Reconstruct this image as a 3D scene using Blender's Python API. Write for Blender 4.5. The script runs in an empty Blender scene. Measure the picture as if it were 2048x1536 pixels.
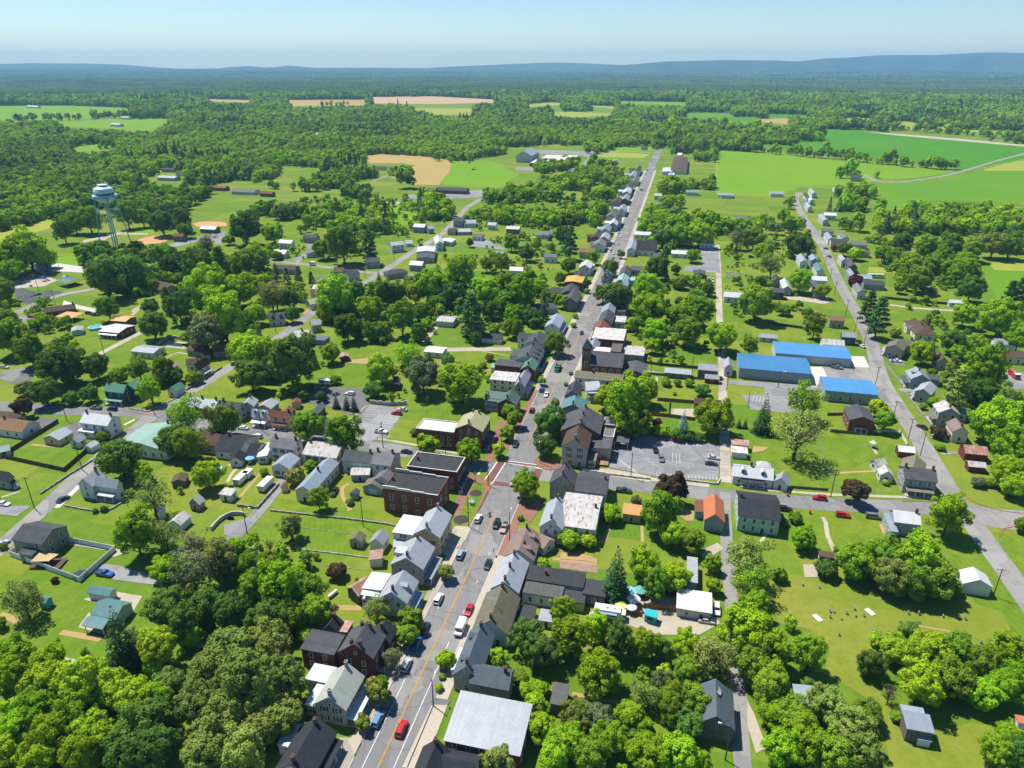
import bpy, math, random
import numpy as np
from mathutils import Vector, Matrix, Euler
random.seed(7); RNG=np.random.default_rng(7)
sc=bpy.context.scene
col=sc.collection
R=math.radians
# ------------------------------------------------------------------ camera model
F_PX=1420.0; CX,CY=1024.0,768.0; HORIZON=133.0; CAM_H=140.0
PITCH=math.atan((CY-HORIZON)/F_PX)
CP,SP=math.cos(PITCH),math.sin(PITCH)
def ray(u,v):
    x=(u-CX)/F_PX; y=(v-CY)/F_PX
    return (x, CP-y*SP, -SP-y*CP)
def gp(u,v,z=0.0):
    """photo pixel -> point of the horizontal plane at height z"""
    r=ray(u,v); t=(z-CAM_H)/r[2]
    return np.array([r[0]*t,r[1]*t])
def depth(x,y,z): return y*CP-(z-CAM_H)*SP
def proj(x,y,z):
    d=depth(x,y,z); yy=-(y*SP+(z-CAM_H)*CP)
    return (CX+F_PX*x/d, CY+F_PX*yy/d)
REG={'A':(0,1080),'B':(480,1080),'C':(960,1080),'D':(1440,1080),'E':(0,760),'F':(480,760),'G':(960,760),'H':(1440,760),
     'I':(0,500),'J':(480,460),'K':(960,460),'L':(1440,460),'M':(0,160),'N':(480,160),'O':(960,160),'Q':(1440,160),'X':(0,0)}
ZK=608/2048.0
def px(reg,x,y):
    o=REG[reg]; k=1.0 if reg=='X' else ZK
    return (o[0]+x*k,o[1]+y*k)
def P(reg,x,y,z=0.0): return gp(*px(reg,x,y),z)
cam_d=bpy.data.cameras.new('camera'); cam=bpy.data.objects.new('camera',cam_d); col.objects.link(cam)
cam.location=(0,0,CAM_H); cam.rotation_euler=(math.pi/2-PITCH,0,0)
cam_d.sensor_width=36; cam_d.lens=36*F_PX/2048; cam_d.clip_start=1; cam_d.clip_end=90000
sc.camera=cam
HAZE_D=6.2e-5
GRID=R(13.3)       # street direction, to the right of straight ahead
# ------------------------------------------------------------------ light
SUN_AZ,SUN_EL=R(-50),R(62)
w=bpy.data.worlds.new('World'); sc.world=w; w.use_nodes=True
nt=w.node_tree; sky=nt.nodes.new('ShaderNodeTexSky'); sky.sky_type='NISHITA'; sky.sun_disc=False
sky.sun_elevation=SUN_EL; sky.sun_rotation=SUN_AZ; sky.altitude=600; sky.air_density=1.0; sky.dust_density=0.25; sky.ozone_density=3.0
bg=nt.nodes['Background']; bg.inputs[1].default_value=0.088; hsv=nt.nodes.new('ShaderNodeHueSaturation'); hsv.inputs['Saturation'].default_value=1.22; nt.links.new(sky.outputs[0],hsv.inputs['Color']); nt.links.new(hsv.outputs[0],bg.inputs[0])
sd=bpy.data.lights.new('sun','SUN'); sd.energy=5.0; sd.angle=R(0.5); sd.color=(1.0,0.96,0.88)
so=bpy.data.objects.new('sun',sd); col.objects.link(so)
sv=Vector((math.sin(SUN_AZ)*math.cos(SUN_EL),math.cos(SUN_AZ)*math.cos(SUN_EL),math.sin(SUN_EL)))
so.rotation_euler=sv.to_track_quat('Z','Y').to_euler(); so.location=sv*500
vs=sc.view_settings
sc.display_settings.display_device='sRGB'; vs.view_transform='Standard'; vs.look='None'; vs.gamma=1; vs.use_curve_mapping=False; vs.exposure=0.62
cy=sc.cycles
cy.max_bounces=5; cy.diffuse_bounces=3; cy.glossy_bounces=2; cy.transmission_bounces=3; cy.volume_bounces=0; cy.transparent_max_bounces=6
cy.caustics_reflective=False; cy.caustics_refractive=False; cy.sample_clamp_indirect=6
sc.render.film_transparent=False
# ------------------------------------------------------------------ materials
MATS={}
def _nodes(name):
    m=bpy.data.materials.new(name); m.use_nodes=True
    n=m.node_tree; n.nodes.clear()
    out=n.nodes.new('ShaderNodeOutputMaterial'); b=n.nodes.new('ShaderNodeBsdfPrincipled')
    n.links.new(b.outputs[0],out.inputs[0]); return m,n,b,out
def mathn(n,op,a,b=None,c=None):
    q=n.nodes.new('ShaderNodeMath'); q.operation=op
    for i,v in enumerate((a,b,c)):
        if v is None: continue
        if isinstance(v,(int,float)): q.inputs[i].default_value=v
        else: n.links.new(v,q.inputs[i])
    return q.outputs[0]
def mixc(n,f,a,b,blend='MIX'):
    q=n.nodes.new('ShaderNodeMix'); q.data_type='RGBA'; q.blend_type=blend
    for s,v in ((q.inputs[0],f),(q.inputs[6],a),(q.inputs[7],b)):
        if isinstance(v,(int,float)): s.default_value=v
        elif isinstance(v,tuple): s.default_value=(*v[:3],1)
        else: n.links.new(v,s)
    return q.outputs[2]
def noise(n,vec,scale,detail=3,rough=.55,dist=0):
    q=n.nodes.new('ShaderNodeTexNoise'); q.inputs['Scale'].default_value=scale; q.inputs['Detail'].default_value=detail
    q.inputs['Roughness'].default_value=rough; q.inputs['Distortion'].default_value=dist
    if vec is not None: n.links.new(vec,q.inputs['Vector'])
    return q.outputs[0]
def ramp(n,f,lo,hi):
    q=n.nodes.new('ShaderNodeMapRange'); q.inputs[1].default_value=lo; q.inputs[2].default_value=hi
    n.links.new(f,q.inputs[0]); return q.outputs[0]
def objco(n): return n.nodes.new('ShaderNodeTexCoord').outputs['Object']
def geopos(n): return n.nodes.new('ShaderNodeNewGeometry').outputs['Position']
def plain(name,c,c2=None,scale=.8,rough=.8,metal=0.0,spec=.3,obj=True,lo=.35,hi=.65,tint=0.0,scale2=None):
    """colour that drifts between two tones by noise"""
    if name in MATS: return MATS[name]
    m,n,b,o=_nodes(name); b.inputs['Roughness'].default_value=rough; b.inputs['Metallic'].default_value=metal
    b.inputs['Specular IOR Level'].default_value=spec
    if c2 is None: c2=tuple(x*.82 for x in c)
    v=objco(n) if obj else geopos(n)
    f=ramp(n,noise(n,v,scale,4,.6),lo,hi)
    cc=mixc(n,f,c,c2)
    f2=ramp(n,noise(n,v,scale2 or scale*7,2,.6),.3,.7)
    cc=mixc(n,mathn(n,'MULTIPLY',f2,.22),cc,tuple(x*.55 for x in c2))
    if tint>0:
        oi=n.nodes.new('ShaderNodeObjectInfo'); hs=n.nodes.new('ShaderNodeHueSaturation')
        n.links.new(cc,hs.inputs['Color']); n.links.new(ramp(n,oi.outputs['Random'],-1/ tint/2+.5,1/tint/2+.5) if False else mathn(n,'MULTIPLY_ADD',oi.outputs['Random'],tint,1-tint/2),hs.inputs['Value'])
        cc=hs.outputs[0]
    n.links.new(cc,b.inputs['Base Color']); MATS[name]=m; return m
def seamed(name,c,c2,pitch=.55,rough=.5,metal=.0,dark=.6,rust=None,rust_amt=(.5,.7),spec=.4,cross=False,seam_w=.12):
    """metal sheet or shingles: bands along local x (standing seams) or rows down the slope"""
    if name in MATS: return MATS[name]
    m,n,b,o=_nodes(name); b.inputs['Roughness'].default_value=rough; b.inputs['Metallic'].default_value=metal
    b.inputs['Specular IOR Level'].default_value=spec
    v=objco(n); sp=n.nodes.new('ShaderNodeSeparateXYZ'); n.links.new(v,sp.inputs[0])
    ax=sp.outputs['Z' if cross else 'X']
    fr=mathn(n,'FRACT',mathn(n,'DIVIDE',ax,pitch))
    line=mathn(n,'LESS_THAN',fr,seam_w)
    oi=n.nodes.new('ShaderNodeObjectInfo')
    f=ramp(n,noise(n,v,.45,4,.65),.3,.7)
    cc=mixc(n,f,c,c2)
    cc=mixc(n,mathn(n,'MULTIPLY',ramp(n,noise(n,v,2.6,3,.7),.35,.7),.35),cc,tuple(x*.6 for x in c2))
    # sheet to sheet tone
    wn=n.nodes.new('ShaderNodeTexWhiteNoise'); wn.noise_dimensions='1D'; n.links.new(mathn(n,'FLOOR',mathn(n,'DIVIDE',ax,pitch)),wn.inputs['W'])
    cc=mixc(n,mathn(n,'MULTIPLY',wn.outputs[0],.22),cc,tuple(x*.7 for x in c2))
    if rust:
        mp=n.nodes.new('ShaderNodeMapping'); mp.inputs['Scale'].default_value=(1.2,.35,.35); n.links.new(v,mp.inputs[0])
        rf=ramp(n,noise(n,mp.outputs[0],.9,5,.75),*rust_amt)
        cc=mixc(n,rf,cc,rust)
    cc=mixc(n,mathn(n,'MULTIPLY',line,1-dark),cc,tuple(x*.35 for x in c2))
    hs=n.nodes.new('ShaderNodeHueSaturation'); n.links.new(cc,hs.inputs['Color']); n.links.new(mathn(n,'MULTIPLY_ADD',oi.outputs['Random'],.3,.86),hs.inputs['Value'])
    bu=n.nodes.new('ShaderNodeBump'); bu.inputs['Strength'].default_value=.5; bu.inputs['Distance'].default_value=.04
    n.links.new(line,bu.inputs['Height']); n.links.new(bu.outputs[0],b.inputs['Normal'])
    n.links.new(hs.outputs[0],b.inputs['Base Color']); MATS[name]=m; return m
def ground_mat(name,stops,rough=.95,mow=None,fine=.35):
    """stops: list of (scale, colour, amount, lo, hi) layered over the first colour, in world space"""
    m,n,b,o=_nodes(name); b.inputs['Roughness'].default_value=rough; b.inputs['Specular IOR Level'].default_value=.1
    v=geopos(n); cc=None
    for s in stops:
        if cc is None:
            rgb=n.nodes.new('ShaderNodeRGB'); rgb.outputs[0].default_value=(*s,1); cc=rgb.outputs[0]; continue
        scale,c,amt,lo,hi=s
        cc=mixc(n,mathn(n,'MULTIPLY',ramp(n,noise(n,v,scale,5,.62,.4),lo,hi),amt),cc,c)
    if mow:
        ang,pitch,amt,c=mow
        mp=n.nodes.new('ShaderNodeMapping'); mp.inputs['Rotation'].default_value=(0,0,ang); n.links.new(v,mp.inputs[0])
        sp=n.nodes.new('ShaderNodeSeparateXYZ'); n.links.new(mp.outputs[0],sp.inputs[0])
        wv=mathn(n,'SINE',mathn(n,'MULTIPLY_ADD',sp.outputs[0],2*math.pi/pitch,mathn(n,'MULTIPLY',noise(n,v,.05,2),5)))
        cc=mixc(n,mathn(n,'MULTIPLY',ramp(n,wv,-.2,1),amt),cc,c)
    n.links.new(cc,b.inputs['Base Color'])
    MATS[name]=m; return m
ROOF={}
def rf(k,*a,**kw): ROOF[k]=seamed('roof_'+k,*a,**kw)
rf('slate',(.095,.098,.105),(.06,.062,.068),pitch=.3,cross=True,rough=.9,dark=.75,spec=.15)
rf('char',(.04,.042,.05),(.024,.026,.031),pitch=.3,cross=True,rough=.9,dark=.8,spec=.15)
rf('grey',(.19,.19,.195),(.13,.13,.137),pitch=.3,cross=True,rough=.9,dark=.8,spec=.15)
rf('brown',(.13,.085,.06),(.085,.055,.04),pitch=.3,cross=True,rough=.9,dark=.75,spec=.15)
rf('tan',(.30,.19,.095),(.22,.135,.07),pitch=.3,cross=True,rough=.9,dark=.8,spec=.15)
rf('pink',(.30,.215,.185),(.22,.155,.135),pitch=.3,cross=True,rough=.9,dark=.8,spec=.15)
rf('olive',(.20,.185,.13),(.14,.125,.085),pitch=.35,cross=True,rough=.9,dark=.8,spec=.15)
rf('redbrown',(.24,.10,.06),(.17,.07,.045),pitch=.3,cross=True,rough=.9,dark=.8,spec=.15)
rf('metal',(.36,.375,.40),(.28,.295,.325),pitch=.5,rough=.45,dark=.7,spec=.5)
rf('white',(.58,.585,.59),(.47,.475,.485),pitch=.6,rough=.5,dark=.8,spec=.4)
rf('flatwhite',(.60,.60,.59),(.48,.48,.47),pitch=3,rough=.8,dark=.9,spec=.2)
rf('rust',(.52,.51,.495),(.41,.40,.385),pitch=.6,rough=.6,dark=.8,rust=(.23,.10,.05),rust_amt=(.52,.62))
rf('rustred',(.36,.20,.15),(.28,.12,.08),pitch=.6,rough=.7,dark=.7,rust=(.42,.36,.32),rust_amt=(.5,.62))
rf('blue',(.07,.235,.46),(.055,.19,.39),pitch=.9,rough=.4,dark=.85,spec=.5)
rf('bluegrey',(.29,.335,.385),(.22,.265,.315),pitch=.5,rough=.45,dark=.7,spec=.5)
rf('seam',(.105,.135,.155),(.075,.10,.118),pitch=.62,rough=.5,dark=.35,spec=.5,seam_w=.18)
rf('sage',(.40,.42,.36),(.33,.35,.30),pitch=.62,rough=.5,dark=.55,spec=.4,seam_w=.16)
rf('green',(.10,.27,.16),(.08,.21,.125),pitch=.5,rough=.5,dark=.7)
rf('teal',(.10,.22,.22),(.075,.17,.17),pitch=.5,rough=.5,dark=.7)
rf('deepgreen',(.07,.13,.105),(.05,.095,.078),pitch=.5,rough=.6,dark=.7)
rf('copper',(.27,.43,.36),(.20,.35,.29),pitch=.5,rough=.6,dark=.8,rust=(.30,.28,.19),rust_amt=(.58,.75))
rf('orange',(.46,.15,.06),(.40,.12,.045),pitch=.5,rough=.6,dark=.75)
rf('lightorange',(.58,.29,.09),(.50,.24,.075),pitch=.5,rough=.6,dark=.8)
rf('gold',(.50,.31,.05),(.42,.26,.04),pitch=.5,rough=.6,dark=.8)
rf('moss',(.36,.35,.19),(.30,.285,.15),pitch=.5,rough=.7,dark=.8)
rf('membrane',(.055,.057,.062),(.036,.038,.042),pitch=4.5,rough=.9,dark=.4,spec=.2,seam_w=.03)
rf('membrane_grey',(.11,.11,.105),(.075,.075,.07),pitch=4.5,rough=.9,dark=.6,spec=.2,seam_w=.03)
WALL={}
def wl(k,*a,**kw): WALL[k]=plain('wall_'+k,*a,**kw)
wl('white',(.64,.64,.63),(.55,.555,.56),scale=.5); wl('cream',(.68,.60,.43),(.60,.52,.37),scale=.5); wl('ivory',(.66,.62,.53),(.58,.54,.46),scale=.5)
wl('yellow',(.60,.50,.27),(.53,.43,.23),scale=.5)
wl('grey',(.34,.35,.36),(.27,.28,.29),scale=.5); wl('lightgrey',(.50,.51,.52),(.43,.44,.45),scale=.5); wl('darkgrey',(.14,.145,.15),(.10,.105,.11),scale=.5)
wl('bluegrey',(.30,.35,.39),(.24,.29,.33),scale=.5); wl('navy',(.055,.085,.12),(.04,.065,.095),scale=.5); wl('sage',(.24,.26,.21),(.19,.21,.17),scale=.5)
wl('tan',(.42,.36,.27),(.35,.29,.22),scale=.5); wl('mint',(.40,.55,.50),(.34,.48,.44),scale=.5); wl('barnred',(.20,.035,.03),(.14,.03,.025),scale=.6)
wl('wood',(.15,.115,.085),(.09,.07,.05),scale=1.6); wl('oldwood',(.17,.155,.14),(.10,.09,.08),scale=1.6); wl('brownwood',(.12,.065,.04),(.075,.04,.025),scale=1.6)
wl('brick',(.215,.078,.05),(.15,.05,.034),scale=1.2); wl('darkbrick',(.17,.045,.036),(.11,.03,.025),scale=1.2); wl('oldbrick',(.26,.12,.085),(.19,.085,.06),scale=1.2)
wl('stone',(.34,.31,.275),(.20,.18,.16),scale=1.7,lo=.4,hi=.6); wl('greystone',(.38,.37,.355),(.23,.225,.22),scale=1.7,lo=.4,hi=.6); wl('stucco',(.46,.41,.35),(.38,.335,.29),scale=.5)
wl('block',(.52,.51,.48),(.44,.43,.40),scale=.8); wl('metal',(.48,.50,.50),(.40,.42,.42),scale=.6); wl('turquoise',(.05,.42,.42),(.04,.35,.35),scale=.6)
wl('concrete',(.48,.45,.40),(.38,.36,.32),scale=.6)
M_FRAME=plain('window_frame',(.74,.74,.72),scale=2); M_TRIM=plain('white_trim',(.76,.76,.75),scale=1.2); M_COPE=plain('coping',(.62,.58,.52),scale=1.2)
def glass(name,c):
    m,n,b,o=_nodes(name); b.inputs['Base Color'].default_value=(*c,1); b.inputs['Roughness'].default_value=.08; b.inputs['Specular IOR Level'].default_value=.6; MATS[name]=m; return m
M_GLASS=glass('window_glass',(.025,.032,.04)); M_CARGLASS=glass('car_glass',(.018,.022,.027))
M_DOOR=plain('door_paint',(.10,.05,.035),scale=1); M_GDOOR=plain('garage_door',(.62,.62,.60),scale=1); M_SHUT=plain('shutter_paint',(.03,.035,.045),scale=1)
M_CHIM=plain('chimney_brick',(.20,.085,.06),(.14,.06,.045),scale=2); M_CHIMS=plain('chimney_stone',(.36,.34,.31),(.24,.22,.20),scale=2)
M_DARK=plain('dark_void',(.02,.02,.022)); M_STEEL=plain('galvanised_steel',(.42,.43,.44),rough=.5,scale=2)
M_POLE=plain('pole_wood',(.12,.085,.06),(.085,.06,.042),scale=1.5); M_BLACK=plain('black_paint',(.022,.022,.025),rough=.6)
# ------------------------------------------------------------------ mesh helpers
class MB:
    def __init__(s): s.v=[]; s.f=[]; s.m=[]
    def add(s,vs,fs,mi=0):
        o=len(s.v); s.v+= [tuple(map(float,q)) for q in vs]; s.f+=[tuple(i+o for i in f) for f in fs]; s.m+=[mi]*len(fs); return s
    def box(s,x0,y0,z0,x1,y1,z1,mi=0):
        return s.add([(x0,y0,z0),(x1,y0,z0),(x1,y1,z0),(x0,y1,z0),(x0,y0,z1),(x1,y0,z1),(x1,y1,z1),(x0,y1,z1)],
            [(0,3,2,1),(4,5,6,7),(0,1,5,4),(1,2,6,5),(2,3,7,6),(3,0,4,7)],mi)
    def prism(s,poly,z0,z1,mi=0):
        n=len(poly); a=sum(poly[i][0]*poly[(i+1)%n][1]-poly[(i+1)%n][0]*poly[i][1] for i in range(n))
        if a<0: poly=poly[::-1]
        z0=[z0]*n if not hasattr(z0,'__len__') else z0; z1=[z1]*n if not hasattr(z1,'__len__') else z1
        vs=[(p[0],p[1],z) for p,z in zip(poly,z0)]+[(p[0],p[1],z) for p,z in zip(poly,z1)]
        return s.add(vs,[tuple(range(n))[::-1],tuple(range(n,2*n))]+[(i,(i+1)%n,n+(i+1)%n,n+i) for i in range(n)],mi)
    def xprism(s,prof,x0,x1,mi=0):
        """profile in (y,z), counter-clockwise seen from +x, extruded along x"""
        n=len(prof); vs=[(x0,p[0],p[1]) for p in prof]+[(x1,p[0],p[1]) for p in prof]
        return s.add(vs,[tuple(range(n))[::-1],tuple(range(n,2*n))]+[(i,(i+1)%n,n+(i+1)%n,n+i) for i in range(n)],mi)
    def tube(s,a,b,r0,r1=None,n=8,mi=0):
        r1=r0 if r1 is None else r1; a=Vector(a); b=Vector(b); d=(b-a).normalized(); u=d.orthogonal().normalized(); w_=d.cross(u)
        vs=[]
        for c,r in ((a,r0),(b,r1)):
            for i in range(n):
                t=2*math.pi*i/n; vs.append(c+u*math.cos(t)*r+w_*math.sin(t)*r)
        return s.add(vs,[(i,(i+1)%n,n+(i+1)%n,n+i) for i in range(n)]+[tuple(range(n))[::-1],tuple(range(n,2*n))],mi)
    def lathe(s,prof,n=16,mi=0,c=(0,0)):
        k=len(prof); vs=[(c[0]+r*math.cos(2*math.pi*i/n),c[1]+r*math.sin(2*math.pi*i/n),z) for r,z in prof for i in range(n)]
        fs=[(j*n+i,j*n+(i+1)%n,(j+1)*n+(i+1)%n,(j+1)*n+i) for j in range(k-1) for i in range(n)]
        fs+=[tuple(range(n))[::-1],tuple(range((k-1)*n,k*n))]
        return s.add(vs,fs,mi)
    def mesh(s,name,mats):
        me=bpy.data.meshes.new(name); me.from_pydata(s.v,[],s.f)
        for m in (mats if isinstance(mats,(list,tuple)) else [mats]): me.materials.append(m)
        if any(s.m): me.polygons.foreach_set('material_index',s.m)
        me.update(); return me
def link(name,data,parent=None,loc=(0,0,0),rz=0.0):
    o=bpy.data.objects.new(name,data); col.objects.link(o)
    if parent is not None: o.parent=parent
    o.location=loc; o.rotation_euler=(0,0,rz); return o
def omat(o,m,i=0):
    o.material_slots[i].link='OBJECT'; o.material_slots[i].material=m
def tag(o,label,cat,group=None):
    o['label']=label; o['category']=cat
    if group: o['group']=group
    return o
def thing(name,label,cat,loc,rz=0.0,group=None):
    return tag(link(name,None,None,loc,rz),label,cat,group)
def structure(name,me,kind='structure'):
    o=link(name,me); o['kind']=kind; return o
MC={}
def cached(key,fn):
    if key not in MC: MC[key]=fn()
    return MC[key]
# ================================================================== SETTING
def vnoise(x,y,s,seed=0):
    x=np.asarray(x,float)/s; y=np.asarray(y,float)/s
    xi=np.floor(x).astype(np.int64); yi=np.floor(y).astype(np.int64); fx=x-xi; fy=y-yi
    def h(a,b):
        n=(a*374761393+b*668265263+seed*974634777)&0x7fffffff; n=((n^(n>>13))*1274126177)&0x7fffffff
        return ((n^(n>>16))&0xffff)/65535.0
    fx=fx*fx*(3-2*fx); fy=fy*fy*(3-2*fy)
    return (h(xi,yi)*(1-fx)+h(xi+1,yi)*fx)*(1-fy)+(h(xi,yi+1)*(1-fx)+h(xi+1,yi+1)*fx)*fy
def terrain(x,y):
    x=np.asarray(x,float); y=np.asarray(y,float); r=np.hypot(x,y)
    k=np.clip((r-4300)/3500,0,1); k=k*k*(3-2*k)
    n=vnoise(x*.55,y,1700,1)-.5+.5*(vnoise(x*.7,y,700,2)-.5)
    far=np.clip((r-7500)/11000,0,1)
    return k*(n*62*(1-.55*far)+ far*84)
G_GRASS=ground_mat('lawn_grass',[(.105,.185,.012),(.011,(.165,.205,.016),.9,.42,.6),(.04,(.19,.21,.024),.7,.5,.68),(.15,(.07,.145,.010),.7,.45,.66),(.6,(.065,.13,.010),.6,.45,.7),(.07,(.27,.235,.055),.6,.6,.74),(.25,(.24,.225,.045),.4,.58,.74),(2.6,(.055,.105,.008),.45,.5,.7)],mow=(R(30),7.0,.13,(.17,.28,.02)))
def parcels(m,amt):
    n=m.node_tree; b=[q for q in n.nodes if q.type=='BSDF_PRINCIPLED'][0]; src=b.inputs['Base Color'].links[0].from_socket; v=geopos(n)
    mp=n.nodes.new('ShaderNodeMapping'); mp.inputs['Rotation'].default_value=(0,0,GRID); n.links.new(v,mp.inputs[0]); sp=n.nodes.new('ShaderNodeSeparateXYZ'); n.links.new(mp.outputs[0],sp.inputs[0])
    cx=mathn(n,'FLOOR',mathn(n,'DIVIDE',sp.outputs[0],46.0)); cyy=mathn(n,'FLOOR',mathn(n,'MULTIPLY_ADD',sp.outputs[1],1/17.0,mathn(n,'MULTIPLY',cx,.37))); cb=n.nodes.new('ShaderNodeCombineXYZ'); n.links.new(cx,cb.inputs[0]); n.links.new(cyy,cb.inputs[1])
    wn=n.nodes.new('ShaderNodeTexWhiteNoise'); wn.noise_dimensions='2D'; n.links.new(cb.outputs[0],wn.inputs['Vector'])
    a=ramp(n,wn.outputs[0],.55,1.0); c=ramp(n,wn.outputs[0],.4,0.0)
    x=mixc(n,mathn(n,'MULTIPLY',a,amt),src,(.21,.215,.03)); x=mixc(n,mathn(n,'MULTIPLY',c,amt),x,(.065,.15,.010))
    # mowing lines, direction changing from yard to yard
    wv=mathn(n,'SINE',mathn(n,'MULTIPLY',mathn(n,'ADD',sp.outputs[0],mathn(n,'MULTIPLY',sp.outputs[1],wn.outputs[0])),3.4)); x=mixc(n,mathn(n,'MULTIPLY',ramp(n,wv,-.3,1),.13),x,(.17,.25,.02))
    n.links.new(x,b.inputs['Base Color'])
parcels(G_GRASS,.55)
def worn(m,scale=.22,crack=.5,streak=.3):
    n=m.node_tree; b=[q for q in n.nodes if q.type=='BSDF_PRINCIPLED'][0]; src=b.inputs['Base Color'].links[0].from_socket; v=geopos(n)
    mp=n.nodes.new('ShaderNodeMapping'); mp.inputs['Rotation'].default_value=(0,0,GRID); mp.inputs['Scale'].default_value=(.9,.03,1); n.links.new(v,mp.inputs[0])
    x=mixc(n,mathn(n,'MULTIPLY',ramp(n,noise(n,mp.outputs[0],1.0,4,.7),.45,.7),streak),src,(.10,.10,.10))
    vo=n.nodes.new('ShaderNodeTexVoronoi'); vo.feature='DISTANCE_TO_EDGE'; vo.inputs['Scale'].default_value=scale; vo.inputs['Randomness'].default_value=.9
    nz=n.nodes.new('ShaderNodeTexNoise'); nz.inputs['Scale'].default_value=.5; nz.inputs['Detail'].default_value=4; n.links.new(v,nz.inputs['Vector']); ad=n.nodes.new('ShaderNodeVectorMath'); ad.operation='MULTIPLY_ADD'; ad.inputs[1].default_value=(3,3,0); n.links.new(nz.outputs[1],ad.inputs[0]); n.links.new(v,ad.inputs[2]); n.links.new(ad.outputs[0],vo.inputs['Vector'])
    x=mixc(n,mathn(n,'MULTIPLY',mathn(n,'LESS_THAN',vo.outputs[0],.018),crack),x,(.06,.06,.06))
    v2=n.nodes.new('ShaderNodeTexVoronoi'); v2.inputs['Scale'].default_value=.11; v2.distance='CHEBYCHEV'; mr=n.nodes.new('ShaderNodeMapping'); mr.inputs['Rotation'].default_value=(0,0,GRID); n.links.new(v,mr.inputs[0]); n.links.new(mr.outputs[0],v2.inputs['Vector'])
    sp=n.nodes.new('ShaderNodeSeparateColor'); n.links.new(v2.outputs['Color'],sp.inputs[0]); x=mixc(n,mathn(n,'MULTIPLY',ramp(n,sp.outputs[0],.72,.8),.35),x,(.13,.13,.135)); x=mixc(n,mathn(n,'MULTIPLY',ramp(n,sp.outputs[1],.8,.88),.25),x,(.36,.345,.32))
    n.links.new(x,b.inputs['Base Color'])
G_OLIVE=ground_mat('meadow_olive',[(.165,.20,.020),(.02,(.215,.215,.035),.8,.42,.6),(.06,(.125,.175,.014),.7,.45,.66),(.2,(.25,.23,.06),.5,.55,.72),(.6,(.10,.15,.014),.5,.45,.7),(2.6,(.09,.125,.014),.4,.5,.7)],mow=(R(15),5.5,.12,(.2,.24,.03)))
G_FIELD=ground_mat('crop_green',[(.085,.20,.008),(.006,(.125,.225,.010),.7,.4,.6),(.03,(.075,.215,.008),.5,.45,.7),(.3,(.085,.2,.01),.4,.5,.7)],mow=(R(76),14,.12,(.08,.2,.008)))
G_LIME=ground_mat('meadow_lime',[(.120,.235,.008),(.005,(.155,.245,.012),.7,.4,.6),(.03,(.12,.26,.01),.5,.45,.7),(.3,(.13,.24,.01),.4,.5,.7)],mow=(R(70),10,.10,(.13,.25,.01)))
G_DEEP=ground_mat('crop_deep_green',[(.05,.185,.006),(.005,(.075,.20,.008),.7,.4,.6),(.03,(.045,.15,.006),.5,.45,.7)],mow=(R(80),16,.12,(.045,.18,.008)))
G_YELLOW=ground_mat('meadow_yellow',[(.25,.27,.035),(.008,(.19,.26,.025),.7,.4,.65),(.05,(.30,.29,.06),.5,.45,.7)],mow=(R(40),9,.12,(.18,.22,.03)))
G_TAN=ground_mat('stubble_tan',[(.34,.235,.085),(.006,(.27,.225,.07),.8,.4,.6),(.04,(.38,.26,.10),.5,.45,.7)],mow=(R(20),8,.2,(.35,.25,.09)))
G_PINK=ground_mat('ploughed_soil',[(.42,.27,.16),(.004,(.36,.25,.13),.8,.4,.6),(.04,(.46,.3,.18),.5,.45,.7)])
G_WOODFLOOR=ground_mat('wood_floor',[(.045,.085,.014),(.02,(.07,.12,.016),.7,.4,.65),(.2,(.03,.06,.01),.6,.45,.7)])
G_ASPHALT=ground_mat('road_asphalt',[(.195,.192,.188),(.03,(.165,.163,.162),.8,.4,.65),(.25,(.225,.218,.21),.5,.5,.7),(1.6,(.14,.138,.136),.4,.5,.75)])
G_LANE=ground_mat('street_asphalt',[(.255,.243,.225),(.03,(.22,.21,.198),.8,.4,.65),(.25,(.285,.27,.245),.5,.5,.7),(1.6,(.19,.182,.17),.4,.5,.75)])
G_DARKASPH=ground_mat('dark_asphalt',[(.12,.12,.122),(.05,(.16,.158,.155),.8,.4,.65),(.5,(.09,.09,.092),.5,.5,.7)])
G_LOT=ground_mat('lot_asphalt',[(.205,.205,.21),(.03,(.25,.246,.242),.7,.4,.65),(.3,(.20,.2,.205),.5,.5,.7),(1.5,(.17,.17,.175),.35,.55,.75)])
G_CONC=ground_mat('pavement_concrete',[(.40,.35,.275),(.06,(.33,.29,.225),.8,.4,.65),(.6,(.45,.4,.32),.5,.5,.7),(2.5,(.28,.25,.195),.35,.55,.75)])
G_PALE=ground_mat('pale_concrete',[(.47,.445,.40),(.06,(.40,.38,.34),.8,.4,.65),(1,(.62,.59,.53),.5,.5,.7)])
G_BRICK=ground_mat('pavement_brick',[(.25,.125,.09),(.1,(.205,.10,.075),.8,.4,.65),(1.5,(.30,.17,.125),.5,.5,.7)])
G_XWALK=ground_mat('crosswalk_brick',[(.17,.075,.062),(.3,(.14,.06,.05),.8,.4,.65),(2,(.21,.1,.085),.5,.5,.7)])
G_GRAVEL=ground_mat('gravel_tan',[(.38,.33,.26),(.08,(.31,.27,.2),.8,.4,.65),(.9,(.44,.39,.31),.5,.5,.7)])
G_DIRT=ground_mat('bare_dirt',[(.36,.24,.11),(.1,(.30,.21,.1),.8,.4,.65),(.9,(.42,.29,.15),.5,.5,.7)])
G_CLAY=ground_mat('infield_clay',[(.50,.26,.13),(.1,(.44,.22,.11),.8,.4,.65),(.9,(.54,.3,.16),.5,.5,.7)])
G_TENNIS=ground_mat('court_dark',[(.075,.08,.085),(.1,(.1,.105,.11),.8,.4,.65)])
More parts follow.
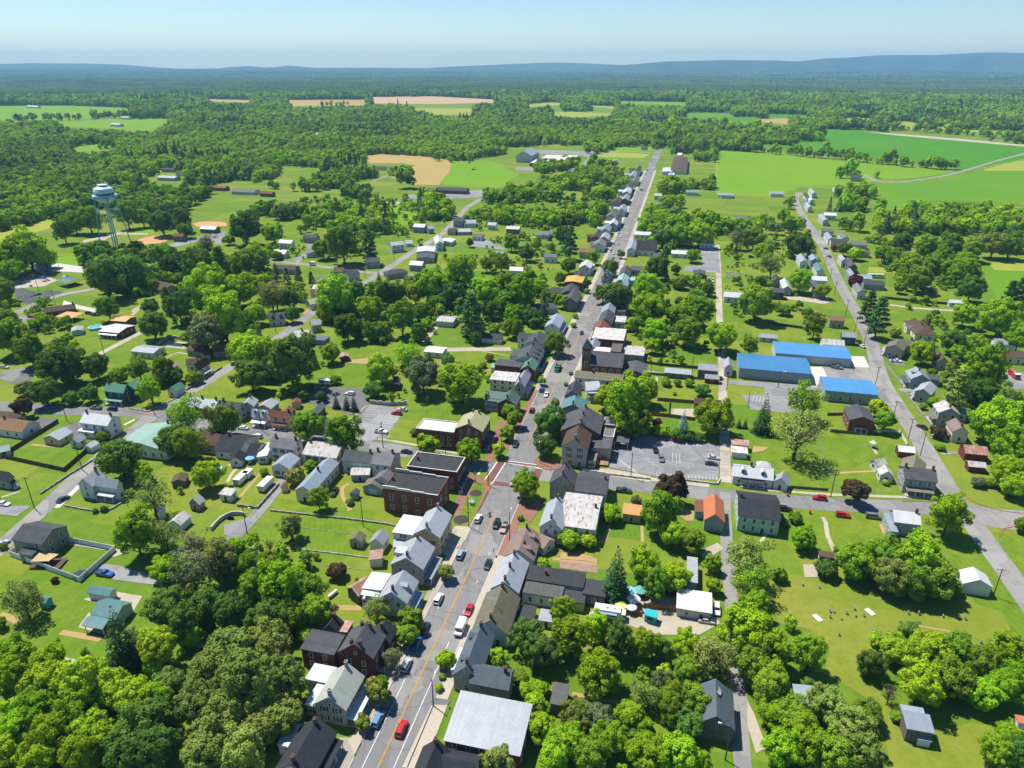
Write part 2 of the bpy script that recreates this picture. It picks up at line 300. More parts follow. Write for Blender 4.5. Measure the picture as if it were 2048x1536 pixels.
G_WHITE=plain('road_paint_white',(.72,.72,.70),(.55,.55,.53),scale=1.5,obj=False); G_YEL=plain('road_paint_yellow',(.62,.33,.025),(.5,.26,.03),scale=1.5,obj=False)
G_RED=plain('kerb_paint_red',(.42,.07,.05),(.34,.06,.045),scale=1.5,obj=False); G_KERB=plain('kerb_concrete',(.46,.43,.38),(.38,.36,.32),scale=.8,obj=False)
worn(G_ASPHALT,.12,.3); worn(G_LANE,.12,.25,.2); worn(G_LOT,.12,.3,.0); worn(G_CONC,.3,.25,.0); worn(G_DARKASPH,.2,.3,.0)
# ground disc, one sheet out to the horizon
def disc():
    rs=np.concatenate([[0],np.linspace(120,3600,14),np.geomspace(3900,18600,40)]); na=200
    an=np.linspace(0,2*np.pi,na,endpoint=False); v=[]; f=[]
    for r in rs:
        x=r*np.sin(an); y=r*np.cos(an); z=terrain(x,y); v+=list(zip(x,y,z))
    for j in range(len(rs)-1):
        for i in range(na):
            a=j*na+i; b=j*na+(i+1)%na; f.append((a,a+na,b+na,b) if j else (a,a+na,b+na))
    b=MB(); b.add(v,f); me=b.mesh('ground',[G_GRASS,G_WOODFLOOR])
    mi=np.array([0 if k//na<14 else 1 for k in range(len(f))],dtype=np.int32); me.polygons.foreach_set('material_index',mi)
    return structure('ground',me)
disc()
def smooth_line(pts,step=6.0):
    """Catmull-Rom through world points"""
    p=[np.array(q,float) for q in pts]; p=[2*p[0]-p[1]]+p+[2*p[-1]-p[-2]]; out=[]
    for i in range(1,len(p)-2):
        n=max(2,int(np.hypot(*(p[i+1]-p[i]))/step))
        for k in range(n):
            t=k/n; a,b,c,d=p[i-1],p[i],p[i+1],p[i+2]
            out.append(.5*((2*b)+(-a+c)*t+(2*a-5*b+4*c-d)*t*t+(-a+3*b-3*c+d)*t**3))
    out.append(p[-2]); return np.array(out)
def normals2(L):
    d=np.gradient(L,axis=0); d/=np.maximum(np.hypot(d[:,0],d[:,1])[:,None],1e-9); return np.stack([d[:,1],-d[:,0]],1)   # to the right of travel
def strip(name,L,a,b,z,mat,kind='structure',h=0.0,lo=0,hi=None):
    """band between offsets a<b (metres right of the line) at height z; with h>0 a raised solid"""
    L=L[lo:hi]; N=normals2(L); A=L+N*a; B=L+N*b; n=len(L); m=MB()
    if h<=0:
        m.add([(*q,z) for q in A]+[(*q,z) for q in B],[(i,n+i,n+i+1,i+1) for i in range(n-1)])
    else:
        vs=[(*q,z+h) for q in A]+[(*q,z+h) for q in B]+[(*q,-.2) for q in A]+[(*q,-.2) for q in B]
        fs=[]
        for i in range(n-1): fs+=[(i,n+i,n+i+1,i+1),(i+1,2*n+i+1,2*n+i,i),(n+i,3*n+i,3*n+i+1,n+i+1)]
        fs+=[(0,2*n,3*n,n),(n-1,2*n-1,4*n-1,3*n-1)]; m.add(vs,fs)
    return structure(name,m.mesh(name,mat),kind)
def poly_px(name,reg,pts,z,mat,h=0.0):
    W=[tuple(P(reg,*p)) for p in pts]; m=MB()
    if h>0: m.prism(W,-.1,z+h)
    else:
        a=sum(W[i][0]*W[(i+1)%len(W)][1]-W[(i+1)%len(W)][0]*W[i][1] for i in range(len(W)))
        if a<0: W=W[::-1]
        m.add([(*q,z) for q in W],[tuple(range(len(W)))])
    return structure(name,m.mesh(name,mat))
def pl(*pts): return smooth_line([P(r,x,y) for r,x,y in pts])
LINES={}
LINES['main']=pl(('X',650,1765),('X',756,1536),('X',860,1311),('X',967,1080),('X',1043,916),('X',1117,757),('X',1197,591),('X',1245,478),('X',1287,374),('X',1315,305),('X',1324,288))
LINES['right']=pl(('X',2120,1290),('X',1974,1086),('X',1907,993),('X',1847,893),('X',1812,837),('X',1763,757),('X',1744,690),('X',1720,638),('X',1692,590),('X',1668,543),('X',1649,498),('X',1630,469),('X',1605,430),('X',1591,400),('X',1600,385))
LINES['crossR']=pl(('X',1000,936),('X',1085,950),('X',1257,969),('X',1376,983),('X',1514,997),('X',1663,1009),('X',1800,1014),('X',1910,1018))
LINES['branch']=pl(('X',1895,1010),('X',1965,1032),('X',2020,1040),('X',2110,1046))
LINES['crossL']=pl(('X',1003,936),('X',940,929),('X',860,913),('X',777,897),('X',670,882),('X',569,872),('X',498,862),('X',400,848),('X',312,833),('X',252,824),('X',148,822),('X',59,816),('X',0,812),('X',-80,806))
LINES['left']=pl(('X',-70,1160),('X',0,1095),('X',89,1016),('X',166,944),('X',252,873),('X',312,826),('X',371,790),('X',413,764),('X',482,721),('X',557,676),('X',622,628),('X',680,592),('X',732,564),('X',780,534),('X',830,501),('X',890,463),('X',931,418),('X',962,398))
LINES['side']=pl(('X',540,522),('X',620,530),('X',747,546),('X',800,549),('X',836,552))
LINES['sideup']=pl(('X',590,528),('X',612,510),('X',628,494))
LINES['park']=pl(('X',-30,650),('X',15,634),('X',89,600),('X',140,586),('X',178,580),('X',200,570))
LINES['gravel']=pl(('X',172,722),('X',232,691),('X',276,668),('X',290,660))
LINES['alley']=pl(('X',1500,1600),('X',1485,1525),('X',1477,1377),('X',1463,1199),('X',1455,1124),('X',1451,1027),('X',1450,985))
LINES['alley2']=pl(('X',1451,965),('X',1450,900),('X',1446,800),('X',1445,740),('X',1440,660),('X',1438,602),('X',1437,540),('X',1434,490))
LINES['alleyL']=pl(('X',455,1085),('X',490,1055),('X',549,985),('X',580,945),('X',602,915),('X',612,880))
LINES['field_road']=pl(('X',1730,350),('X',1770,365),('X',1870,355),('X',1940,338),('X',2000,320),('X',2060,305))
LINES['lane_east']=pl(('X',1765,608),('X',1850,618),('X',1930,622),('X',1990,622))
LINES['school_drive']=pl(('X',1150,305),('X',1190,310),('X',1240,303),('X',1310,306))
LINES['school_drive2']=pl(('X',1150,352),('X',1168,330),('X',1188,308))
LINES['lane_far']=pl(('X',745,363),('X',770,353),('X',800,342))
ROADSPEC=[('main','road',-6.1,6.1,G_ASPHALT),('right','road',-3.7,3.7,G_LANE),('crossR','road',-4.2,4.2,G_ASPHALT),('branch','road',-6.5,6.0,G_LANE),('crossL','road',-4.2,4.2,G_ASPHALT),
 ('left','road',-3.3,3.3,G_LANE),('side','road',-2.8,2.8,G_LANE),('sideup','path',-1.8,1.8,G_LANE),('park','road',-3.2,3.2,G_LANE),('gravel','path',-1.9,1.9,G_GRAVEL),('alley','path',-1.9,1.9,G_LANE),
 ('alley2','path',-2.0,2.0,G_CONC),('alleyL','path',-2.2,2.2,G_LANE),('field_road','road',-3,3,G_LANE),('lane_east','path',-1.6,1.6,G_CONC),('school_drive','road',-4,4,G_LANE),('school_drive2','road',-4,4,G_LANE),('lane_far','path',-2,2,G_LANE)]
for i,(k,n,a,b,m) in enumerate(ROADSPEC): strip(n,LINES[k],a,b,.03+.004*i,m)
Zm=.03+.004*len(ROADSPEC)+.004
# kerbs and pavements along the main street (split where the cross street passes)
LM=LINES['main']; uv=np.array([proj(x,y,0) for x,y in LM])
iA=int(np.argmax(uv[:,1]<985)); iB=int(np.argmax(uv[:,1]<905)); iE=int(np.argmax(uv[:,1]<340))
iP=int(np.argmax(uv[:,1]<1090))
for lo,hi,mt in ((0,iP,G_CONC),(iP-1,iA,G_BRICK),(iB,int(np.argmax(uv[:,1]<780)),G_BRICK),(int(np.argmax(uv[:,1]<780))-1,iE,G_CONC)):
    for s in (-1,1):
        a,b=sorted((s*6.1,s*6.35)); strip('kerb',LM,a,b,0,G_KERB,h=.14,lo=lo,hi=hi)
        a,b=sorted((s*6.35,s*9.0)); strip('pavement',LM,a,b,0,mt,h=.135,lo=lo,hi=hi)
# pavement along the cross streets, right street retaining edge
LR=LINES['crossR']; ur=np.array([proj(x,y,0) for x,y in LR]); k0=int(np.argmax(ur[:,0]>1170)); k1=int(np.argmax(ur[:,0]>1430)); k2=int(np.argmax(ur[:,0]>1470)); k3=int(np.argmax(ur[:,0]>1860))
strip('pavement',LR,-6.6,-4.2,0,G_CONC,h=.13,lo=k0,hi=k1); strip('pavement',LR,-7.2,-5.6,0,G_CONC,h=.10,lo=k2,hi=k3)
LL=LINES['crossL']; ul=np.array([proj(x,y,0) for x,y in LL]); j0=int(np.argmax(ul[:,0]<935)); j1=int(np.argmax(ul[:,0]<720)); j2=int(np.argmax(ul[:,0]<610)); j3=int(np.argmax(ul[:,0]<480))
strip('pavement',LL,5.2,6.8,0,G_CONC,h=.12,lo=j0,hi=j1); strip('pavement',LL,4.2,6.2,0,G_CONC,h=.12,lo=j2,hi=j3)
LF=LINES['left']; uf=np.array([proj(x,y,0) for x,y in LF]); q0=int(np.argmax(uf[:,0]>60)); q1=int(np.argmax(uf[:,0]>150)); q2=int(np.argmax(uf[:,0]>205))
strip('pavement',LF,3.3,5.3,0,G_PALE,h=.12,lo=q0,hi=q1)
# painted markings
zc=Zm
for a,b in ((-.22,-.08),(.08,.22)):
    strip('road_marking',LM,a,b,zc,G_YEL,lo=0,hi=iA-2); strip('road_marking',LM,a,b,zc,G_YEL,lo=iB+1,hi=iE+4)
iW=int(np.argmax(uv[:,1]<1330)); iW2=int(np.argmax(uv[:,1]<1270))
strip('road_marking',LM,-3.45,-3.27,zc,G_WHITE,lo=0,hi=iW); strip('road_marking',LM,3.27,3.45,zc,G_WHITE,lo=0,hi=iW2)
def ticks():
    m=MB(); N=normals2(LM)
    for i in range(iW2+1,iA-3,1):
        if i%2: continue
        for s in (-1,1):
            c=LM[i]+N[i]*s*3.7; t=np.array([-N[i][1],N[i][0]])
            for (da,db,wa,wb) in ((-.9,.9,-.07,.07),(-.07,.07,0,.9)):
                q=[c+t*da+N[i]*s*wa,c+t*db+N[i]*s*wa,c+t*db+N[i]*s*wb,c+t*da+N[i]*s*wb]
                if s<0: q=q[::-1]
                m.add([(*p,zc) for p in q],[(3,2,1,0)])
    structure('road_marking',m.mesh('road_marking',G_WHITE))
ticks()
# crossing at the junction: dark brick bands with white borders, laid on the road
def band(pts):
    poly_px('crosswalk','F',pts,zc+.004,G_XWALK)
    W=[P('F',*p) for p in pts]; m=MB()
    for i in ((0,1),(2,3)):
        a,b=W[i[0]],W[i[1]]; d=(b-a)/np.hypot(*(b-a)); n=np.array([-d[1],d[0]])*.2
        q=[a-n,b-n,b+n,a+n]; m.add([(*p,zc+.008) for p in q],[(0,1,2,3)])
    structure('road_marking',m.mesh('road_marking',G_WHITE))
band([(1648,676),(1738,545),(1792,552),(1708,684)]); band([(1690,705),(1712,682),(1858,702),(1850,722)])
band([(1790,545),(2002,572),(2012,592),(1796,562)]); band([(1990,592),(2040,602),(2010,680),(1965,690)])
poly_px('road_marking','F',[(1622,598),(1632,598),(1610,640),(1600,640)],zc+.004,G_WHITE)
poly_px('road_marking','E',[(835,300),(905,265),(912,270),(842,306)],zc+.004,G_WHITE)
# parking lots and stalls
LZ=zc+.012
poly_px('car_park','F',[(868,165),(1122,192),(970,398),(842,418),(735,312)],LZ,G_LOT)
poly_px('car_park','F',[(560,50),(835,55),(862,165),(745,240),(640,190),(430,150),(500,80)],LZ+.004,G_DARKASPH)
poly_px('path','F',[(855,165),(870,170),(735,320),(680,310)],LZ+.008,G_CONC)
poly_px('car_park','G',[(905,380),(1010,385),(1290,378),(1500,415),(1618,445),(1605,675),(1180,650),(870,590),(900,470)],LZ,G_LOT)
poly_px('car_park','L',[(60,1012),(620,1050),(640,1110),(560,1180),(500,1240),(210,1210),(150,1112),(300,1110),(300,1062),(60,1040)],LZ,G_LOT)
poly_px('car_park','L',[(690,918),(1000,925),(1050,1010),(1060,1060),(700,1000),(640,1090),(620,1055)],LZ+.004,G_LANE)
poly_px('car_park','L',[(868,850),(972,853),(1008,928),(878,922)],LZ+.008,G_PALE); poly_px('car_park','L',[(600,922),(690,922),(720,985),(640,1060),(615,1052)],LZ+.012,G_PALE)
poly_px('car_park','L',[(1040,1060),(1100,1080),(1180,1190),(1110,1190)],LZ+.006,G_ASPHALT)
poly_px('car_park','K',[(1488,112),(1606,112),(1618,292),(1372,275),(1378,242),(1500,240)],LZ,G_LOT)
poly_px('car_park','C',[(860,400),(1340,380),(1560,500),(1620,560),(1480,640),(1180,640),(960,560),(700,520)],LZ,G_GRAVEL)
poly_px('car_park','I',[(0,830),(150,790),(275,815),(140,915),(0,870)],LZ,G_DARKASPH)
poly_px('driveway','E',[(640,1235),(800,1250),(1060,1330),(1110,1390),(780,1350),(655,1310)],LZ,G_LOT)
poly_px('driveway','E',[(250,255),(390,260),(330,310),(240,320)],LZ,G_DARKASPH); poly_px('driveway','E',[(430,320),(520,280),(560,330),(500,390),(440,360)],LZ,G_DARKASPH)
poly_px('driveway','E',[(-40,850),(210,850),(110,920),(-60,900)],LZ,G_LOT); poly_px('driveway','E',[(1510,975),(1700,920),(1790,880),(1700,990),(1590,1075),(1510,1040)],LZ,G_LOT)
poly_px('driveway','A',[(560,400),(780,350),(960,380),(900,480),(620,420)],LZ,G_GRAVEL); poly_px('driveway','A',[(525,590),(600,490),(760,530),(700,640)],LZ+.004,G_GRAVEL)
poly_px('path','E',[(430,1085),(730,1130),(715,1150),(420,1105)],LZ,G_CONC); poly_px('path','E',[(735,1130),(870,1155),(770,1195),(720,1180)],LZ,G_CONC)
poly_px('path','B',[(670,1330),(830,1340),(790,1440),(700,1536),(620,1536)],.14,G_CONC); poly_px('path','B',[(1290,1115),(1400,1110),(1330,1300),(1190,1536),(1090,1536)],.14,G_CONC)
poly_px('driveway','B',[(1310,1065),(1420,1080),(1400,1115),(1290,1110)],.145,G_DARKASPH)
poly_px('path','F',[(1525,655),(1560,640),(1640,665),(1690,730),(1640,830),(1545,985),(1470,950),(1415,880),(1470,780)],.14,G_BRICK)
poly_px('lawn','F',[(1580,690),(1640,700),(1648,745),(1560,960),(1530,985),(1450,970),(1500,870)],.15,G_GRASS)
for cx_,cy_,r_ in ((1588,765,2.2),(1490,942,2.6)):
    c=P('F',cx_,cy_); m=MB(); m.lathe([(r_,.16),(r_*.6,.3),(.05,.34)],18); structure('soil_bed',m.mesh('soil_bed',plain('mulch',(.05,.035,.028))),'stuff').location=(*c,0)
poly_px('path','F',[(1450,985),(1560,990),(1520,1080),(1400,1190),(1340,1160)],.142,G_CONC)
poly_px('path','F',[(1745,275),(1800,285),(1750,420),(1695,555),(1640,555),(1690,440)],.142,G_BRICK)
poly_px('path','G',[(400,520),(560,570),(560,600),(440,605),(380,570)],.142,G_BRICK); poly_px('path','G',[(390,800),(440,790),(380,900),(340,960),(250,900),(330,860)],.142,G_BRICK)
poly_px('path','G',[(690,600),(870,600),(1150,650),(1145,690),(880,650),(690,615)],.142,G_CONC)
poly_px('driveway','I',[(430,340),(520,370),(700,410),(690,430),(560,405),(420,375)],LZ,G_PALE); poly_px('driveway','I',[(60,455),(230,440),(310,450),(240,490),(70,475)],LZ,G_LOT)
poly_px('car_park','M',[(235,1280),(390,1235),(600,1265),(590,1300),(380,1290),(300,1310)],LZ,G_PALE)
poly_px('court','I',[(95,265),(150,255),(290,300),(110,335)],LZ,G_TENNIS); poly_px('court','I',[(110,350),(320,272),(420,285),(200,360)],LZ,G_TENNIS)
poly_px('play_ground','I',[(90,210),(230,170),(330,180),(390,205),(300,245),(95,262)],LZ,G_GRAVEL)
poly_px('driveway','J',[(450,95),(540,100),(560,140),(380,210),(340,205),(460,140)],LZ,G_LOT); poly_px('driveway','J',[(1560,55),(1640,60),(1790,125),(1780,135),(1560,110)],LZ,G_LOT)
poly_px('driveway','J',[(1300,650),(1340,655),(1250,770),(1220,765)],LZ,G_GRAVEL); poly_px('driveway','J',[(1390,795),(1640,790),(1820,790),(1830,815),(1400,820)],LZ,G_GRAVEL)
poly_px('driveway','N',[(1125,775),(1205,768),(1400,760),(1500,750),(1660,740),(1640,790),(1480,800),(1130,800)],LZ,G_LOT); poly_px('driveway','N',[(970,822),(1095,822),(1095,833),(970,833)],LZ,G_PALE)
poly_px('car_park','O',[(240,590),(450,585),(590,590),(660,600),(660,618),(245,608)],LZ,G_LOT); poly_px('car_park','O',[(390,470),(640,478),(820,480),(790,490),(740,520),(640,500),(400,500)],LZ,G_LOT)
poly_px('driveway','L',[(1135,868),(1230,868),(1240,912),(1130,905)],LZ,G_DARKASPH); poly_px('driveway','L',[(1880,960),(2040,960),(2080,1080),(1960,1070)],LZ,G_LOT)
poly_px('driveway','L',[(440,450),(720,450),(740,490),(700,500),(440,465)],LZ,G_GRAVEL); poly_px('driveway','L',[(1205,1068),(1320,1070),(1330,1090),(1215,1090)],LZ,G_LANE)
poly_px('driveway','H',[(1480,485),(1600,480),(1605,500),(1500,505)],LZ,G_LANE)
poly_px('car_park','G',[(1280,195),(1440,195),(1445,255),(1275,245)],LZ,G_CONC)
poly_px('path','J',[(130,95),(135,98)] if False else [(480,500),(510,505),(440,570),(420,565)],LZ,G_DIRT)
# bare earth, infields, stubble
poly_px('bare_earth','G',[(1350,870),(1440,880),(1440,950),(1390,950),(1345,915)],LZ,G_DIRT); poly_px('bare_earth','H',[(225,445),(330,455),(290,480),(215,490)],LZ,G_DIRT)
poly_px('bare_earth','C',[(545,85),(700,95),(790,130),(790,160),(700,140),(540,130)],LZ,G_DIRT); poly_px('bare_earth','C',[(535,140),(720,160),(800,190),(790,225),(540,190)],LZ+.004,ground_mat('planked_bed',[(.3,.2,.15),(.5,(.22,.15,.12),.8,.4,.6)]))
poly_px('bare_earth','H',[(560,1245),(655,1245),(660,1330),(570,1330)],LZ,G_GRAVEL); poly_px('bare_earth','J',[(690,880),(860,865),(880,890),(850,905),(700,895)],LZ,G_DIRT)
poly_px('bare_earth','C',[(1510,60),(1600,20),(1640,60),(1560,110),(1490,120)],LZ,G_GRAVEL); poly_px('bare_earth','C',[(1800,1080),(1850,1180),(1930,1400),(1860,1440),(1800,1250)],LZ,G_GRAVEL)
poly_px('bare_earth','I',[(1210,240),(1270,235),(1290,260),(1220,268)],LZ,G_GRAVEL)
def infield(reg,pts,arc):
    poly_px('ball_field',reg,arc,LZ,G_GRASS); poly_px('infield',reg,pts,LZ+.004,G_CLAY)
infield('M',[(890,1095),(960,1065),(1040,1050),(1160,1050),(1150,1075),(1090,1098),(985,1108)],[(680,1110),(720,1070),(850,1048),(1040,1045),(1165,1052),(1120,1095),(1000,1110),(960,1150),(800,1150),(700,1135)])
infield('M',[(1295,970),(1350,955),(1470,955),(1530,965),(1530,985),(1460,985),(1330,990)],[(1290,925),(1500,910),(1740,915),(1750,935),(1640,960),(1530,985),(1300,970)])
poly_px('path','M',[(655,1095),(720,1045),(800,1028),(1000,1035),(1000,1045),(810,1042),(730,1062),(680,1110)],LZ+.008,G_GRAVEL); poly_px('path','M',[(1110,1115),(1280,1070),(1420,1040),(1520,1020),(1500,1110),(1330,1090),(1140,1140)],LZ+.006,G_LOT)
poly_px('path','M',[(560,1080),(800,1030),(800,1040),(560,1100)],LZ+.01,G_GRAVEL)
# fields beyond the town
FIELDS=[('X',[(-60,212),(130,211),(262,216),(250,226),(175,236),(130,240),(-60,240)],G_LIME),('X',[(118,243),(240,238),(340,237),(322,250),(300,262),(235,258),(120,252)],G_LIME),
 ('X',[(412,198),(500,200),(505,205),(418,203)],G_TAN),('X',[(572,200),(735,199),(728,211),(585,212)],G_TAN),('X',[(742,194),(860,192),(985,199),(995,205),(880,208),(745,207)],G_PINK),
 ('X',[(812,216),(948,217),(944,230),(870,229)],G_YELLOW),
 ('N',[(830,510),(930,498),(1250,515),(1400,540),(1430,565),(1400,640),(1340,708),(955,702),(975,660),(1130,610),(1180,575),(1100,560),(850,560)],G_TAN),
 ('N',[(1430,545),(1700,545),(1880,640),(1740,722),(1400,705),(1345,690),(1410,620)],G_LIME),
 ('N',[(930,615),(1010,615),(1000,650),(1200,715),(1200,760),(1110,780),(1100,830),(960,820),(930,740)],G_GRASS),('N',[(1000,840),(1200,830),(1230,860),(1200,960),(1060,985),(1020,940)],G_LIME),
 ('N',[(1440,810),(1570,810),(1540,850),(1480,900),(1440,880)],G_GRASS),
 ('X',[(1432,300),(1560,308),(1700,325),(1900,342),(1930,346),(1880,352),(1770,362),(1690,368),(1600,372),(1560,392),(1432,388)],G_LIME),
 ('X',[(1580,292),(1650,258),(1740,262),(2048,290),(2110,296),(2110,306),(1925,341),(1910,335),(1700,318),(1490,286)],G_DEEP),
 ('X',[(1755,367),(1860,363),(2000,332),(2048,340),(2110,340),(2110,408),(1900,400),(1840,402),(1800,412),(1775,415)],G_FIELD),
 ('X',[(1962,522),(2048,512),(2110,512),(2110,590),(1995,600),(1975,565)],G_FIELD),('Q',[(1800,1235),(1900,1210),(2048,1200),(2120,1200),(2120,1290),(1850,1280)],G_YELLOW),
 ('O',[(1378,222),(1500,218),(1700,222),(1690,245),(1500,252),(1380,248)],G_FIELD),('O',[(1620,252),(1800,248),(1900,262),(1880,280),(1700,275)],G_DEEP),('O',[(1880,265),(2048,258),(2100,262),(2100,300),(1900,285)],G_TAN),
 ('O',[(1590,290),(1900,290),(2048,320),(2048,345),(1750,330),(1600,340)],G_LIME),('Q',[(310,228),(600,235),(600,255),(330,250)],G_DEEP),
 ('Q',[(1125,300),(1240,280),(1600,335),(2048,345),(2048,370),(1500,340),(1150,330)],G_YELLOW),('Q',[(830,255),(1040,258),(1000,280),(850,275)],G_YELLOW),('Q',[(960,345),(1200,362),(1600,395),(2048,436),(2100,440),(2100,452),(1500,400),(1180,372)],G_GRAVEL),
 ('Q',[(1780,600),(2000,545),(2100,545),(2100,612),(1780,612)],G_YELLOW),
 ('O',[(870,140),(1400,150),(1400,168),(1000,160)],G_LIME),('O',[(300,165),(470,150),(560,155),(540,170),(330,182)],G_YELLOW),('O',[(620,165),(920,178),(910,195),(760,180)],G_YELLOW),('O',[(480,222),(600,212),(910,228),(900,240),(640,250),(500,240)],G_YELLOW),
 ('O',[(790,490),(960,488),(1150,500),(1100,525),(800,520)],G_YELLOW),('O',[(890,455),(1160,450),(1170,480),(900,480)],G_LIME),
 ('M',[(-60,1040),(200,975),(400,925),(560,885),(740,875),(760,890),(610,935),(440,965),(330,1000),(100,1065),(-60,1105)],G_YELLOW),
 ('M',[(470,465),(560,440),(760,425),(800,440),(700,470),(520,490)],G_LIME),('M',[(1070,605),(1190,605),(1250,640),(1250,660),(990,685),(980,655),(1070,650)],G_GRASS),
 ('M',[(1290,860),(1440,760),(1600,750),(1720,790),(1690,830),(1540,870),(1400,900),(1290,910)],G_GRASS),
 ('M',[(370,1210),(520,1160),(640,1080),(650,1130),(550,1180),(540,1250),(400,1250)],G_LIME),('M',[(780,1030),(1010,985),(1040,1030),(800,1040)],G_LIME),
 ('K',[(1628,200),(1760,200),(1900,260),(1920,330),(1880,400),(1640,420)],G_GRASS),('L',[(1000,250),(1180,255),(1180,290),(1000,285)],G_YELLOW),
 ('D',[(400,330),(560,250),(690,330),(830,400),(1050,470),(1400,480),(1650,410),(1890,480),(1960,600),(1900,720),(1500,600),(1250,560),(1060,700),(930,820),(960,960),(1060,1000),(1130,1100),(1200,1130),(1450,1300),(1700,1230),(1950,1270),(2080,1330),(2080,1560),(1150,1560),(1110,1300),(1010,1080),(850,980),(700,900),(740,720),(600,600),(400,560),(340,430)],G_OLIVE),
 ('O',[(1590,470),(1600,480),(1592,740),(1580,740)],G_YELLOW)]
FPOLY=[]
for i,(rg,pts,m) in enumerate(FIELDS):
    poly_px('field',rg,pts,.012+.0006*i,m); FPOLY.append([px(rg,*p) for p in pts])
for rg,pts,w_,m in (('F',[(735,700),(690,725),(690,780),(730,850),(740,880)],.7,G_DIRT),('C',[(490,125),(620,140),(790,165)],.6,G_DIRT),('H',[(785,628),(900,620),(1060,612)],.6,G_DIRT),('H',[(690,925),(712,960),(725,1050),(770,1150)],.7,G_CONC),('H',[(1090,970),(1105,1010),(1125,1060)],.9,G_DIRT),('A',[(410,620),(520,640),(680,670)],.9,G_DIRT),('A',[(0,500),(60,520),(130,560)],.9,G_DIRT),('A',[(420,800),(510,820)],.6,G_CONC),('E',[(215,435),(380,450),(420,440)],.6,G_DIRT),('E',[(1755,630),(1690,700),(1620,785)],.6,G_DIRT),('E',[(1530,690),(1570,620),(1600,590),(1540,570)],.6,G_CONC),('E',[(10,790),(130,750)],.6,G_CONC),('I',[(1120,730),(1200,690),(1330,720)],.6,G_CONC),('I',[(890,420),(920,390),(960,375),(890,440)],.9,G_GRAVEL),('G',[(870,975),(850,1050),(830,1095),(800,1085)],.6,G_DIRT),('G',[(1090,960),(1095,1090)],.5,G_DIRT),('G',[(1190,60),(1185,10)],.6,G_CONC),('C',[(620,1035),(720,1055),(1020,1110)],.6,G_DIRT),('C',[(430,1010),(480,1020)],.6,G_DIRT),('B',[(630,1460-1000),(700,455),(820,460)],1.0,G_DIRT),('D',[(740,500),(1000,520),(1700,640)],.4,G_DIRT),('H',[(1060,500),(1045,480),(1030,460)],.6,G_GRAVEL),('K',[(1190,990),(1180,1070)],.7,G_CONC),('K',[(1130,950),(1250,975),(1420,990)],1.2,G_CONC),('J',[(1620,815),(1830,850)],.6,G_DIRT),('J',[(1590,940),(1700,945)],.6,G_DIRT),('H',[(270,1090),(310,1045)],.5,G_PALE)):
    strip('path',pl(*[(rg,x,y) for x,y in pts]),-w_,w_,.028,m)
# far hills standing at the horizon, as real ridges
def ridge(name,pts,dist,thick,mat):
    """pts: photo px of the crest"""
    us=np.array([p[0] for p in pts],float); vsx=np.array([p[1] for p in pts],float)
    uu=np.arange(us[0],us[-1]+1,6.0); vv=np.interp(uu,us,vsx); m=MB(); n=len(uu); rows=[]
    for j,t in enumerate((-1,-.6,-.25,0,.3,1)):
        hgt=(0,.5,.86,1,.8,0)[j]; row=[]
        for k,(u,v) in enumerate(zip(uu,vv)):
            r=ray(u,v); s=dist/r[1]; top=CAM_H+r[2]*s; jit=1+.10*(vnoise(u*40,t*900,700,5)-.5)*(j not in (3,)) 
            y=dist+t*thick*(1+.15*math.sin(u*.05)); row.append((r[0]*s*(y/dist),y,-5+(top+5+ (2.5*(vnoise(u,0,9,3)-.5) if j==3 else 0))*hgt*jit))
        rows.append(row)
    m.add([q for row in rows for q in row],[(j*n+i,j*n+i+1,(j+1)*n+i+1,(j+1)*n+i) for j in range(5) for i in range(n-1)])
    structure(name,m.mesh(name,mat))
G_HILL=ground_mat('hill_forest',[(.045,.07,.045),(.004,(.065,.095,.05),.8,.4,.6),(.02,(.03,.05,.03),.6,.45,.7)])
ridge('hills',[(1120,141),(1250,130),(1330,123),(1450,120),(1560,121),(1592,123),(1650,117),(1700,115),(1750,111),(1790,110),(1880,110),(1960,108),(2048,107),(2300,112)],13500,700,G_HILL)
ridge('hills',[(1800,115),(1890,109),(1960,105),(2010,105),(2100,107),(2300,118)],15600,700,G_HILL)
ridge('hills',[(780,141),(900,133),(980,130),(1070,126),(1110,125),(1180,127),(1240,130),(1320,134)],16800,600,G_HILL)
ridge('hills',[(-300,131),(-80,127),(0,128),(70,126),(120,127),(170,127),(240,129),(320,135),(400,141)],17700,500,G_HILL)
ridge('hills',[(400,141),(470,133),(500,132),(530,135),(550,134),(575,131),(600,133),(690,141)],17800,500,G_HILL)
# air
FARTOP=CAM_H+300; hz=MB(); hz.box(-16500,-900,-32,16500,18900,FARTOP); mm=bpy.data.materials.new('haze'); mm.use_nodes=True; hn=mm.node_tree; hn.nodes.clear()
ho=hn.nodes.new('ShaderNodeOutputMaterial'); hv=hn.nodes.new('ShaderNodeVolumePrincipled'); hv.inputs['Density'].default_value=HAZE_D; hv.inputs['Color'].default_value=(.33,.68,1.0,1); hv.inputs['Anisotropy'].default_value=0.0
hn.links.new(hv.outputs[0],ho.inputs['Volume']); structure('haze',hz.mesh('haze',mm),'stuff')
